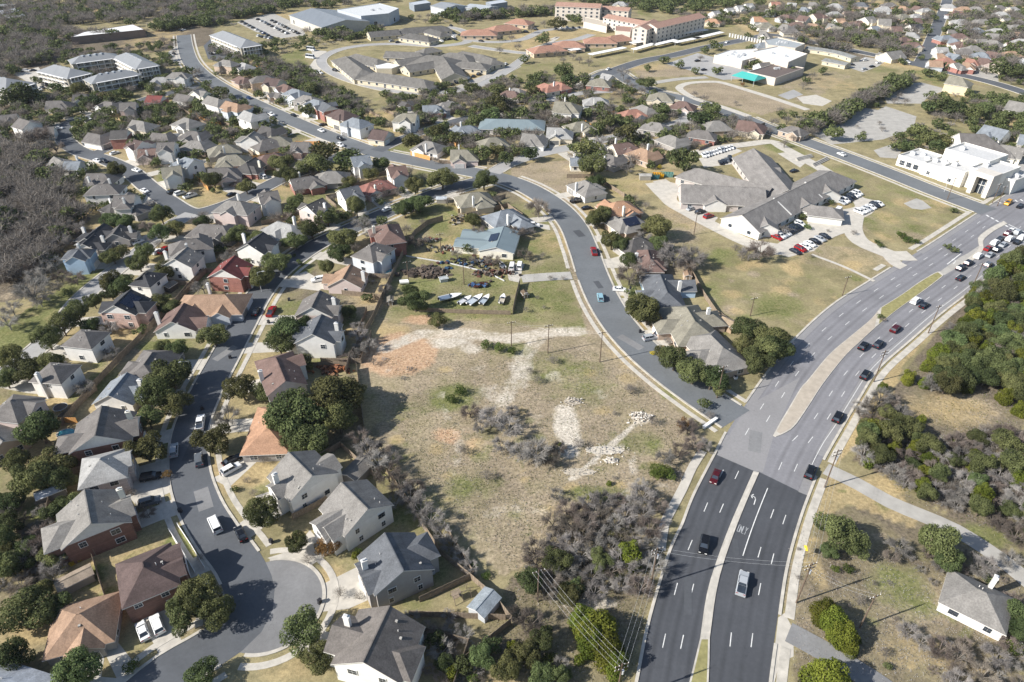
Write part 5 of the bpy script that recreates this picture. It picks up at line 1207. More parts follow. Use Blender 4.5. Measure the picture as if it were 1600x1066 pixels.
def tree(px, py, rp, k):
    lo = py < 250
    s = (P(px+rp, py, 3)-P(px, py, 3)).length; s = max(s, .5)
    zc = {'E': .95, 'J': .7, 'B': .95, 'R': .95, 'C': 1.0}.get(k, .5)*s
    c = P(px, py, min(zc, 9)); c.z = 0
    rr = random.Random(int(px*7+py*13)); rz = rr.uniform(0, 6.28); COUNT[k] = COUNT.get(k, 0)+1
    nm, noun, cat = KN[k]; lod = 1 if (lo or s < 2.0) else 0
    lod = 0 if (k == 'B' and (py > 330 or rp > 15)) else lod
    sz = (s, s*rr.uniform(.9, 1.1), s*rr.uniform(.85, 1.15)*(.8 if k == 'E' and s > 5 else 1))
    if k in 'BG':
        tone = rr.choice(('twig', 'twig2', 'twig2')); me = rr.choice(VAR['B', lod, tone]); f = .92 if k == 'B' else .7
        o = link(nm, me, None, c, rz); o.scale = (s*f, s*f, s*f*(.95 if k == 'B' else .6))
    else:
        kk = {'S': 'G'}.get(k, k); me = rr.choice(VAR[kk, lod])
        if lo or s < 1.8: o = link(nm, me, None, c, rz); o.scale = sz
        else:
            o = empty(nm, c, rz); o.scale = sz; link('crown', me, o); link('trunk', rr.choice(VAR['trunk']), o)
    size = 'small' if s < 2.2 else ('tall' if s > 5.5 else '')
    thing(o, (size+' '+noun).strip(), cat, px, py, noun, {'E': 'oaks of the suburb', 'J': 'junipers', 'B': 'leafless trees', 'S': 'shrubs', 'R': 'rust trees', 'Y': 'yellow shrubs', 'C': 'cypresses', 'G': 'leafless shrubs'}[k])
T_E = """310 930 36,285 960 30,335 955 30,480 985 34,490 1032 28,320 1052 28,30 960 42,82 948 28,18 1022 30,120 1050 36,410 803 30,470 640 46,515 618 46,480 682 36,548 608 26,452 690 22,530 655 30,330 690 28,265 580 36,245 618 28,232 655 22,
226 700 30,275 632 22,60 668 34,76 722 36,54 748 32,28 722 24,92 748 24,18 782 22,10 820 24,14 885 24,446 512 32,436 538 24,378 606 26,406 610 22,332 520 26,460 372 21,486 356 21,432 402 24,402 434 22,536 366 25,528 390 22,510 336 20,556 323 18,
272 355 17,250 366 15,215 408 20,228 393 16,190 442 20,368 366 20,338 388 11,394 402 11,388 431 15,178 442 20,146 470 15,120 490 21,95 506 24,74 530 22,36 574 28,20 560 22,60 585 16,8 592 20,
508 233 22,490 254 24,553 240 26,437 250 20,443 267 17,575 271 14,548 283 13,642 217 17,680 203 14,718 212 15,690 272 25,756 278 21,752 237 17,775 230 16,792 246 14,648 290 16,655 313 20,632 328 15,804 237 12,828 239 14,918 225 23,
925 254 23,852 212 8,892 208 11,980 206 18,833 142 13,880 107 17,890 124 14,950 188 17,940 173 7,1036 95 10,1062 103 9,1087 112 8,1118 112 10,1012 125 15,1035 170 13,1095 180 19,1116 173 13,1020 193 13,742 136 14,773 137 15,708 146 10,776 155 15,
765 173 17,786 170 13,708 169 11,690 179 9,433 148 12,446 157 12,464 165 11,480 172 13,486 135 13,535 150 12,30 140 24,90 136 13,120 137 13,140 155 15,165 148 15,130 161 12,250 105 11,296 115 12,346 140 14,366 115 9,381 116 9,220 176 13,240 170 11,
180 268 15,145 262 11,333 280 15,384 290 15,1066 246 26,1241 330 10,1256 336 8,1283 310 9,1302 313 6,1028 353 24,930 345 15,946 335 15,956 375 18,975 384 16,1003 478 31,1012 492 20,985 456 11,1055 560 25,1085 580 27,1112 590 25,1040 548 16,1122 604 16,
1175 512 27,1196 538 28,1180 562 25,1208 522 30,1166 545 20,1216 548 26,625 326 13,645 318 15,648 468 23,684 503 14,465 848 20,1310 828 32,1336 846 26,1300 862 16,1460 850 32,1480 872 26,1596 960 24,1594 990 20,1548 900 10,820 1020 25,850 1000 22,788 1040 24,
840 1052 22,872 1056 18,750 1030 22,770 1005 16,1305 205 16,1345 215 10,1240 178 8,1222 180 9,1140 95 8,1185 100 9,1165 105 6,1285 112 9,1262 126 8,1240 112 9,1395 122 10,1420 118 10,1450 115 11,1470 122 10,1480 105 10,1500 100 8,1565 105 18,1590 110 16,
1475 160 20,1500 165 20,1520 175 16,1455 165 14,1540 170 14,1560 185 12,1575 180 12,1440 205 14,1455 212 16,1420 228 14,1480 215 16,1400 230 12,1405 215 12,1465 228 14,1590 165 8,1578 240 12,1570 155 10,1560 250 10,1375 145 8,1360 152 9,1345 162 9,1330 170 8,
1310 180 9,1290 188 8,1350 146 8,1240 205 10,1220 200 9,1450 52 9,1462 30 8,1500 75 9,1440 90 6,1530 75 10,1550 80 9,820 95 10,848 66 13,838 22 10,872 33 14,890 30 10,902 34 10,870 22 8,1100 80 9,1118 75 11,1170 58 8,1190 62 7,1168 240 5,1376 490 6,1482 382 7,1495 388 7,
640 455 14,1012 108 8,570 345 12,595 345 12,260 225 8,1000 128 8,130 120 12,60 128 10,105 455 9,300 245 6,1222 345 5,1490 325 7,1240 305 5,1100 628 12,1390 1035 8,1420 250 8,1350 305 0""".replace('\n', '').split(',')
T_J = "671 234 7,1030 376 8,952 755 6,926 775 9,875 693 4,985 866 26,990 885 14,932 982 42,948 1012 36,962 1036 26,912 968 30,925 1000 34,1292 954 27,1304 972 30,1318 990 30,1328 1006 22,1296 1056 42,706 1050 16,555 868 8,325 250 5,60 258 9,70 270 8,500 700 11,533 826 5,950 556 0,1470 548 18,1452 570 14,1510 600 18,1535 470 18,1550 500 20,1600 560 22,1580 520 20,1590 470 22,1600 430 20,1560 440 18,1525 460 16,1562 480 18,1530 500 16,1500 520 14,1380 605 12,1420 590 14,1480 565 13,1570 620 16,1596 640 16,1445 598 12,1400 695 12,1440 655 10,1485 690 10,1555 720 12,1590 700 12,1460 720 10,800 1010 12,905 1030 12,880 1000 0,1340 1000 8".split(',')
T_B = """352 648 26,60 835 27,38 862 28,80 882 24,45 448 32,10 500 20,172 550 16,130 602 18,228 350 14,352 382 13,565 346 18,940 216 14,905 139 9,850 178 16,880 185 15,975 110 14,920 100 9,1000 128 10,462 115 13,440 105 13,500 140 11,425 98 11,60 172 13,170 166 11,55 206 22,
210 105 9,310 118 12,205 140 9,343 215 10,330 210 9,1056 392 30,1084 396 26,1074 410 20,985 424 26,1008 412 19,1032 412 14,1015 488 14,714 398 13,738 404 8,832 362 8,828 396 8,848 396 7,842 318 24,560 520 18,576 535 16,550 555 13,548 590 12,582 562 10,
560 678 22,574 700 24,590 718 25,606 736 25,625 752 26,640 770 25,656 790 25,672 804 26,618 780 16,690 830 20,705 850 20,650 760 18,612 716 18,720 868 18,735 885 16,596 700 18,768 648 26,794 664 24,782 692 18,815 700 24,838 700 30,858 712 20,872 698 16,735 640 18,752 664 17,800 640 14,905 690 12,725 700 12,760 740 13,870 770 14,1040 712 18,1064 700 20,1084 690 18,1076 664 20,1102 692 14,
1020 655 12,985 606 12,1000 755 14,1012 768 12,830 968 26,808 958 20,875 1035 16,690 1012 24,700 960 14,530 922 12,560 926 10,1405 850 22,1394 868 16,1545 880 22,1582 872 20,1346 935 13,1420 984 20,1442 1000 18,1472 1010 24,1500 1022 26,1560 1022 26,
1540 1050 26,1500 1060 22,1385 1015 12,1225 360 12,1190 386 24,1172 392 18,1270 395 4,1336 360 6,1295 356 4,1155 245 5,1226 225 10,1260 208 10,1240 215 8,840 460 5,822 480 7,850 475 5,860 430 6,880 430 5,865 560 10,840 590 10,828 575 8,600 300 12,590 310 12,
620 300 10,470 300 10,465 330 8,455 285 8,240 215 9,228 205 8,380 225 8,355 212 8,190 225 8,160 215 8,150 222 7,300 300 8,318 335 10,300 345 9,222 325 9,215 315 8,240 318 7,245 380 8,235 372 8,270 395 6,660 345 8,1100 155 9,1085 148 8,1150 160 6,1210 195 12,
1230 190 10,1415 160 9,1398 158 8,1405 150 8,1380 200 6,1340 195 4,1350 205 5,1375 190 5,1312 190 4,1280 200 5,1262 190 5,1095 92 7,780 60 8,800 62 8,810 75 8,780 80 8,724 38 9,830 48 8,850 40 8,870 85 8,895 90 8,855 85 7,905 95 8,880 95 7,1255 135 9,1270 120 9,
680 250 8,645 190 8,735 165 9,750 150 9,612 168 9,625 164 9,640 162 9,652 160 9,664 158 9,676 158 9,690 154 9,702 152 8,714 154 8,726 152 8,600 172 8,410 715 10,395 765 9,1440 440 0,265 135 10,275 128 9,215 130 9,300 128 9,285 118 8,545 165 9,560 158 8,575 160 8,
520 150 8,1110 645 10,660 888 8,310 865 8,230 800 14,215 790 12,205 765 10,385 745 8,480 870 12,540 640 14,1160 400 10,1150 385 9,970 335 10,990 310 10,1000 335 10,1010 320 9,1220 172 8,820 190 10,800 175 9,830 175 10,870 190 10""".replace('\n', '').split(',')
T_R = "515 848 22,500 858 12,1070 662 12,260 742 8,1160 132 4".split(',')
T_Y = "100 888 5,112 882 5,124 875 5,137 867 6,149 862 6,1020 552 5,532 826 0,1162 205 4,1030 262 4".split(',')
T_S = "367 765 7,460 400 4,466 408 4,470 412 4,205 1042 13,1030 738 17,1045 742 12,330 400 5,700 500 3,1262 355 6,1410 370 8,1420 376 8,1405 366 6,1432 378 6,1370 378 5,1376 384 6,760 540 10,780 545 10,800 550 8,705 625 10,720 612 10,1240 356 6,196 352 5,190 348 5,815 468 3,560 862 7,670 845 6,1325 890 10,1305 890 8,1585 1015 14,860 1030 12,885 1050 10,740 1060 10,1350 668 0,740 885 7,760 900 8,1024 742 9,470 705 8,505 712 9,1540 300 4,1515 296 3".split(',')
T_G = "1060 740 12,1035 800 10,1045 815 10,1015 790 12,690 545 0,800 640 6,780 700 8,985 600 6,1250 850 4,1390 910 8,1370 905 6,1405 960 6,960 740 5,1080 655 8,1110 705 8,1095 640 8,1380 498 9,745 640 8,640 575 10,630 590 8,600 560 8,825 640 4,720 700 7,910 780 8,890 800 8,870 830 10,1250 895 5,1330 940 6,960 640 6".split(',')
FILL = [  # polygon, spacing px, radius px range, kinds
 ([(880,790),(960,765),(1035,770),(1040,850),(1000,930),(920,920),(880,940),(800,920),(830,860)], 28, (16, 27), 'BBBGBBEB'),
 ([(1600,385),(1560,430),(1518,452),(1520,490),(1480,520),(1495,560),(1448,592),(1480,606),(1530,590),(1610,620)], 17, (13, 23), 'EEJEEB'),
 ([(1340,630),(1385,612),(1415,640),(1440,690),(1500,680),(1560,665),(1620,670),(1620,850),(1560,815),(1500,790),(1430,765),(1345,715)], 18, (13, 23), 'EBGBBJGBE'),
 ([(1380,840),(1620,880),(1620,1070),(1460,1070),(1440,1000),(1540,1000),(1450,900)], 36, (12, 20), 'GB'),
 ([(630,960),(740,985),(760,1066),(680,1066),(650,1010)], 30, (12, 20), 'BGE'),
 ([(120,780),(100,860),(70,930),(-20,930),(-20,780)], 30, (16, 24), 'BGE'),
 ([(-10,200),(95,210),(70,250),(115,300),(140,345),(110,385),(60,430),(-10,440)], 24, (13, 19), 'BBBG'),
 ([(20,450),(110,420),(130,425),(60,470),(0,490)], 30, (12, 18), 'B'),
 ([(1280,200),(1260,215),(1360,165),(1420,130),(1440,135),(1330,195)], 12, (6, 9), 'GE'),
 ([(1390,200),(1440,190),(1500,200),(1490,225),(1400,235)], 15, (8, 12), 'EG'),
 ([(1440,150),(1540,155),(1560,200),(1460,190)], 15, (8, 12), 'EGB'),
 ([(540,195),(575,200),(570,215),(545,212)], 14, (7, 9), 'BE'),
 ([(430,60),(500,55),(560,62),(520,66),(460,78),(420,95),(380,72)], 12, (6, 10), 'GE'),
 ([(610,30),(720,20),(800,18),(800,26),(700,36)], 10, (5, 8), 'GE'),
 ([(190,25),(330,2),(350,22),(370,36),(300,42),(215,48)], 15, (7, 10), 'GEG'),
 ([(-10,55),(60,40),(190,60),(105,68),(110,84),(30,112),(-10,125)], 17, (9, 13), 'GBE'),
 ([(240,150),(400,210),(420,260),(330,300),(230,250)], 22, (6, 9), 'GEB'),
 ([(600,140),(860,110),(960,180),(920,230),(700,220),(620,200)], 20, (6, 10), 'BGE'),
 ([(960,150),(1180,190),(1100,240),(940,260)], 18, (7, 11), 'BGE'),
]
def inside(x, y, p):
    c = False
    for i in range(len(p)):
        (a, b), (d, e) = p[i], p[(i+1) % len(p)]
        if (b > y) != (e > y) and x < (d-a)*(y-b)/(e-b)+a: c = not c
    return c
def on_house(x, y, pad=0.5):
    for hx, hy, rz, a0, a1, b in HFOOT:
        dx, dy = x-hx, y-hy; u = dx*math.cos(rz)+dy*math.sin(rz); v = -dx*math.sin(rz)+dy*math.cos(rz)
        if -a0-pad < u < a1+pad and abs(v) < b+pad: return True
    return False
def on_road(x, y, pad=1.0): return near_road(x, y, pad=pad) or ARTERIAL(x, y, pad) or any(inside(x, y, p_) for p_ in LOTS)
MASS = []
def build_trees():
    variants(); done = []; cand = []
    for k, L in (('E', T_E), ('J', T_J), ('B', T_B), ('R', T_R), ('Y', T_Y), ('S', T_S), ('G', T_G)):
        for s in L:
            x, y, r_ = map(float, s.split())
            if r_ <= 0: continue
            cand.append((x, y, r_, k)); done.append((x, y, r_))
    rr = random.Random(11)
    for poly, sp, (r0, r1), kinds in FILL:
        xs = [p[0] for p in poly]; ys = [p[1] for p in poly]; mine = []
        for _ in range(1500):
            x, y = rr.uniform(min(xs), max(xs)), rr.uniform(min(ys), max(ys)); k = rr.choice(kinds)
            if not inside(x, y, poly) or any((x-a)**2+((y-b)*1.5)**2 < (sp*.8)**2 for a, b in mine): continue
            g = P(x, y+6); g2 = P(x, y)
            if on_house(g.x, g.y, 1) or on_house(g2.x, g2.y, 1) or on_road(g.x, g.y) or on_road(g2.x, g2.y): continue
            if any(abs(x-a)+abs(y-b)*1.5 < c*.7 for a, b, c in done): continue
            cand.append((x, y, rr.uniform(r0, r1), k)); mine.append((x, y))
        done += [(a, b, sp) for a, b in mine]
    for h in HFOOT:          # garden trees between the houses
        for _ in range(5):
            a = rr.uniform(0, 6.28); d = rr.uniform(8.5, 14); x, y = h[0]+math.cos(a)*d, h[1]+math.sin(a)*d
            if on_house(x, y, 1.2) or on_road(x, y, 1.2): continue
            px, py = proj(x, y, 2)
            if px < -10 or px > 1610 or py < 3 or py > 570 or any(abs(px-p)+abs(py-q_)*1.5 < r_*.8 for p, q_, r_ in done): continue
            k = rr.choice('EEBBG' if px > 500 else 'EEEGB'); s = rr.uniform(2.0, 4.3); rp = s*FPX/(y*CP+117*SP); cand.append((px, py, rp, k)); done.append((px, py, rp))
    cand.sort(key=lambda c: -c[2])
    for x, y, r_, k in cand:
        if COUNT.get(k, 0) >= 296: MASS.append((x, y, r_, k))
        else: tree(x, y, r_, k)
# ------------------------------------------------------------------ far woods that read as one mass
def twig_cloud(seed, n=300):
    rng = np.random.default_rng(seed); d = rng.normal(size=(n, 3)); d[:, 2] = np.abs(d[:, 2]); d /= np.linalg.norm(d, axis=1)[:, None]
    p = d*rng.uniform(.25, .8, n)[:, None]*np.array([1, 1, .8]); e = p+(d*.6+rng.normal(scale=.75, size=(n, 3)))*rng.uniform(.14, .32, n)[:, None]
    s_ = np.cross(rng.normal(size=(n, 3)), d); s_ /= np.linalg.norm(s_, axis=1)[:, None]; s_ *= .019
    p[:5] = np.array([0, 0, -.7]); s_[:5] *= 2
    return np.stack([p-s_, p+s_, e+s_*.5, e-s_*.5], 1).reshape(-1, 3), np.arange(4*n).reshape(-1, 4)
def build_woods():
    rng = np.random.default_rng(5); rr = random.Random(4); pts = []
    for poly, sp, kinds in [([(1170,0),(1620,-6),(1620,60),(1500,70),(1440,60),(1395,52),(1300,42),(1200,36)], 13, 'BBE'), ([(880,0),(1170,0),(1150,14),(1040,24),(990,16),(900,6)], 9, 'EEE'), ([(-20,-10),(330,-10),(330,3),(200,20),(60,28),(-20,45)], 11, 'BBE'),
                            ([(330,-10),(880,-14),(870,2),(640,2),(430,14),(350,22)], 10, 'BE'), ([(-300,-25),(1900,-25),(1900,-4),(-300,-4)], 10, 'BE'), ([(1480,60),(1620,50),(1620,140),(1560,110)], 11, 'BBE'),
                            ([(60,-4),(280,-4),(330,30),(230,40),(90,42),(0,50),(-20,20)], 16, 'BB'),
                            ([(-40,190),(95,205),(70,250),(115,300),(138,345),(105,385),(60,430),(-40,460)], 17, 'BBBBBBE'), ([(-20,50),(60,40),(200,60),(105,68),(110,84),(30,112),(-20,150)], 11, 'BBBE'), ([(1195,45),(1330,52),(1395,62),(1435,80),(1440,95),(1330,86),(1230,66)], 8, 'BBBE'), ([(250,0),(520,-4),(560,10),(430,20),(330,30)], 12, 'EB'), ([(0,140),(90,150),(230,100),(320,120),(420,190),(380,235),(230,235),(100,225),(0,220)], 12.5, 'EEB'), ([(600,150),(830,120),(960,120),(1060,170),(1210,200),(1100,235),(820,240),(640,232)], 12.5, 'EEBB'),
                            ([(330,75),(420,100),(560,160),(600,200),(560,195),(440,140),(330,100)], 9.5, 'EEB'), ([(400,95),(470,105),(560,165),(600,195),(540,165),(430,112)], 9.5, 'EB'), ([(60,90),(300,60),(310,100),(240,110),(100,130)], 12.5, 'EB'), ([(1160,10),(1440,10),(1620,0),(1620,150),(1500,100),(1440,90),(1280,60)], 12.5, 'EBB'), ([(1500,150),(1620,160),(1620,260),(1570,230)], 12.5, 'E'), ([(1030,20),(1200,25),(1190,45),(1130,40)], 9.5, 'EB'), ([(250,42),(330,28),(420,12),(430,20),(340,40),(255,50)], 6, 'EEB'), ([(690,28),(800,22),(870,18),(870,24),(700,36)], 6, 'EB'), ([(480,54),(560,58),(600,50),(600,58),(540,66),(480,60)], 7, 'EB'), ([(1240,205),(1300,185),(1340,160),(1420,125),(1425,133),(1350,168),(1310,195),(1250,215)], 6.5, 'EB'), ([(0,20),(200,8),(330,0),(330,20),(200,34),(0,44)], 9, 'BBE')]:
        xs = [p[0] for p in poly]; ys = [p[1] for p in poly]; area = (max(xs)-min(xs))*(max(ys)-min(ys))
        for _ in range(int(area/sp/sp*2.6)):
            x, y = rr.uniform(min(xs), max(xs)), rr.uniform(min(ys), max(ys))
            if inside(x, y, poly):
                g = P(x, y)
                nb = sp in (12.5, 9.5)
                if not on_house(g.x, g.y, 1.5 if nb else 3) and not near_road(g.x, g.y, pad=1.5 if nb else 3): pts.append((g.x, g.y, rr.choice(kinds), rr.uniform(2.0, 4.4) if nb else rr.uniform(3.2, 6.5)))
    for x, y, r_, k in MASS:
        g = P(x, y, 2); s = (P(x+r_, y, 3)-P(x, y, 3)).length; pts.append((g.x, g.y, 'E' if k in 'EJSRYC' else 'B', s))
    for kind, mt, nm in (('E', 'leaf_E', 'evergreen_woods'), ('B', 'twig3', 'leafless_woods')):
        base = [crown_cloud(90+i, 420, .15, 11, .7) if kind == 'E' else twig_cloud(90+i) for i in range(4)]; VV, FF = [], []; n = 0
        for x, y, k, s in pts:
            if k != kind: continue
            V, F = base[rr.randrange(4)]; a = rr.uniform(0, 6.28); c, s_ = math.cos(a), math.sin(a)
            W_ = np.stack([(V[:, 0]*c-V[:, 1]*s_)*s+x, (V[:, 0]*s_+V[:, 1]*c)*s+y, (V[:, 2]+.75)*s*.9], 1); VV.append(W_); FF.append(F+n); n += len(V)
        o = link(nm, np_mesh(nm, np.concatenate(VV), np.concatenate(FF), [M[mt]])); o['kind'] = 'stuff'; o['category'] = 'woods'
        o['label'] = 'far off evergreen woods behind the last houses' if kind == 'E' else 'far off grey leafless woods among the last houses'
    # ground cover: tufts and low brush over the empty lot and the wood floor
    VV, FF = {}, {}
    for poly, n, kinds in [([(600,560),(860,530),(960,560),(1060,650),(1090,700),(1030,800),(900,870),(800,890),(640,740)], 5200, 'tb'), ([(1350,640),(1600,600),(1600,850),(1400,770)], 1500, 'tb'), ([(1250,830),(1600,900),(1600,1066),(1240,1066)], 1500, 'b'),
                           ([(800,900),(1000,800),(1040,840),(980,1066),(700,1066)], 1500, 'tb'), ([(0,200),(120,300),(60,460),(0,460)], 1200, 'b'), ([(660,500),(900,520),(900,400),(640,400)], 900, 't')]:
        xs = [p[0] for p in poly]; ys = [p[1] for p in poly]; W_ = []
        while len(W_) < n:
            x, y = rr.uniform(min(xs), max(xs)), rr.uniform(min(ys), max(ys))
            if inside(x, y, poly): g = P(x, y); W_.append((g.x, g.y))
        W_ = np.array(W_); C_ = np.repeat(W_, 5, axis=0)+rng.normal(scale=.75, size=(n*5, 2)); hgt = rng.uniform(.03, .16, n*5)
        C3 = np.column_stack([C_, hgt]); nn = rng.normal(size=(n*5, 3)); nn[:, 2] *= .5; nn /= np.linalg.norm(nn, axis=1)[:, None]
        V, F = quads(C3, nn, .2, rng, .5); sel = rng.random(n) < (.5 if len(kinds) == 2 else (1 if kinds == 't' else 0))
        for kk, m_ in (('t', sel), ('b', ~sel)):
            mk = np.repeat(m_, 5); Vk = V.reshape(-1, 4, 3)[mk].reshape(-1, 3); VV.setdefault(kk, []).append(Vk)
    for kk, mt, nm, lab in (('t', 'leaf_G', 'grass_tufts', 'green tufts and weeds over the vacant lot'), ('b', 'twig2', 'dry_brush', 'dry stalks and fallen twigs over the open ground')):
        V = np.concatenate(VV[kk]); o = link(nm, np_mesh(nm, V, np.arange(len(V)).reshape(-1, 4), [M[mt]])); o['kind'] = 'stuff'; o['category'] = 'ground cover'; o['label'] = lab
# ------------------------------------------------------------------ vehicles
CARC = dict(w='#e8e8e6', s='#a9adb1', g='#5f646a', k='#15161a', n='#22262f', r='#8f1a1c', m='#4a1218', b='#8ab0bd', y='#e0a010', u='#233a63', t='#a79a85')
CNAME = dict(w='white', s='silver', g='grey', k='black', n='dark blue', r='red', m='dark red', b='light blue', y='yellow', u='blue', t='beige')
def car_profile(kind):
    # length, width, body height, list of (x, z) of the lower body top line, cabin (x0 bottom, x0 top, x1 top, x1 bottom), roof height
    return dict(sedan=(4.7, 1.8, [(-2.35,.55),(-2.3,.92),(-1.5,1.0),(1.0,.98),(2.15,.78),(2.35,.55)], (-1.75,-1.05,.45,1.15), 1.43), suv=(4.8, 1.92, [(-2.4,.6),(-2.38,1.08),(-1.9,1.12),(1.1,1.1),(2.25,.95),(2.4,.6)], (-2.3,-1.95,.45,1.15), 1.74),
                pickup=(5.9, 2.0, [(-2.95,.65),(-2.95,1.2),(-.7,1.2),(1.5,1.2),(2.8,1.05),(2.95,.65)], (-.95,-.75,.85,1.55), 1.85), van=(5.2, 2.0, [(-2.6,.6),(-2.6,1.25),(-2.0,1.25),(1.9,1.2),(2.5,.95),(2.6,.6)], (-2.58,-2.45,1.1,1.9), 2.05), bus=(7.5, 2.4, [(-3.75,.6),(-3.75,1.5),(-3,1.5),(3,1.5),(3.6,1.3),(3.75,.6)], (-3.73,-3.65,2.9,3.3), 2.9))[kind]
def car_meshes(kind):
    L, Wd, top, cab, hr = car_profile(kind); hw = Wd/2; mb = MB(); gl = MB()
    prof = [(top[0][0], .28)]+top+[(top[-1][0], .28)]; n = len(prof); rings = []
    for y, k, zi in ((-hw, 0, 0), (-hw*.97, 0, 0), (hw*.97, 0, 0), (hw, 0, 0)):
        pass
    ys = (-hw+.12, -hw, -hw, -hw+.1, hw-.1, hw, hw, hw-.12)
    def ring(y, dz): return [(x*(1-.0), y, max(.28, z+dz)) for x, z in prof]
    R_ = [ring(-hw, -.12), ring(-hw+.14, 0), ring(hw-.14, 0), ring(hw, -.12)]
    base = len(mb.v)
    for rg in R_: mb.v += rg
    for a in range(3):
        for i in range(n-1): mb.f.append((base+a*n+i, base+(a+1)*n+i, base+(a+1)*n+i+1, base+a*n+i+1)); mb.m.append(0)
    mb.f.append(tuple(base+i for i in range(n))); mb.m.append(0); mb.f.append(tuple(base+3*n+i for i in range(n-1, -1, -1))); mb.m.append(0)
    x0, x1, x2, x3 = cab; zb = max(z for x, z in top)-.04; cw, ct = hw-.1, hw-.28
    v = [(x0, -cw, zb), (x3, -cw, zb), (x3, cw, zb), (x0, cw, zb), (x1, -ct, hr-.05), (x2, -ct, hr-.05), (x2, ct, hr-.05), (x1, ct, hr-.05)]
    k = len(gl.v); gl.v += v
    for f in ((0, 1, 5, 4), (1, 2, 6, 5), (2, 3, 7, 6), (3, 0, 4, 7)): gl.f.append(tuple(k+i for i in f)); gl.m.append(0)
    mb.box(x1-.05, x2+.05, -ct-.04, ct+.04, hr-.06, hr)          # roof
    for sx in (-1, 1):                                          # pillars
        for (a, b) in ((x0, x1), (x3, x2)): mb.tube((a, sx*cw, zb), (b, sx*ct, hr-.05), .06, .05, 4)
        mb.tube(((x0+x3)/2-.1, sx*(cw+.01), zb), ((x1+x2)/2-.1, sx*(ct+.01), hr-.05), .05, .05, 4)
    if kind == 'pickup':
        gl.box(-2.8, -.98, -hw+.2, hw-.2, 1.1, 1.215)
    wh = MB(); wh.tube((0, -.11, 0), (0, .11, 0), .34, .34, 14); wh.tube((0, .112, 0), (0, .125, 0), .2, .2, 10, 1); wh.tube((0, -.125, 0), (0, -.112, 0), .2, .2, 10, 1)
    wh.f.append(tuple(range(13, -1, -1))); wh.m.append(0)
    hl = MB(); hl.box(-.04, .04, -.22, .22, -.07, .07)
    return (mb, gl, wh, hl, L, Wd, top)
CM = {}
def carmesh(kind):
    if kind not in CM:
        mb, gl, wh, hl, L, Wd, top = car_meshes(kind)
        CM[kind] = dict(body=mb.mesh('body', [M['paint']]), glass=gl.mesh('windows', [M['glass']]), wheel=wh.mesh('wheel', [M['rubber'], M['steel']]), light=hl.mesh('headlight', [M['frame']]), tail=shared('tail', lambda: hl.mesh('tail_light', [M['tail']])), L=L, W=Wd, z=top[-2][1])
        al = MB(); al.v = list(mb.v); al.f = list(mb.f); al.m = [0]*len(mb.f); n = len(al.v); al.v += gl.v; al.f += [tuple(n+k for k in f) for f in gl.f]; al.m += [1]*len(gl.f)
        for sx in (-1, 1):
            for x in (-L*.3, L*.31): al.tube((x, sx*(Wd/2-.2), .34), (x, sx*(Wd/2+.02), .34), .33, .33, 8, 2)
        CM[kind]['all'] = al.mesh('car', [M['paint'], M['glass'], M['rubber']])
    return CM[kind]
M['tail'] = plain('tail_lamp', (.3, .01, .01), .3, .05)
def car(px, py, dx, dy, kind, col, where=None, z=.05):
    c = P(px, py, .6); c.z = z; e = P(px+dx*.2, py+dy*.2, .6); d = e-Vector((c.x, c.y, .6)); rz = math.atan2(d.y, d.x); m = carmesh(kind); colr = srgb(CARC[col], .9)
    nm = {'sedan': 'car', 'suv': 'suv', 'pickup': 'pickup_truck', 'van': 'van', 'bus': 'minibus'}[kind]
    if py > 225:
        o = empty(nm, c, rz); link('body', m['body'], o, color=colr); link('window', m['glass'], o)
        for x in (-m['L']*.3, m['L']*.31):
            for sy in (-1, 1): w_ = link('wheel', m['wheel'], o); w_.location = (x, sy*(m['W']/2-.12), .34)
        if py > 400:
            for sy in (-1, 1):
                h_ = link('headlight', m['light'], o); h_.location = (m['L']/2-.02, sy*(m['W']/2-.32), m['z']-.15)
                t_ = link('tail_light', m['tail'], o); t_.location = (-m['L']/2+.01, sy*(m['W']/2-.3), m['z']+.0)
    else: o = link(nm, m['all'], None, c, rz, colr)
    thing(o, CNAME[col]+' '+{'sedan': 'car', 'suv': 'sport utility vehicle', 'pickup': 'pickup truck', 'van': 'van', 'bus': 'minibus'}[kind]+(' '+where if where else ''), {'sedan': 'car', 'suv': 'car', 'pickup': 'pickup truck', 'van': 'van', 'bus': 'minibus'}[kind], px, py, 'vehicle', 'vehicles in the scene')
def row(n, x0, y0, x1, y1, dx, dy, cols, kinds=('sedan', 'suv', 'sedan')):
    rr = random.Random(int(x0+y0))
    for i in range(n):
        t = i/max(1, n-1); car(x0+(x1-x0)*t, y0+(y1-y0)*t, dx, dy, rr.choice(kinds), cols[i % len(cols)], 'parked')
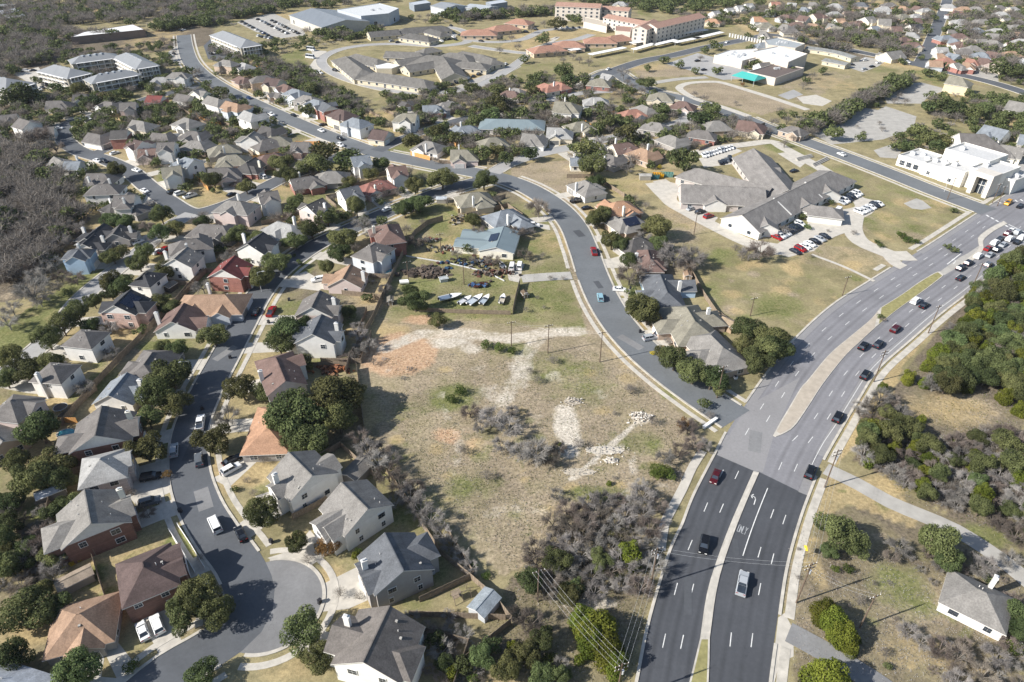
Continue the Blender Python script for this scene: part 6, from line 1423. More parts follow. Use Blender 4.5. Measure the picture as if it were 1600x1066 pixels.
def build_cars():
    up = (8, -42)
    for a in [(1160,912,*up,'pickup','s'),(1100,852,-6,34,'suv','k'),(1118,745,-14,34,'sedan','m'),(1266,738,13,-30,'suv','k'),(1309,652,15,-26,'suv','k'),(1352,586,17,-24,'suv','k'),(1349,541,19,-22,'suv','k'),(1372,538,19,-21,'suv','n'),(1399,514,20,-19,'suv','m'),
              (1431,470,22,-17,'suv','w'),(1444,477,22,-17,'sedan','k'),(1501,434,23,-16,'sedan','n'),(1501,419,23,-16,'suv','n'),(1513,411,23,-16,'suv','n'),(1544,414,23,-16,'suv','g'),(1529,400,23,-16,'suv','w'),(1547,398,23,-16,'sedan','s'),(1558,390,23,-15,'suv','k'),(1544,388,23,-15,'sedan','r'),
              (1555,379,23,-15,'suv','w'),(1568,382,23,-15,'sedan','s'),(1563,373,23,-15,'sedan','n'),(1590,378,23,-15,'sedan','k'),(1578,373,23,-15,'suv','w'),(1575,365,23,-15,'suv','m'),(1581,360,23,-15,'sedan','w'),(1590,363,23,-15,'suv','s'),(1597,371,23,-15,'suv','w'),(1575,317,-20,14,'suv','y'),(1594,322,-20,14,'sedan','k'),
              (928,393,-8,-30,'pickup','r'),(938,465,-6,-30,'suv','b'),(1016,528,16,-3,'suv','s'),(1034,522,16,-3,'suv','k'),(901,314,14,-3,'pickup','k'),(917,325,14,-2,'sedan','k'),(948,378,14,1,'sedan','w'),(968,452,14,1,'sedan','w'),(1315,241,-14,-6,'sedan','w'),
              (424,487,11,-20,'pickup','r'),(400,487,11,-20,'sedan','k'),(313,661,4,-26,'pickup','w'),(272,704,2,-26,'suv','s'),(311,719,-3,-26,'suv','g'),(336,820,-12,-26,'van','w'),(376,834,-12,-24,'sedan','k'),(236,745,20,-4,'suv','k'),(234,784,20,-6,'suv','g'),(362,719,18,-10,'sedan','k'),(361,733,18,-10,'suv','w'),
              (223,986,-9,-24,'sedan','w'),(246,976,-9,-24,'suv','w'),(497,437,-16,3,'suv','w'),(605,327,14,-5,'sedan','w'),(411,276,-9,-5,'suv','w'),(832,352,14,0,'pickup','w'),(800,417,3,-14,'van','w'),(812,416,3,-14,'van','w'),
              (1307,334,14,-14,'bus','w'),(1080,326,12,-4,'sedan','s'),(1094,331,12,-4,'suv','n'),(1107,338,12,-4,'suv','r'),(1241,267,12,-3,'sedan','n'),(1250,350,14,6,'suv','w'),(208,233,10,3,'sedan','w'),(179,239,10,-3,'sedan','w'),(213,266,10,3,'sedan','w'),(226,298,10,4,'sedan','w'),
              (270,300,12,-4,'suv','k'),(281,302,12,-4,'suv','w'),(297,306,12,-4,'pickup','w'),(362,304,12,-4,'sedan','k'),(318,234,12,-4,'van','w'),(298,236,12,-2,'suv','k'),(163,252,10,3,'suv','k'),(152,251,10,3,'sedan','w'),(215,378,10,-4,'sedan','w'),(245,393,10,-6,'sedan','w'),(258,391,10,-6,'pickup','r'),
              (92,200,10,0,'sedan','w'),(118,207,11,-1,'suv','w'),(47,193,10,2,'sedan','w'),(57,192,10,2,'sedan','r'),(141,189,10,-3,'pickup','w'),(150,172,10,0,'suv','w'),(282,48,8,2,'sedan','k'),(286,47,8,-1,'sedan','w'),(424,179,9,4,'pickup','w'),(459,180,9,4,'sedan','k'),(378,154,9,4,'sedan','k'),(389,153,9,4,'sedan','u'),
              (505,195,9,-2,'sedan','k'),(502,204,9,4,'sedan','w'),(532,217,9,4,'suv','k'),(532,227,9,4,'suv','w'),(951,108,9,-3,'sedan','w'),(1090,95,7,-1,'sedan','k'),(1100,109,7,-1,'sedan','k'),(1398,94,8,2,'sedan','w'),(1418,97,8,2,'sedan','w'),(1136,66,8,-3,'sedan','w'),
              (1330,101,8,0,'suv','n'),(1352,94,8,-1,'suv','w'),(1373,98,8,-1,'sedan','w'),(1363,104,8,-1,'sedan','k'),(1351,108,8,-1,'sedan','s'),(1490,105,8,2,'sedan','s'),(1527,107,8,2,'sedan','w'),(1538,108,8,2,'sedan','w'),
              (499,114,9,2,'pickup','w'),(524,110,8,2,'suv','k'),(534,111,8,2,'suv','s'),(578,131,8,2,'sedan','k'),(584,131,8,2,'sedan','w'),(600,135,8,2,'sedan','k'),(693,62,6,2,'sedan','k'),(702,61,6,2,'sedan','k'),(712,62,6,2,'sedan','k'),(705,40,6,2,'sedan','k'),(822,50,6,1,'suv','k'),(837,46,6,1,'suv','k'),
              (752,64,6,1,'sedan','k'),(761,61,6,1,'sedan','k'),(485,90,8,1,'bus','w'),(486,78,8,1,'bus','w'),(622,66,6,-1,'sedan','k'),(612,64,6,-1,'sedan','s'),(700,55,6,-1,'sedan','w'),(1413,112,0,0,'sedan','w')]:
        if a[2] == 0 and a[3] == 0: continue
        car(*a)
    row(10, 1100, 243, 1143, 230, 6, 10, 'wwsw'); row(4, 1126, 254, 1141, 248, 6, 10, 'kng'); row(8, 1214, 371, 1247, 354, 16, 7, 'rwswknkn'); row(7, 1243, 393, 1289, 369, 14, 7, 'nrwwksn'); row(6, 1315, 316, 1340, 302, 12, 5, 'swnkww'); row(6, 1343, 331, 1373, 318, 12, 5, 'wwswnw')
    row(11, 706, 132, 790, 100, 6, -4, 'kkwwknwwknw'); row(9, 378, 34, 424, 58, 6, -2, 'kngkwsukn'); row(9, 403, 30, 448, 52, 6, -2, 'kwsnkwgks'); row(9, 425, 32, 466, 52, 6, -2, 'nkwskgwkn'); row(6, 404, 56, 432, 62, 5, -2, 'wkswkn'); row(5, 690, 64, 728, 52, 5, 2, 'wkwkw'); row(4, 255, 92, 272, 84, 6, 2, 'wswk'); row(5, 330, 84, 350, 78, 6, 2, 'kwnsw'); row(4, 62, 140, 76, 130, 6, 2, 'wnkw')
    row(5, 868, 44, 905, 43, 5, 3, 'kwskn'); row(4, 20, 112, 52, 110, 6, 0, 'kkwk')
# ------------------------------------------------------------------ poles, wires, fences and smaller things
def pole(px, py, h, kind='utility', ang=20, label=None):
    c = P(px, py); o = empty('utility_pole' if kind == 'utility' else 'street_lamp', c, R(ang)); mb = MB()
    if kind == 'utility':
        mb.tube((0, 0, -.2), (0, 0, h), .17, .11, 8); link('shaft', mb.mesh('shaft', [M['pole']]), o)
        for z in (h-.5, h-1.6):
            mb = MB(); mb.box(-1.3, 1.3, -.06, .06, z-.07, z+.07); ca = link('crossarm', mb.mesh('crossarm', [M['pole']]), o)
            for x in (-1.2, -.5, .5, 1.2): mb = MB(); mb.tube((x, 0, z+.07), (x, 0, z+.33), .06, .05, 6); link('insulator', mb.mesh('insulator', [M['white']]), ca)
            if h < 11: break
        if h > 11: mb = MB(); mb.tube((.35, 0, h-3.2), (.35, 0, h-2.2), .25, .25, 10); link('transformer', mb.mesh('transformer', [M['steel']]), o)
    else:
        mb.tube((0, 0, -.2), (0, 0, h), .1, .06, 8); mb.tube((0, 0, h), (1.8, 0, h+.25), .05, .04, 6); link('shaft', mb.mesh('shaft', [M['steel']]), o)
        mb = MB(); mb.box(1.6, 2.4, -.16, .16, h+.15, h+.32); link('lamp_head', mb.mesh('lamp_head', [M['steel']]), o)
    thing(o, 'wooden utility pole' if kind == 'utility' else 'grey street lamp', 'pole' if kind == 'utility' else 'street lamp', px, py, label=label); return o
def wires(a, b, za, zb, n=3, lab=''):
    A, B_ = P(*a), P(*b); mb = MB(); d = (B_-A).normalized(); t = Vector((-d.y, d.x, 0))
    for i in range(n):
        off = t*((i-(n-1)/2)*.85); prev = None
        for k in range(15):
            u = k/14; p = A.lerp(B_, u)+off; p.z = za+(zb-za)*u-4*u*(1-u)*.9
            if prev is not None: mb.tube(prev, p, .012, .012, 4, cap=False)
            prev = p
    o = link('overhead_wires', mb.mesh('overhead_wires', [M['steel']])); o['category'] = 'wires'; o['label'] = lab
def fence(pts, h=1.9, m='wood', label=None, w=None, detail=True):
    W_ = w or [P(*p) for p in pts]; c = Vector((W_[0][0], W_[0][1], 0)); o = empty('fence', c) if detail else None; allmb = MB(); th = .05
    for i in range(len(W_)-1):
        a, b = Vector((W_[i][0], W_[i][1], 0))-c, Vector((W_[i+1][0], W_[i+1][1], 0))-c; d = b-a; L_ = d.length
        if L_ < .3: continue
        T = Matrix.Translation(a) @ Matrix.Rotation(math.atan2(d.y, d.x), 4, 'Z'); mb = MB() if detail else allmb; n = max(1, int(L_/.6))
        for k in range(n):
            x0, x1 = L_*k/n+.02, L_*(k+1)/n-.02; mb.box(x0, x1, -th/2-(k % 2)*.012, th/2, .05, h-(k*7 % 3)*.03, 0, T)
        mb.box(0, L_, th/2, th/2+.06, .4, .5, 0, T); mb.box(0, L_, th/2, th/2+.06, h-.5, h-.4, 0, T)
        if detail:
            link('panel', mb.mesh('panel', [M[m]]), o); mb = MB(); mb.box(-.07, .07, -.07, .07, -.2, h+.12, 0, T); link('post', mb.mesh('post', [M[m]]), o)
        else: allmb.box(-.06, .06, -.06, .06, -.2, h+.1, 0, T)
    if not detail: o = link('fence', allmb.mesh('fence', [M[m]]), None, c)
    px, py = proj(*((W_[0][k]+W_[-1][k])/2 for k in (0, 1)), 1)
    thing(o, {'wood': 'weathered wooden', 'newwood': 'orange new wooden', 'white': 'white', 'steel': 'low wire'}[m]+' fence', 'fence', px, py, group='garden fences', label=label)
def build_small():
    for a in [(1244,942,12.4),(1288,762,12.2),(1450,521,10.3),(937,566,10.9),(856,552,10.3),(1316,462,7.5),(840,940,10),(1016,918,12.4),(962,1098,12.4),(799,541,9),(725,445,9),(639,444,9),(689,395,8),(1084,367,9.5),(1343,981,10.3),(1365,597,11),(1520,447,9),(1480,312,10),(1550,318,9),(1558,322,9),(1172,494,7),(1120,622,11),(938,269,9)]: pole(*a)
    for a in [(305,598,7.5,'lamp',200),(409,456,7.5,'lamp',10),(1475,300,8,'lamp',200)]: pole(*a)
    wires((840,940), (962,1098), 9.7, 12, 4, 'wires from the lot pole down to the bottom edge pole')
    wires((1016,918), (962,1098), 12, 12, 3, 'wires along the west kerb of the wide road')
    wires((1016,918), (1244,942), 12, 12, 2, 'wires crossing above the wide divided road')
    wires((1244,942), (1343,981), 11, 10, 2, 'wires between the two poles beside the hedge')
    wires((1288,762), (1244,942), 12, 12, 3, 'wires along the east kerb of the wide road')
    wires((1450,521), (1365,597), 10, 11, 2, 'wires beside the wood on the road bend')
    wires((937,566), (856,552), 10.5, 10, 2, 'wires over the gravel track entrance')
    wires((856,552), (799,541), 10, 8.8, 2, 'wires above the pale gravel turnaround')
    for pts, h, m, lab in [([(692,345),(668,352),(648,368),(634,390),(625,410),(612,437),(598,467),(583,502),(565,532),(548,562),(541,585)],2.4,'wood','tall curving wooden fence west of the boat yard'), ([(558,578),(562,610),(568,660),(570,674)],2.2,'wood','short dark fence beside the big oak shadow'),
                   ([(604,738),(640,790),(662,826),(690,868),(735,905),(772,937),(800,972)],2,'wood','long wooden fence between bare trees and the vacant lot'), ([(320,427),(295,452),(270,482),(242,507),(216,536),(190,562),(152,602),(112,650),(96,668)],2.2,'wood','long dark fence splitting the two western house rows'),
                   ([(265,831),(285,862),(305,896)],1.1,'white','inner white rail fence beside the brown roofed house'), ([(279,823),(300,855),(321,890)],1.1,'white','outer white rail fence beside the curving street'),
                   ([(147,874),(160,917),(172,952)],1.9,'wood','fence between the tan and the brown corner houses'), ([(150,868),(185,850),(214,835)],1.9,'wood','fence below the white gabled brick house'),
                   ([(93,661),(122,661)],1.9,'newwood','short orange fence by the blue pool'), ([(152,610),(125,632),(94,659)],1.9,'wood','fence rising behind the pink walled house'),
                   ([(642,243),(672,251)],2.2,'newwood','bright orange fence panel along the street corner'), ([(673,250),(690,256),(706,256),(720,248)],1.8,'wood','dark fence enclosing the small green yard'), ([(694,221),(720,229)],2,'newwood','orange fence behind the olive roofed house'),
                   ([(300,275),(313,285),(326,298)],2,'newwood','orange fence sloping beside the fenced lawn'), ([(420,102),(435,111),(448,121)],2,'newwood','orange fence at the top of the straight road row'), ([(716,333),(755,322),(790,309)],1.9,'wood','fence north of the wide green yard'),
                   ([(635,401),(700,412),(760,426),(788,440)],.45,'steel','low pale wall across the boat yard'), ([(812,445),(806,468),(801,492)],2.4,'wood','tall dark fence east of the parked boats'), ([(655,487),(720,490),(798,492)],1.6,'wood','fence along the southern edge of the boat yard'),
                   ([(1068,408),(1082,432),(1098,462),(1118,492),(1148,512)],2,'wood','fence behind the gardens facing the dry field'), ([(940,264),(985,258),(1040,248)],2,'wood','fence south of the big olive coloured oak'), ([(1092,236),(1120,224),(1165,207),(1195,196)],1.8,'wood','fence between the gardens and the parking row'),
                   ([(798,975),(750,1014),(704,1052)],1.9,'wood','fence slanting down to the bottom edge thicket'), ([(640,963),(715,966),(790,969)],1.9,'wood','fence straight across above the large bottom house'), ([(458,812),(486,798),(512,783)],1.9,'wood','fence between the two white gabled houses'),
                   ([(535,461),(568,464),(600,468)],1.9,'wood','fence below the pink walled tan roofed house'), ([(486,574),(510,574),(542,574)],1.9,'wood','fence beside the reddish brush heap'), ([(550,160),(575,175),(602,191)],1.9,'wood','fence behind the straight road houses'),
                   ([(270,163),(290,176),(312,190),(330,201)],1.9,'wood','brown fence behind the upper western row'), ([(360,216),(376,229),(396,244)],1.9,'wood','fence behind the middle western row'), ([(930,905),(980,890)],.5,'wood',None),
                   ([(1170,235),(1200,215)],1,'steel',None), ([(118,546),(150,552),(178,560)],1.6,'wood','short fence between the two white hip roofed houses'),
                   ([(870,430),(880,500)],.6,'wood',None)]: 
        if lab: fence(pts, h, m, lab)
    rr = random.Random(21)      # back garden fences of the mid-distance plots
    for hx, hy, rz, a0, a1, b in HFOOT:
        px, py = proj(hx, hy, 2)
        if py < 95 or px < -20 or px > 1250 or rr.random() < .25: continue
        d_, Lp, w_ = street_dir(hx, hy); u = Vector((math.cos(rz), math.sin(rz))); v = Vector((-u.y, u.x)); back = -v if (Vector((Lp[0]-hx, Lp[1]-hy)).dot(v) > 0) else v
        c = Vector((hx, hy)); q_ = [c-u*(a0+2.2)+back*(b*.3), c-u*(a0+2.2)+back*(b+8), c+u*(a1+2.2)+back*(b+8), c+u*(a1+2.2)+back*(b*.3)]
        i0 = rr.choice((0, 0, 1)); seg = q_[i0:i0+3]; pts = []
        ok = True
        for p, s in zip(seg, seg[1:]):
            for t in np.linspace(0, 1, 7):
                z_ = p.lerp(s, t)
                if on_house(z_.x, z_.y, .2) or on_road(z_.x, z_.y, .5): ok = False
        if ok: fence(None, 1.9, rr.choice(('wood', 'wood', 'wood', 'newwood')) if py < 300 else 'wood', None, [tuple(p) for p in seg], detail=False)
    # boats on trailers
    def boat(px, py, dx, dy, L_, col, lab):
        c = P(px, py, .8); c.z = 0; e = P(px+dx*.2, py+dy*.2, .8)-Vector((c.x, c.y, .8)); o = empty('boat', c, math.atan2(e.y, e.x)); mb = MB(); n = 9; R_ = []
        for i in range(n):
            t = i/(n-1); x = -L_/2+L_*t; hw = L_*.17*(1 if t < .5 else max(.03, 1-((t-.5)/.5)**2)); z0 = .55+.25*t*t
            R_.append([(x, -hw, 1.15+.2*t), (x, -hw*.8, z0+.15), (x, 0, z0), (x, hw*.8, z0+.15), (x, hw, 1.15+.2*t)])
        for rg in R_: mb.v += rg
        for i in range(n-1):
            for j in range(4): mb.f.append((i*5+j, i*5+j+5, i*5+j+6, i*5+j+1)); mb.m.append(0)
        mb.f.append((0, 1, 2, 3, 4)); mb.m.append(0)
        for i in range(4, n-1): k = i*5; mb.f.append((k, k+4, k+9, k+5)); mb.m.append(0)
        for i in range(0, 4): k = len(mb.v); w0 = [(x, y*.9, 1.0) for x, y, z in (R_[i][0], R_[i][4], R_[i+1][4], R_[i+1][0])]; mb.v += w0; mb.f.append((k, k+1, k+2, k+3)); mb.m.append(1)
        link('hull', mb.mesh('hull', [M['white'], M['stuffcol']]), o, color=srgb(col, .8)); mb = MB(); mb.box(-.3, .1, -L_*.1, L_*.1, 1.2, 1.6); link('windscreen', mb.mesh('windscreen', [M['glass']]), o)
        mb = MB(); mb.box(-L_/2-.5, -L_/2, -.2, .2, .7, 1.5); link('outboard_motor', mb.mesh('outboard_motor', [M['dark']]), o)
        mb = MB(); mb.box(-L_*.4, L_*.45, -.5, -.42, .35, .45); mb.box(-L_*.4, L_*.45, .42, .5, .35, .45); mb.box(-1, -.9, -1, 1, .3, .4); mb.box(L_*.45, L_*.65, -.05, .05, .35, .45)
        for sy in (-1, 1): mb.tube((-.95, sy*.9, .32), (-.95, sy*1.08, .32), .3, .3, 10)
        link('trailer', mb.mesh('trailer', [M['dark']]), o); thing(o, '', 'boat', px, py, label=lab)
    for a in [(704,464,14,-3,8,'#6b7c92','largest white boat with open grey deck, under the bare oak'),(727,469,12,-7,6,'#c9ccd0','second boat from the oak, slim and white'),(743,468,12,-8,7.5,'#b9c2cb','long white boat in the middle of the boat row'),(758,468,8,-9,6.2,'#a9b4be','white boat with rounded bow between long boat and trailer gap'),(785,467,4,-11,5.6,'#c0b8a8','white boat nearest the tall dark fence'),(784,414,-6,-8,5,'#d8d8d4','small white boat beside the salvage heap')]: boat(*a)
    # salvage heaps, wood pile, sheds, pools, play frames
    def heap(nm, px, py, w_, d_, n, cols, lab, piece=(.5, 1.6)):
        c = P(px, py); o = empty(nm, c); rr = random.Random(int(px)); mbs = {}
        for i in range(n):
            k = rr.choice(cols); mb = mbs.setdefault(k, MB()); x, y = rr.gauss(0, w_/3.2), rr.gauss(0, d_/3.2); s = [rr.uniform(*piece)*f for f in (1, .6, .5)]; z = rr.uniform(0, .7)*max(0, 1-(abs(x)/w_+abs(y)/d_))*2
            T = Matrix.Translation((x, y, z+s[2]/2)) @ Matrix.Rotation(rr.uniform(0, 6), 4, 'Z') @ Matrix.Rotation(rr.uniform(-.4, .4), 4, 'X'); mb.box(-s[0]/2, s[0]/2, -s[1]/2, s[1]/2, -s[2]/2, s[2]/2, 0, T)
        for k, mb in list(mbs.items())[:1]:
            if nm == 'rubble_pile': mb.prism([(math.cos(t_*.7)*w_*.5, math.sin(t_*.7)*d_*.5) for t_ in range(9)], -.2, .1)
        for k, mb in mbs.items(): link('scrap' if nm != 'rubble_pile' else 'rubble', mb.mesh('scrap', [M['stuffcol']]), o, color=srgb(k, .8))
        thing(o, '', 'pile', px, py, label=lab)
    heap('salvage_heap', 742, 412, 16, 7, 80, ['#2b2c2e','#5b5d60','#4f3530','#33506d','#8d8a82','#403a34'], 'large dark salvage heap in front of the metal roofed building')
    heap('salvage_heap', 770, 428, 13, 3, 60, ['#5a3f36','#3b342f','#8a7f74','#6a4a3e'], 'long rusty salvage row beside the concrete pad')
    heap('salvage_heap', 745, 447, 7, 3, 30, ['#3f5a80','#4a2a22','#46648a','#5b5047'], 'blue and rusty scrap heap above the boats')
    heap('salvage_heap', 700, 391, 10, 4, 45, ['#333333','#6f6a62','#7a5040','#c8c4ba'], 'scattered scrap by the dark yard pole')
    heap('salvage_heap', 668, 378, 8, 4, 26, ['#6a4a42','#8d8a82','#5b5d60'], 'loose scrap on the western lawn of the yard')
    heap('salvage_heap', 714, 345, 6, 6, 24, ['#a09a90','#3b3a38','#8a7a5a'], 'scattered timber and play things north of the metal roofs')
    heap('brush_pile', 666, 427, 10, 5, 260, ['#5a5048','#6e6258','#463e38'], 'long heap of cut grey brush on the lawn', (.4, 2.2))
    heap('brush_pile', 522, 578, 7, 4, 90, ['#8a5a40','#a06a48','#6e5040'], 'reddish brush heap behind the brown and white house', (.4, 1.4))
    heap('rubble_pile', 895, 628, 5, 3, 60, ['#e6dfd2','#cfc6b8','#b8ae9e'], 'small pale rubble pile above the white gravel patch', (.15, .5))
    heap('rubble_pile', 1000, 652, 5, 3, 110, ['#efe9de','#d9d1c4','#b5ab9d'], 'white rubble pile at the head of the pale streak', (.2, .7))
    heap('rubble_pile', 945, 704, 10, 3, 90, ['#e6dfd2','#d0c8ba'], 'scattered white rubble along the pale streak', (.12, .4))
    heap('rubble_pile', 905, 738, 8, 2.5, 50, ['#ddd5c6','#c4baa9'], 'loose pale stones at the foot of the streak', (.1, .35))
    heap('rubble_pile', 954, 720, 3.2, 2, 50, ['#e9e2d6','#cfc6b8'], 'round heap of broken white rock right of the streak', (.15, .5))
    def shed(px, py, dx, dy, L_, W_, h, roof, wall, lab):
        c = P(px, py, h*.6); c.z = 0; e = P(px+dx, py+dy, h*.6)-Vector((c.x, c.y, h*.6)); o = empty('shed', c, math.atan2(e.y, e.x)); rb, wb = MB(), MB(); roof_faces(rb, L_/2, L_/2, W_/2, .15, h, .4, False, False); walls_of(wb, L_/2, L_/2, W_/2, h, .4, False, False, 0)
        link('wall', wb.mesh('wall', [M['wall']]), o, color=srgb(wall, .8)); link('roof', rb.mesh('roof', [M['shingle'], M['trim']]), o, color=srgb(roof, .65)); d_ = link('door', door_mesh(), o); d_.location = (L_/2+.05, 0, 0); d_.rotation_euler = (0, 0, R(90)); thing(o, '', 'shed', px, py, label=lab)
    for a in [(118,906,10,-5,6,3.2,2.2,'#b5a592','#a9a49a','tan roofed garden shed beside the yellow shrubs'),(757,945,6,-7,5,4,2.2,'#a9b2b8','#c9cdd0','grey metal shed in the fence corner'),(1074,431,2,6,3,2.5,2.2,'#a98f78','#cfb8a0','small pinkish shed by the garden fence'),(558,737,8,-8,6,4.5,2.6,'#8a857e','#8f8a84','grey outbuilding behind the white gabled house'),
              (693,436,6,-1,2.6,2,1.4,'#c9cfd0','#b9bfc0','tiny pale shed on the boat yard lawn'),(80,770,10,-4,5.5,3,2.1,'#dfe2e6','#8a857e','white roofed shed under the western oaks'),(84,348,4,-1,3,2.5,2.2,'#cfd4d8','#9a9690','pale shed lost in the bare wood'),(690,312,4,0,4,3,2,'#c9d0d6','#a9a49a','white shed beside the corner oak'),(820,460,2,3,2.4,2,1.6,'#7a6a58','#6a5a48','small wooden hut on the verge lawn'),
              (1136,506,8,4,6,4,2.4,'#b8a58c','#b49c84','tan outbuilding at the end of the garden fence'),(266,448,6,-4,3.6,3,2.2,'#8a857c','#5a5550','dark garden shelter in the gold lawn'),(610,470,0,5,2.5,2,1.8,'#8a8478','#6a5f54','narrow lean to by the tall dark fence'),(1008,276,6,0,5,2.6,2.3,'#b9b6b0','#a9a49a','grey shed next to the yellow skip')]: shed(*a)
    def pool(px, py, r_, lab, rect=None):
        c = P(px, py); mb = MB(); n = 20; o = empty('swimming_pool', c)
        pts = [(r_*math.cos(2*math.pi*i/n)*1.3, r_*math.sin(2*math.pi*i/n)) for i in range(n)]; mb.prism([(x*1.2, y*1.2) for x, y in pts], 0, .25); link('coping', mb.mesh('coping', [M['conc']]), o)
        mb = MB(); mb.prism(pts, .1, .262); link('water', mb.mesh('water', [M['water']]), o); thing(o, '', 'pool', px, py, label=lab)
    pool(104, 678, 1.6, 'small bright blue pool behind the brown gabled house'); pool(598, 424, 2.4, 'round green pool between the deck and tall fence'); pool(269, 428, 1.6, 'teal pool beside the white gabled house'); pool(1064, 179, 2.6, 'round white covered pool by the court road')
    # containers and skips of the community centre
    for px, py, L_, col, lab in [(1022,279,4,'#3c6a70','teal skip beside the grey shed'),(1028,277,4.5,'#e0a818','yellow skip next to the teal one'),(1042,276,5,'#6f9a92','pale green container near the tall pole'),(1079,278,3.4,'#1f8a62','bright green bin near the centre corner'),(1002,250,5,'#e0b420','yellow container by the dark hedge')]:
        c = P(px, py); o = empty('skip', c, R(-6)); mb = MB(); h = 1.9; mb.v += [(-L_/2, -1, 0), (L_/2, -1, 0), (L_/2, 1, 0), (-L_/2, 1, 0), (-L_/2-.3, -1.1, h), (L_/2+.3, -1.1, h), (L_/2+.3, 1.1, h), (-L_/2-.3, 1.1, h)]
        for f in ((0, 1, 5, 4), (1, 2, 6, 5), (2, 3, 7, 6), (3, 0, 4, 7), (3, 2, 1, 0)): mb.f.append(f); mb.m.append(0)
        mb.box(-L_/2-.25, L_/2+.25, -1.05, 1.05, h-.5, h-.45)
        for k in range(4): x = -L_/2+L_*(k+.5)/4; mb.box(x-.05, x+.05, -1.16, 1.16, .6, h)
        link('bin', mb.mesh('bin', [M['stuffcol']]), o, color=srgb(col, .8)); thing(o, '', 'skip', px, py, label=lab)
    # propane tank, play frame, warning sign, culvert wall, entrance stones
    o = empty('gas_tank', P(632, 444), R(10)); mb = MB(); mb.tube((-1.6, 0, .9), (1.6, 0, .9), .8, .8, 14); mb.f.append(tuple(range(13, -1, -1))); mb.m.append(0); link('tank', mb.mesh('tank', [M['white']]), o); mb = MB(); mb.box(-1.1, -.9, -.6, .6, 0, .4); mb.box(.9, 1.1, -.6, .6, 0, .4); link('cradle', mb.mesh('cradle', [M['conc']]), o); thing(o, '', 'tank', 632, 444, label='white gas tank lying beside the tall dark fence')
    for px, py, lab in ((720, 933, 'wooden play frame on the fenced lawn'), (722, 342, 'timber swing frame north of the metal roofs')):
        o = empty('play_frame', P(px, py), R(30)); mb = MB()
        for x in (-1.8, 0, 1.8):
            for y in (-1, 1): mb.tube((x, y*1.3, 0), (x, y*.6, 2.3), .07, .07, 5)
        mb.tube((-2, -.6, 2.3), (2, -.6, 2.3), .07); mb.tube((-2, .6, 2.3), (2, .6, 2.3), .07); link('frame', mb.mesh('frame', [M['wood']]), o); mb = MB(); mb.box(-1.8, 0, -.7, .7, 1.3, 1.4)
        for k in range(9): mb.box(-1.8+k*.2, -1.65+k*.2, -.6, .6, 2.32, 2.38)
        link('platform', mb.mesh('platform', [M['wood']]), o); thing(o, '', 'play frame', px, py, label=lab)
    o = empty('warning_sign', P(1254, 869), R(100)); mb = MB(); mb.tube((0, 0, 0), (0, 0, 2.6), .05); link('post', mb.mesh('post', [M['steel']]), o); mb = MB(); T = Matrix.Translation((0, -.08, 2.6)) @ Matrix.Rotation(R(45), 4, 'Y'); mb.box(-.55, .55, -.02, .02, -.55, .55, 0, T); link('plate', mb.mesh('plate', [M['yellowpaint']]), o); thing(o, '', 'sign', 1254, 869, label='yellow diamond warning sign on the verge by the kerb')
    o = empty('culvert_wall', P(1109, 664), 0); a, b = P(1099, 670), P(1119, 656); d = b-a; mb = MB(); T = Matrix.Translation((a+b)/2-o.location) @ Matrix.Rotation(math.atan2(d.y, d.x), 4, 'Z'); mb.box(-d.length/2, d.length/2, -.3, .3, 0, .7, 0, T); mb.box(-d.length/2-.1, d.length/2+.1, -.4, .4, .7, .82, 0, T); link('wall', mb.mesh('wall', [M['white']]), o); thing(o, '', 'wall', 1109, 664, label='long pale concrete culvert wall at the junction corner')
    for nm, a, b in (('bleachers', (1247,252), (1271,246)), ('bleachers', (1273,261), (1296,250))):
        A, B_ = P(*a), P(*b); d = B_-A; o = empty('bleachers', A, math.atan2(d.y, d.x)); mb = MB()
        for k in range(3): mb.box(0, d.length, k*.6, k*.6+.6, 0, .4+k*.4)
        link('seating', mb.mesh('seating', [M['conc2']]), o); thing(o, '', 'bleachers', a[0], a[1], label='long concrete bench step nearest the %s beyond the grey wings' % ('round island' if a[0] < 1260 else 'white stairs'))
    # everyday things in the yards and by the kerbs
    for x, y in ((348,742),(424,848),(500,942),(396,690),(282,800),(316,640),(420,505),(360,560),(452,470),(1000,520),(985,452),(935,350)):
        mb = MB(); mb.box(-.3, .3, -.35, .35, 0, 1.0); mb.box(-.34, .34, -.42, .36, 1.0, 1.08); mb.tube((-.3, .36, .12), (.3, .36, .12), .12)
        o = link('wheelie_bin', shared('bin', lambda: mb.mesh('wheelie_bin', [M['dark']])), None, P(x, y), R(x)); thing(o, 'dark wheeled bin', 'bin', x, y, group='wheeled bins')
    for x, y, r_, lab in ((640,905,1.9,'round dark trampoline behind the slate roofed house'),(222,508,1.8,'round dark trampoline behind the tan roofed row'),(96,640,1.7,'round dark trampoline beside the orange fence')):
        o = empty('trampoline', P(x, y)); mb = MB(); mb.prism([(r_*math.cos(k*.349), r_*math.sin(k*.349)) for k in range(18)], .85, .9); link('mat', mb.mesh('mat', [M['dark']]), o); mb = MB()
        for k in range(18): mb.tube((r_*math.cos(k*.349), r_*math.sin(k*.349), .88), (r_*math.cos(k*.349+.349), r_*math.sin(k*.349+.349), .88), .07, .07, 5, cap=False)
        for k in range(6): mb.tube((r_*math.cos(k*1.047), r_*math.sin(k*1.047), 0), (r_*math.cos(k*1.047), r_*math.sin(k*1.047), .88), .05)
        link('frame', mb.mesh('frame', [M['steel']]), o); thing(o, '', 'trampoline', x, y, label=lab)
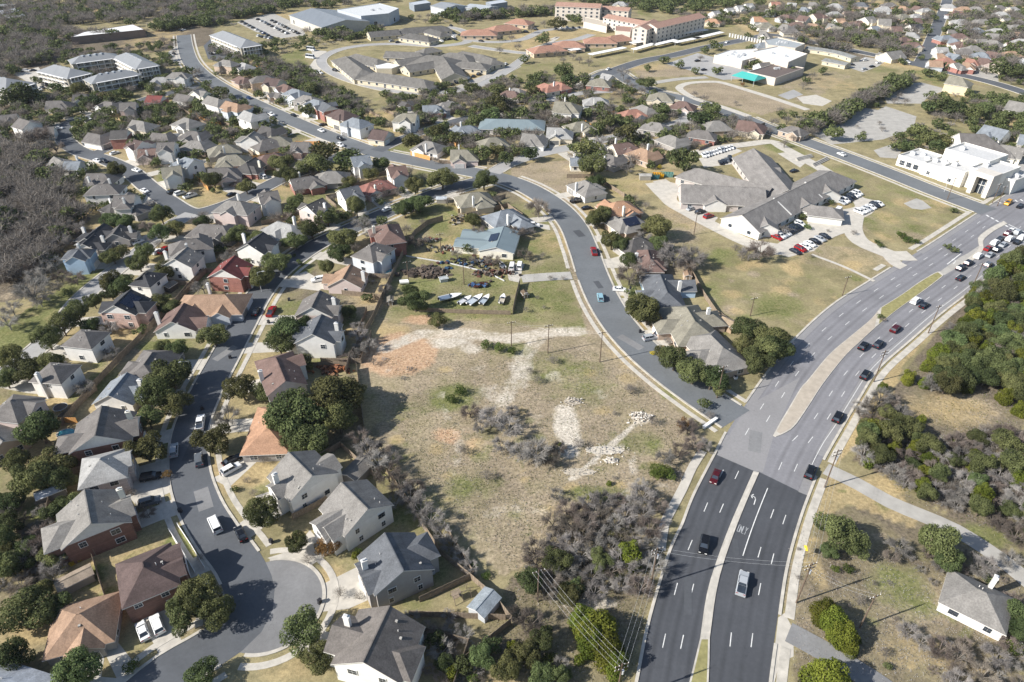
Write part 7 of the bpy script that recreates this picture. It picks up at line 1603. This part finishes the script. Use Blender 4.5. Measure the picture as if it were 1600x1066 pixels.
    for x, y, col, lab in ((655,855,'#c9c4ba','patio table set behind the slate roofed house'),(520,588,'#8a6a50','patio table set beside the reddish brush heap'),(250,470,'#b9b2a6','patio table set in the gold back lawn'),(583,442,'#9a8a7a','patio table set under the tall dark fence'),(660,1000,'#a9a298','patio table set beside the large bottom house')):
        o = empty('patio_table', P(x, y)); mb = MB(); mb.prism([(.7*math.cos(k*.628), .7*math.sin(k*.628)) for k in range(10)], .7, .75); mb.tube((0, 0, 0), (0, 0, .7), .06); link('table', mb.mesh('table', [M['stuffcol']]), o, color=srgb(col, .8))
        for k in range(4): mb = MB(); T = Matrix.Rotation(k*1.57, 4, 'Z') @ Matrix.Translation((1.2, 0, 0)); mb.box(-.25, .25, -.25, .25, .38, .44, 0, T); mb.box(.2, .25, -.25, .25, .44, .9, 0, T); mb.box(-.2, .2, -.03, .03, 0, .38, 0, T); link('chair', mb.mesh('chair', [M['stuffcol']]), o, color=srgb(col, .7))
        thing(o, '', 'patio set', x, y, label=lab)
    # masonry gate posts far off by the residence, a row of identical pillars
    for i in range(16):
        x = 1140+i*4.3; y = 52+i*.9
        o = link('gate_pillar', shared('pillar', lambda: (lambda mb: (mb.box(-.5, .5, -.5, .5, 0, 2.6), mb.box(-.6, .6, -.6, .6, 2.6, 2.85), mb.mesh('pillar', [M['white']]))[2])(MB())), None, P(x, y+6)); thing(o, 'cream masonry pillar', 'pillar', x, y, group='pillars', label='cream masonry pillar in the row along the far road'); 
    # raised court with pale rim, the school apparatus, garden rails
    polyobj('sand_court', [(1412,318),(1432,310),(1442,314),(1456,325),(1440,328),(1425,326)], .008, M['conc2'])
    polyobj('play_court', [(1215,149),(1240,140),(1255,148),(1232,156)], .008, M['asph_light'])
    polyobj('sand_bed', [(1245,152),(1275,148),(1300,158),(1285,166),(1255,162)], .010, M['conc'])
    polyobj('round_island_grass', [(670,64),(700,58),(722,63),(715,70),(690,73)], .07, M['grassy'])
# ------------------------------------------------------------------ labels: each says which one, by its look and by the landmark it stands near
ANCH = [(432,935,'by the cul-de-sac circle'),(310,1020,'by the lower bend of the cul-de-sac street'),(215,905,'beside the plum roofed corner house'),(95,985,'beside the tan roofed corner house'),(60,850,'in the brown thicket below the white roofed shed'),(165,795,'beside the brick house with white gable'),(160,730,'beside the pale hip roofed house'),(60,720,'in the oak cluster under the blue pool'),
 (160,655,'beside the brown gabled house with the blue pool'),(30,640,'beside the pink walled house'),(260,610,'along the shaded stretch of the western street'),(90,580,'beside the lower white hip roofed house'),(140,535,'beside the upper white hip roofed house'),(200,470,'beside the brick house with dark solar roof'),(60,540,'in the oak belt along the western park'),(60,450,'on the western park lawn'),
 (125,395,'beside the light blue house'),(30,330,'in the bare western wood'),(60,250,'at the upper end of the bare western wood'),(240,350,'on the fenced triangular lawn'),(290,400,'beside the long dark fence top'),(290,480,'beside the brown roofed white house'),(330,460,'beside the large tan roofed house'),(355,415,'beside the dark red roofed brick house'),(430,400,'in the shady middle of the western street'),(330,520,'by the sunny stretch of the western street'),
 (385,605,'beside the brown and white half hipped house'),(405,665,'beside the orange roofed house'),(300,700,'near the silver car on the western street'),(480,650,'in the great oak clump by the vacant lot'),(470,730,'beside the grey gabled white house'),(550,790,'beside the second grey gabled white house'),(615,880,'beside the slate roofed cul-de-sac house'),(590,1010,'beside the large white house at the bottom edge'),(490,860,'between two driveways near the cul-de-sac'),
 (500,510,'beside the twin slate roofed houses'),(540,430,'beside the pink walled tan roofed house'),(600,365,'beside the brown hipped brick house'),(560,560,'at the top corner of the vacant lot fence'),(620,755,'along the lower vacant lot fence'),(700,940,'in the fenced yard near the metal shed'),(650,460,'at the west end of the boat yard'),(720,400,'in front of the blue metal roofs'),(790,460,'by the boat yard gate'),(780,340,'north of the blue metal roofs'),(840,380,'on the verge beside the metal roofed building'),
 (740,300,'beside the olive roofed house above the yard'),(790,660,'in the middle of the vacant lot'),(850,710,'below the white gravel patch'),(960,560,'on the grass by the collector road'),(930,770,'in the south of the vacant lot'),(1060,710,'at the vacant lot corner by the junction'),(950,850,'in the thicket beside the wide road'),(930,1000,'at the bottom edge west of the wide road'),(820,1010,'in the bottom thicket beyond the metal shed'),
 (985,325,'beside the orange roofed east side house'),(960,370,'along the east kerb of the collector road'),(1030,400,'at the gardens edge facing the dry field'),(1035,450,'beside the slate house with blue gable'),(1090,500,'beside the olive hip roofed house'),(1100,590,'in the oak belt north of the junction'),(1185,540,'in the oak clump beside the worn asphalt'),(1190,395,'south of the grey community centre'),(1250,375,'in the south lot of the community centre'),(1345,315,'in the east lot of the community centre'),(1190,290,'by the wings of the community centre'),(1120,245,'in the north lot of the community centre'),
 (1300,235,'along the cross road'),(1430,340,'on the lawn by the crossroads'),(1490,265,'around the white arts centre'),(1575,355,'in the queue at the crossroads'),(1520,420,'on the wide road below the queue'),(1430,470,'beside the grass median'),(1360,540,'beside the paved median'),(1300,650,'past the paved median tip'),(1115,745,'on the dark asphalt by the junction'),(1160,880,'on the dark asphalt near the power line'),
 (1560,480,'in the green wood by the bend'),(1480,560,'at the edge of the green wood'),(1400,660,'at the lower wood edge'),(1500,720,'in the tangled eastern wood'),(1580,760,'deep in the tangled eastern wood'),(1320,840,'above the cracked driveway verge'),(1460,860,'above the grey roofed eastern house'),(1530,950,'beside the grey roofed eastern house'),(1310,985,'in the bright clipped hedge'),(1480,1030,'in the brush at the bottom right corner'),(1350,760,'along the wooded driveway'),(1390,930,'on the dry lawn by the eastern house'),
 (1330,200,'around the empty grey parking lot'),(1420,150,'around the upper parking lot'),(1480,180,'in the oaks above the white arts centre'),(1540,215,'around the church roofs'),(1520,120,'by the yellow walled hall'),(1280,110,'by the portable classrooms'),(1200,100,'around the white school'),(1150,165,'beside the school track'),(1090,110,'in the school forecourt'),(1230,170,'below the school play court'),(1340,95,'in the small lot by the classrooms'),(1300,60,'in the bare belt beyond the school'),(1450,60,'along the hill road'),(1400,20,'at the top of the hill road houses'),(1540,60,'in the far eastern suburb'),(1260,20,'in the far suburb above the residence'),(1140,15,'along the far row of pale gables'),
 (1050,60,'around the clay tiled residence'),(900,50,'around the villa lawns'),(770,50,'around the westernmost villas'),(860,105,'on the green slope below the villas'),(950,120,'at the fork of the upper road'),(1040,150,'beside the olive two storey house'),(1100,190,'at the end of the court road'),(980,225,'beside the brown roofed house on the court road'),(915,240,'in the oaks beside the court road'),(920,285,'beside the pale roof behind bare trees'),(870,170,'beside the big olive roofed white house'),(840,210,'in the row below the metal roof'),(780,190,'around the big pale metal roof'),(820,135,'around the clay roofed cottages'),
 (770,150,'in the oaks below the loop road'),(660,165,'by the brick gabled house below the loop road'),(700,235,'on the corner with orange fence'),(640,215,'along the side road'),(755,260,'in the middle of the collector road bend'),(690,275,'beside the shaded curve of the streets'),(620,270,'beside the brown and white gabled house'),(560,245,'beside the blue grey gabled house'),(545,300,'beside the slate roofed white house'),(490,320,'beside the dark roofed pink house'),(490,260,'in the great oaks of the middle row'),(430,225,'along the near kerb of the straight road'),(420,310,'beside the pair of white houses mid row'),(430,355,'beside the charcoal roofed house'),(365,320,'beside the pink house with solar roof'),
 (340,265,'beside the pink gable below the lane'),(280,255,'beside the two white gabled houses'),(230,230,'along the lane of plum roofs'),(310,225,'in the middle of the western rows'),(380,215,'beside the middle row fence'),(340,165,'along the bluish row of gables'),(280,145,'near the dark red brick house'),(245,120,'below the apartment blocks'),(300,100,'at the top of the straight road'),(365,105,'across the straight road from the apartments'),(440,135,'in the upper row of the straight road'),(480,160,'in the middle row of the straight road'),(550,185,'in the lower row of the straight road'),
 (590,215,'at the tee junction of the straight road'),(460,105,'in the grassy strip by the loop road'),(600,120,'within the loop road'),(740,110,'at the eastern end of the loop road'),(560,75,'above the loop road'),(700,60,'at the round island of the loop road'),(430,45,'in the crowded warehouse yard'),(520,40,'around the long grey warehouse'),(360,65,'by the detached apartment block'),(270,80,'in the courtyard of the apartments'),(150,110,'among the apartment blocks'),(50,125,'beside the western apartment lot'),(85,165,'at the top of the woodside road'),(40,185,'in the far western cluster'),(160,165,'along the upper woodside road'),(110,215,'on the curve of the woodside road'),(150,260,'below the curve of the woodside road'),(180,305,'beside the stepped white gables'),(200,205,'along the mouth of the lane'),(260,180,'behind the dark oaks of the western rows'),
 (60,80,'in the bare wood left of the long white roof'),(160,50,'around the long white roofed building'),(280,30,'in the brush at the top of the straight road'),(140,20,'on the pale field at the horizon side'),(640,15,'among the far warehouses'),(780,20,'in the brush beyond the warehouses'),(210,385,'along the park path'),(190,440,'on the park side of the western rows'),(1265,300,'beside the east gables of the community centre'),(1240,345,'at the porch of the community centre'),(660,310,'beside the corner shed'),(900,420,'by the gravel driveway mouth'),(1376,380,'by the centre exit drive')]
ORD = ['', 'second', 'third', 'fourth', 'fifth', 'sixth', 'seventh', 'eighth', 'ninth', 'tenth', 'eleventh', 'twelfth', 'thirteenth', 'fourteenth', 'fifteenth', 'sixteenth', 'seventeenth', 'eighteenth', 'nineteenth', 'twentieth']
SEEN = set()
def make_labels():
    groups = {}
    for t in THINGS:
        if t['label']: t['o']['label'] = t['label']; continue
        a = min(ANCH, key=lambda A: (A[0]-t['px'])**2+((A[1]-t['py'])*1.7)**2)
        groups.setdefault((t['desc'], a[2]), []).append(t)
    for (desc, where), L in groups.items():
        L.sort(key=lambda t: t['px'])
        for i, t in enumerate(L):
            if len(L) == 1: s = f'{desc} {where}'
            elif len(L) == 2: s = f"{desc} {where}, the {'left' if i == 0 else 'right'} one of two"
            else: s = f"{desc} {where}, {'leftmost' if i == 0 else ('rightmost' if i == len(L)-1 else (ORD[i] if i < len(ORD) else str(i+1)+'th')+' from left')}"
            w = s.split()
            if len(w) > 16: s = s.replace('two storey ', '').replace(' one of two', '').replace('bare leafless', 'bare'); w = s.split()
            if len(w) > 16: s = s.replace(' with ', ', ').replace(' the ', ' ')
            while s in SEEN: s = s+' again' if False else s.replace('house with', 'home with') if 'house with' in s else 'another '+s
            SEEN.add(s); t['o']['label'] = s
# ------------------------------------------------------------------ haze
def build_haze():
    bpy.data.materials.new('haze'); m = bpy.data.materials['haze']; m.use_nodes = True; t = m.node_tree; t.nodes.clear()
    o = t.nodes.new('ShaderNodeOutputMaterial'); v = t.nodes.new('ShaderNodeVolumePrincipled')
    v.inputs['Color'].default_value = (.80, .88, 1.0, 1); v.inputs['Density'].default_value = HAZE; v.inputs['Anisotropy'].default_value = 0.0
    t.links.new(v.outputs[0], o.inputs['Volume'])
    mb = MB(); mb.box(-5200, 5200, -500, 7300, -1, 124); o = link('haze', mb.mesh('haze', [m])); o['kind'] = 'stuff'
HAZE = .00004
build_roads()
build_ground()
build_arterial()
build_lots()
build_drives()
for i, h in enumerate(HOUSES): build_house(h, i)
build_large()
build_trees()
build_woods()
build_cars()
build_small()
make_labels()
build_haze()
print('COUNTS', COUNT, len(MASS), 'houses', len(HOUSES), 'things', len(THINGS), 'objects', len(bpy.data.objects))
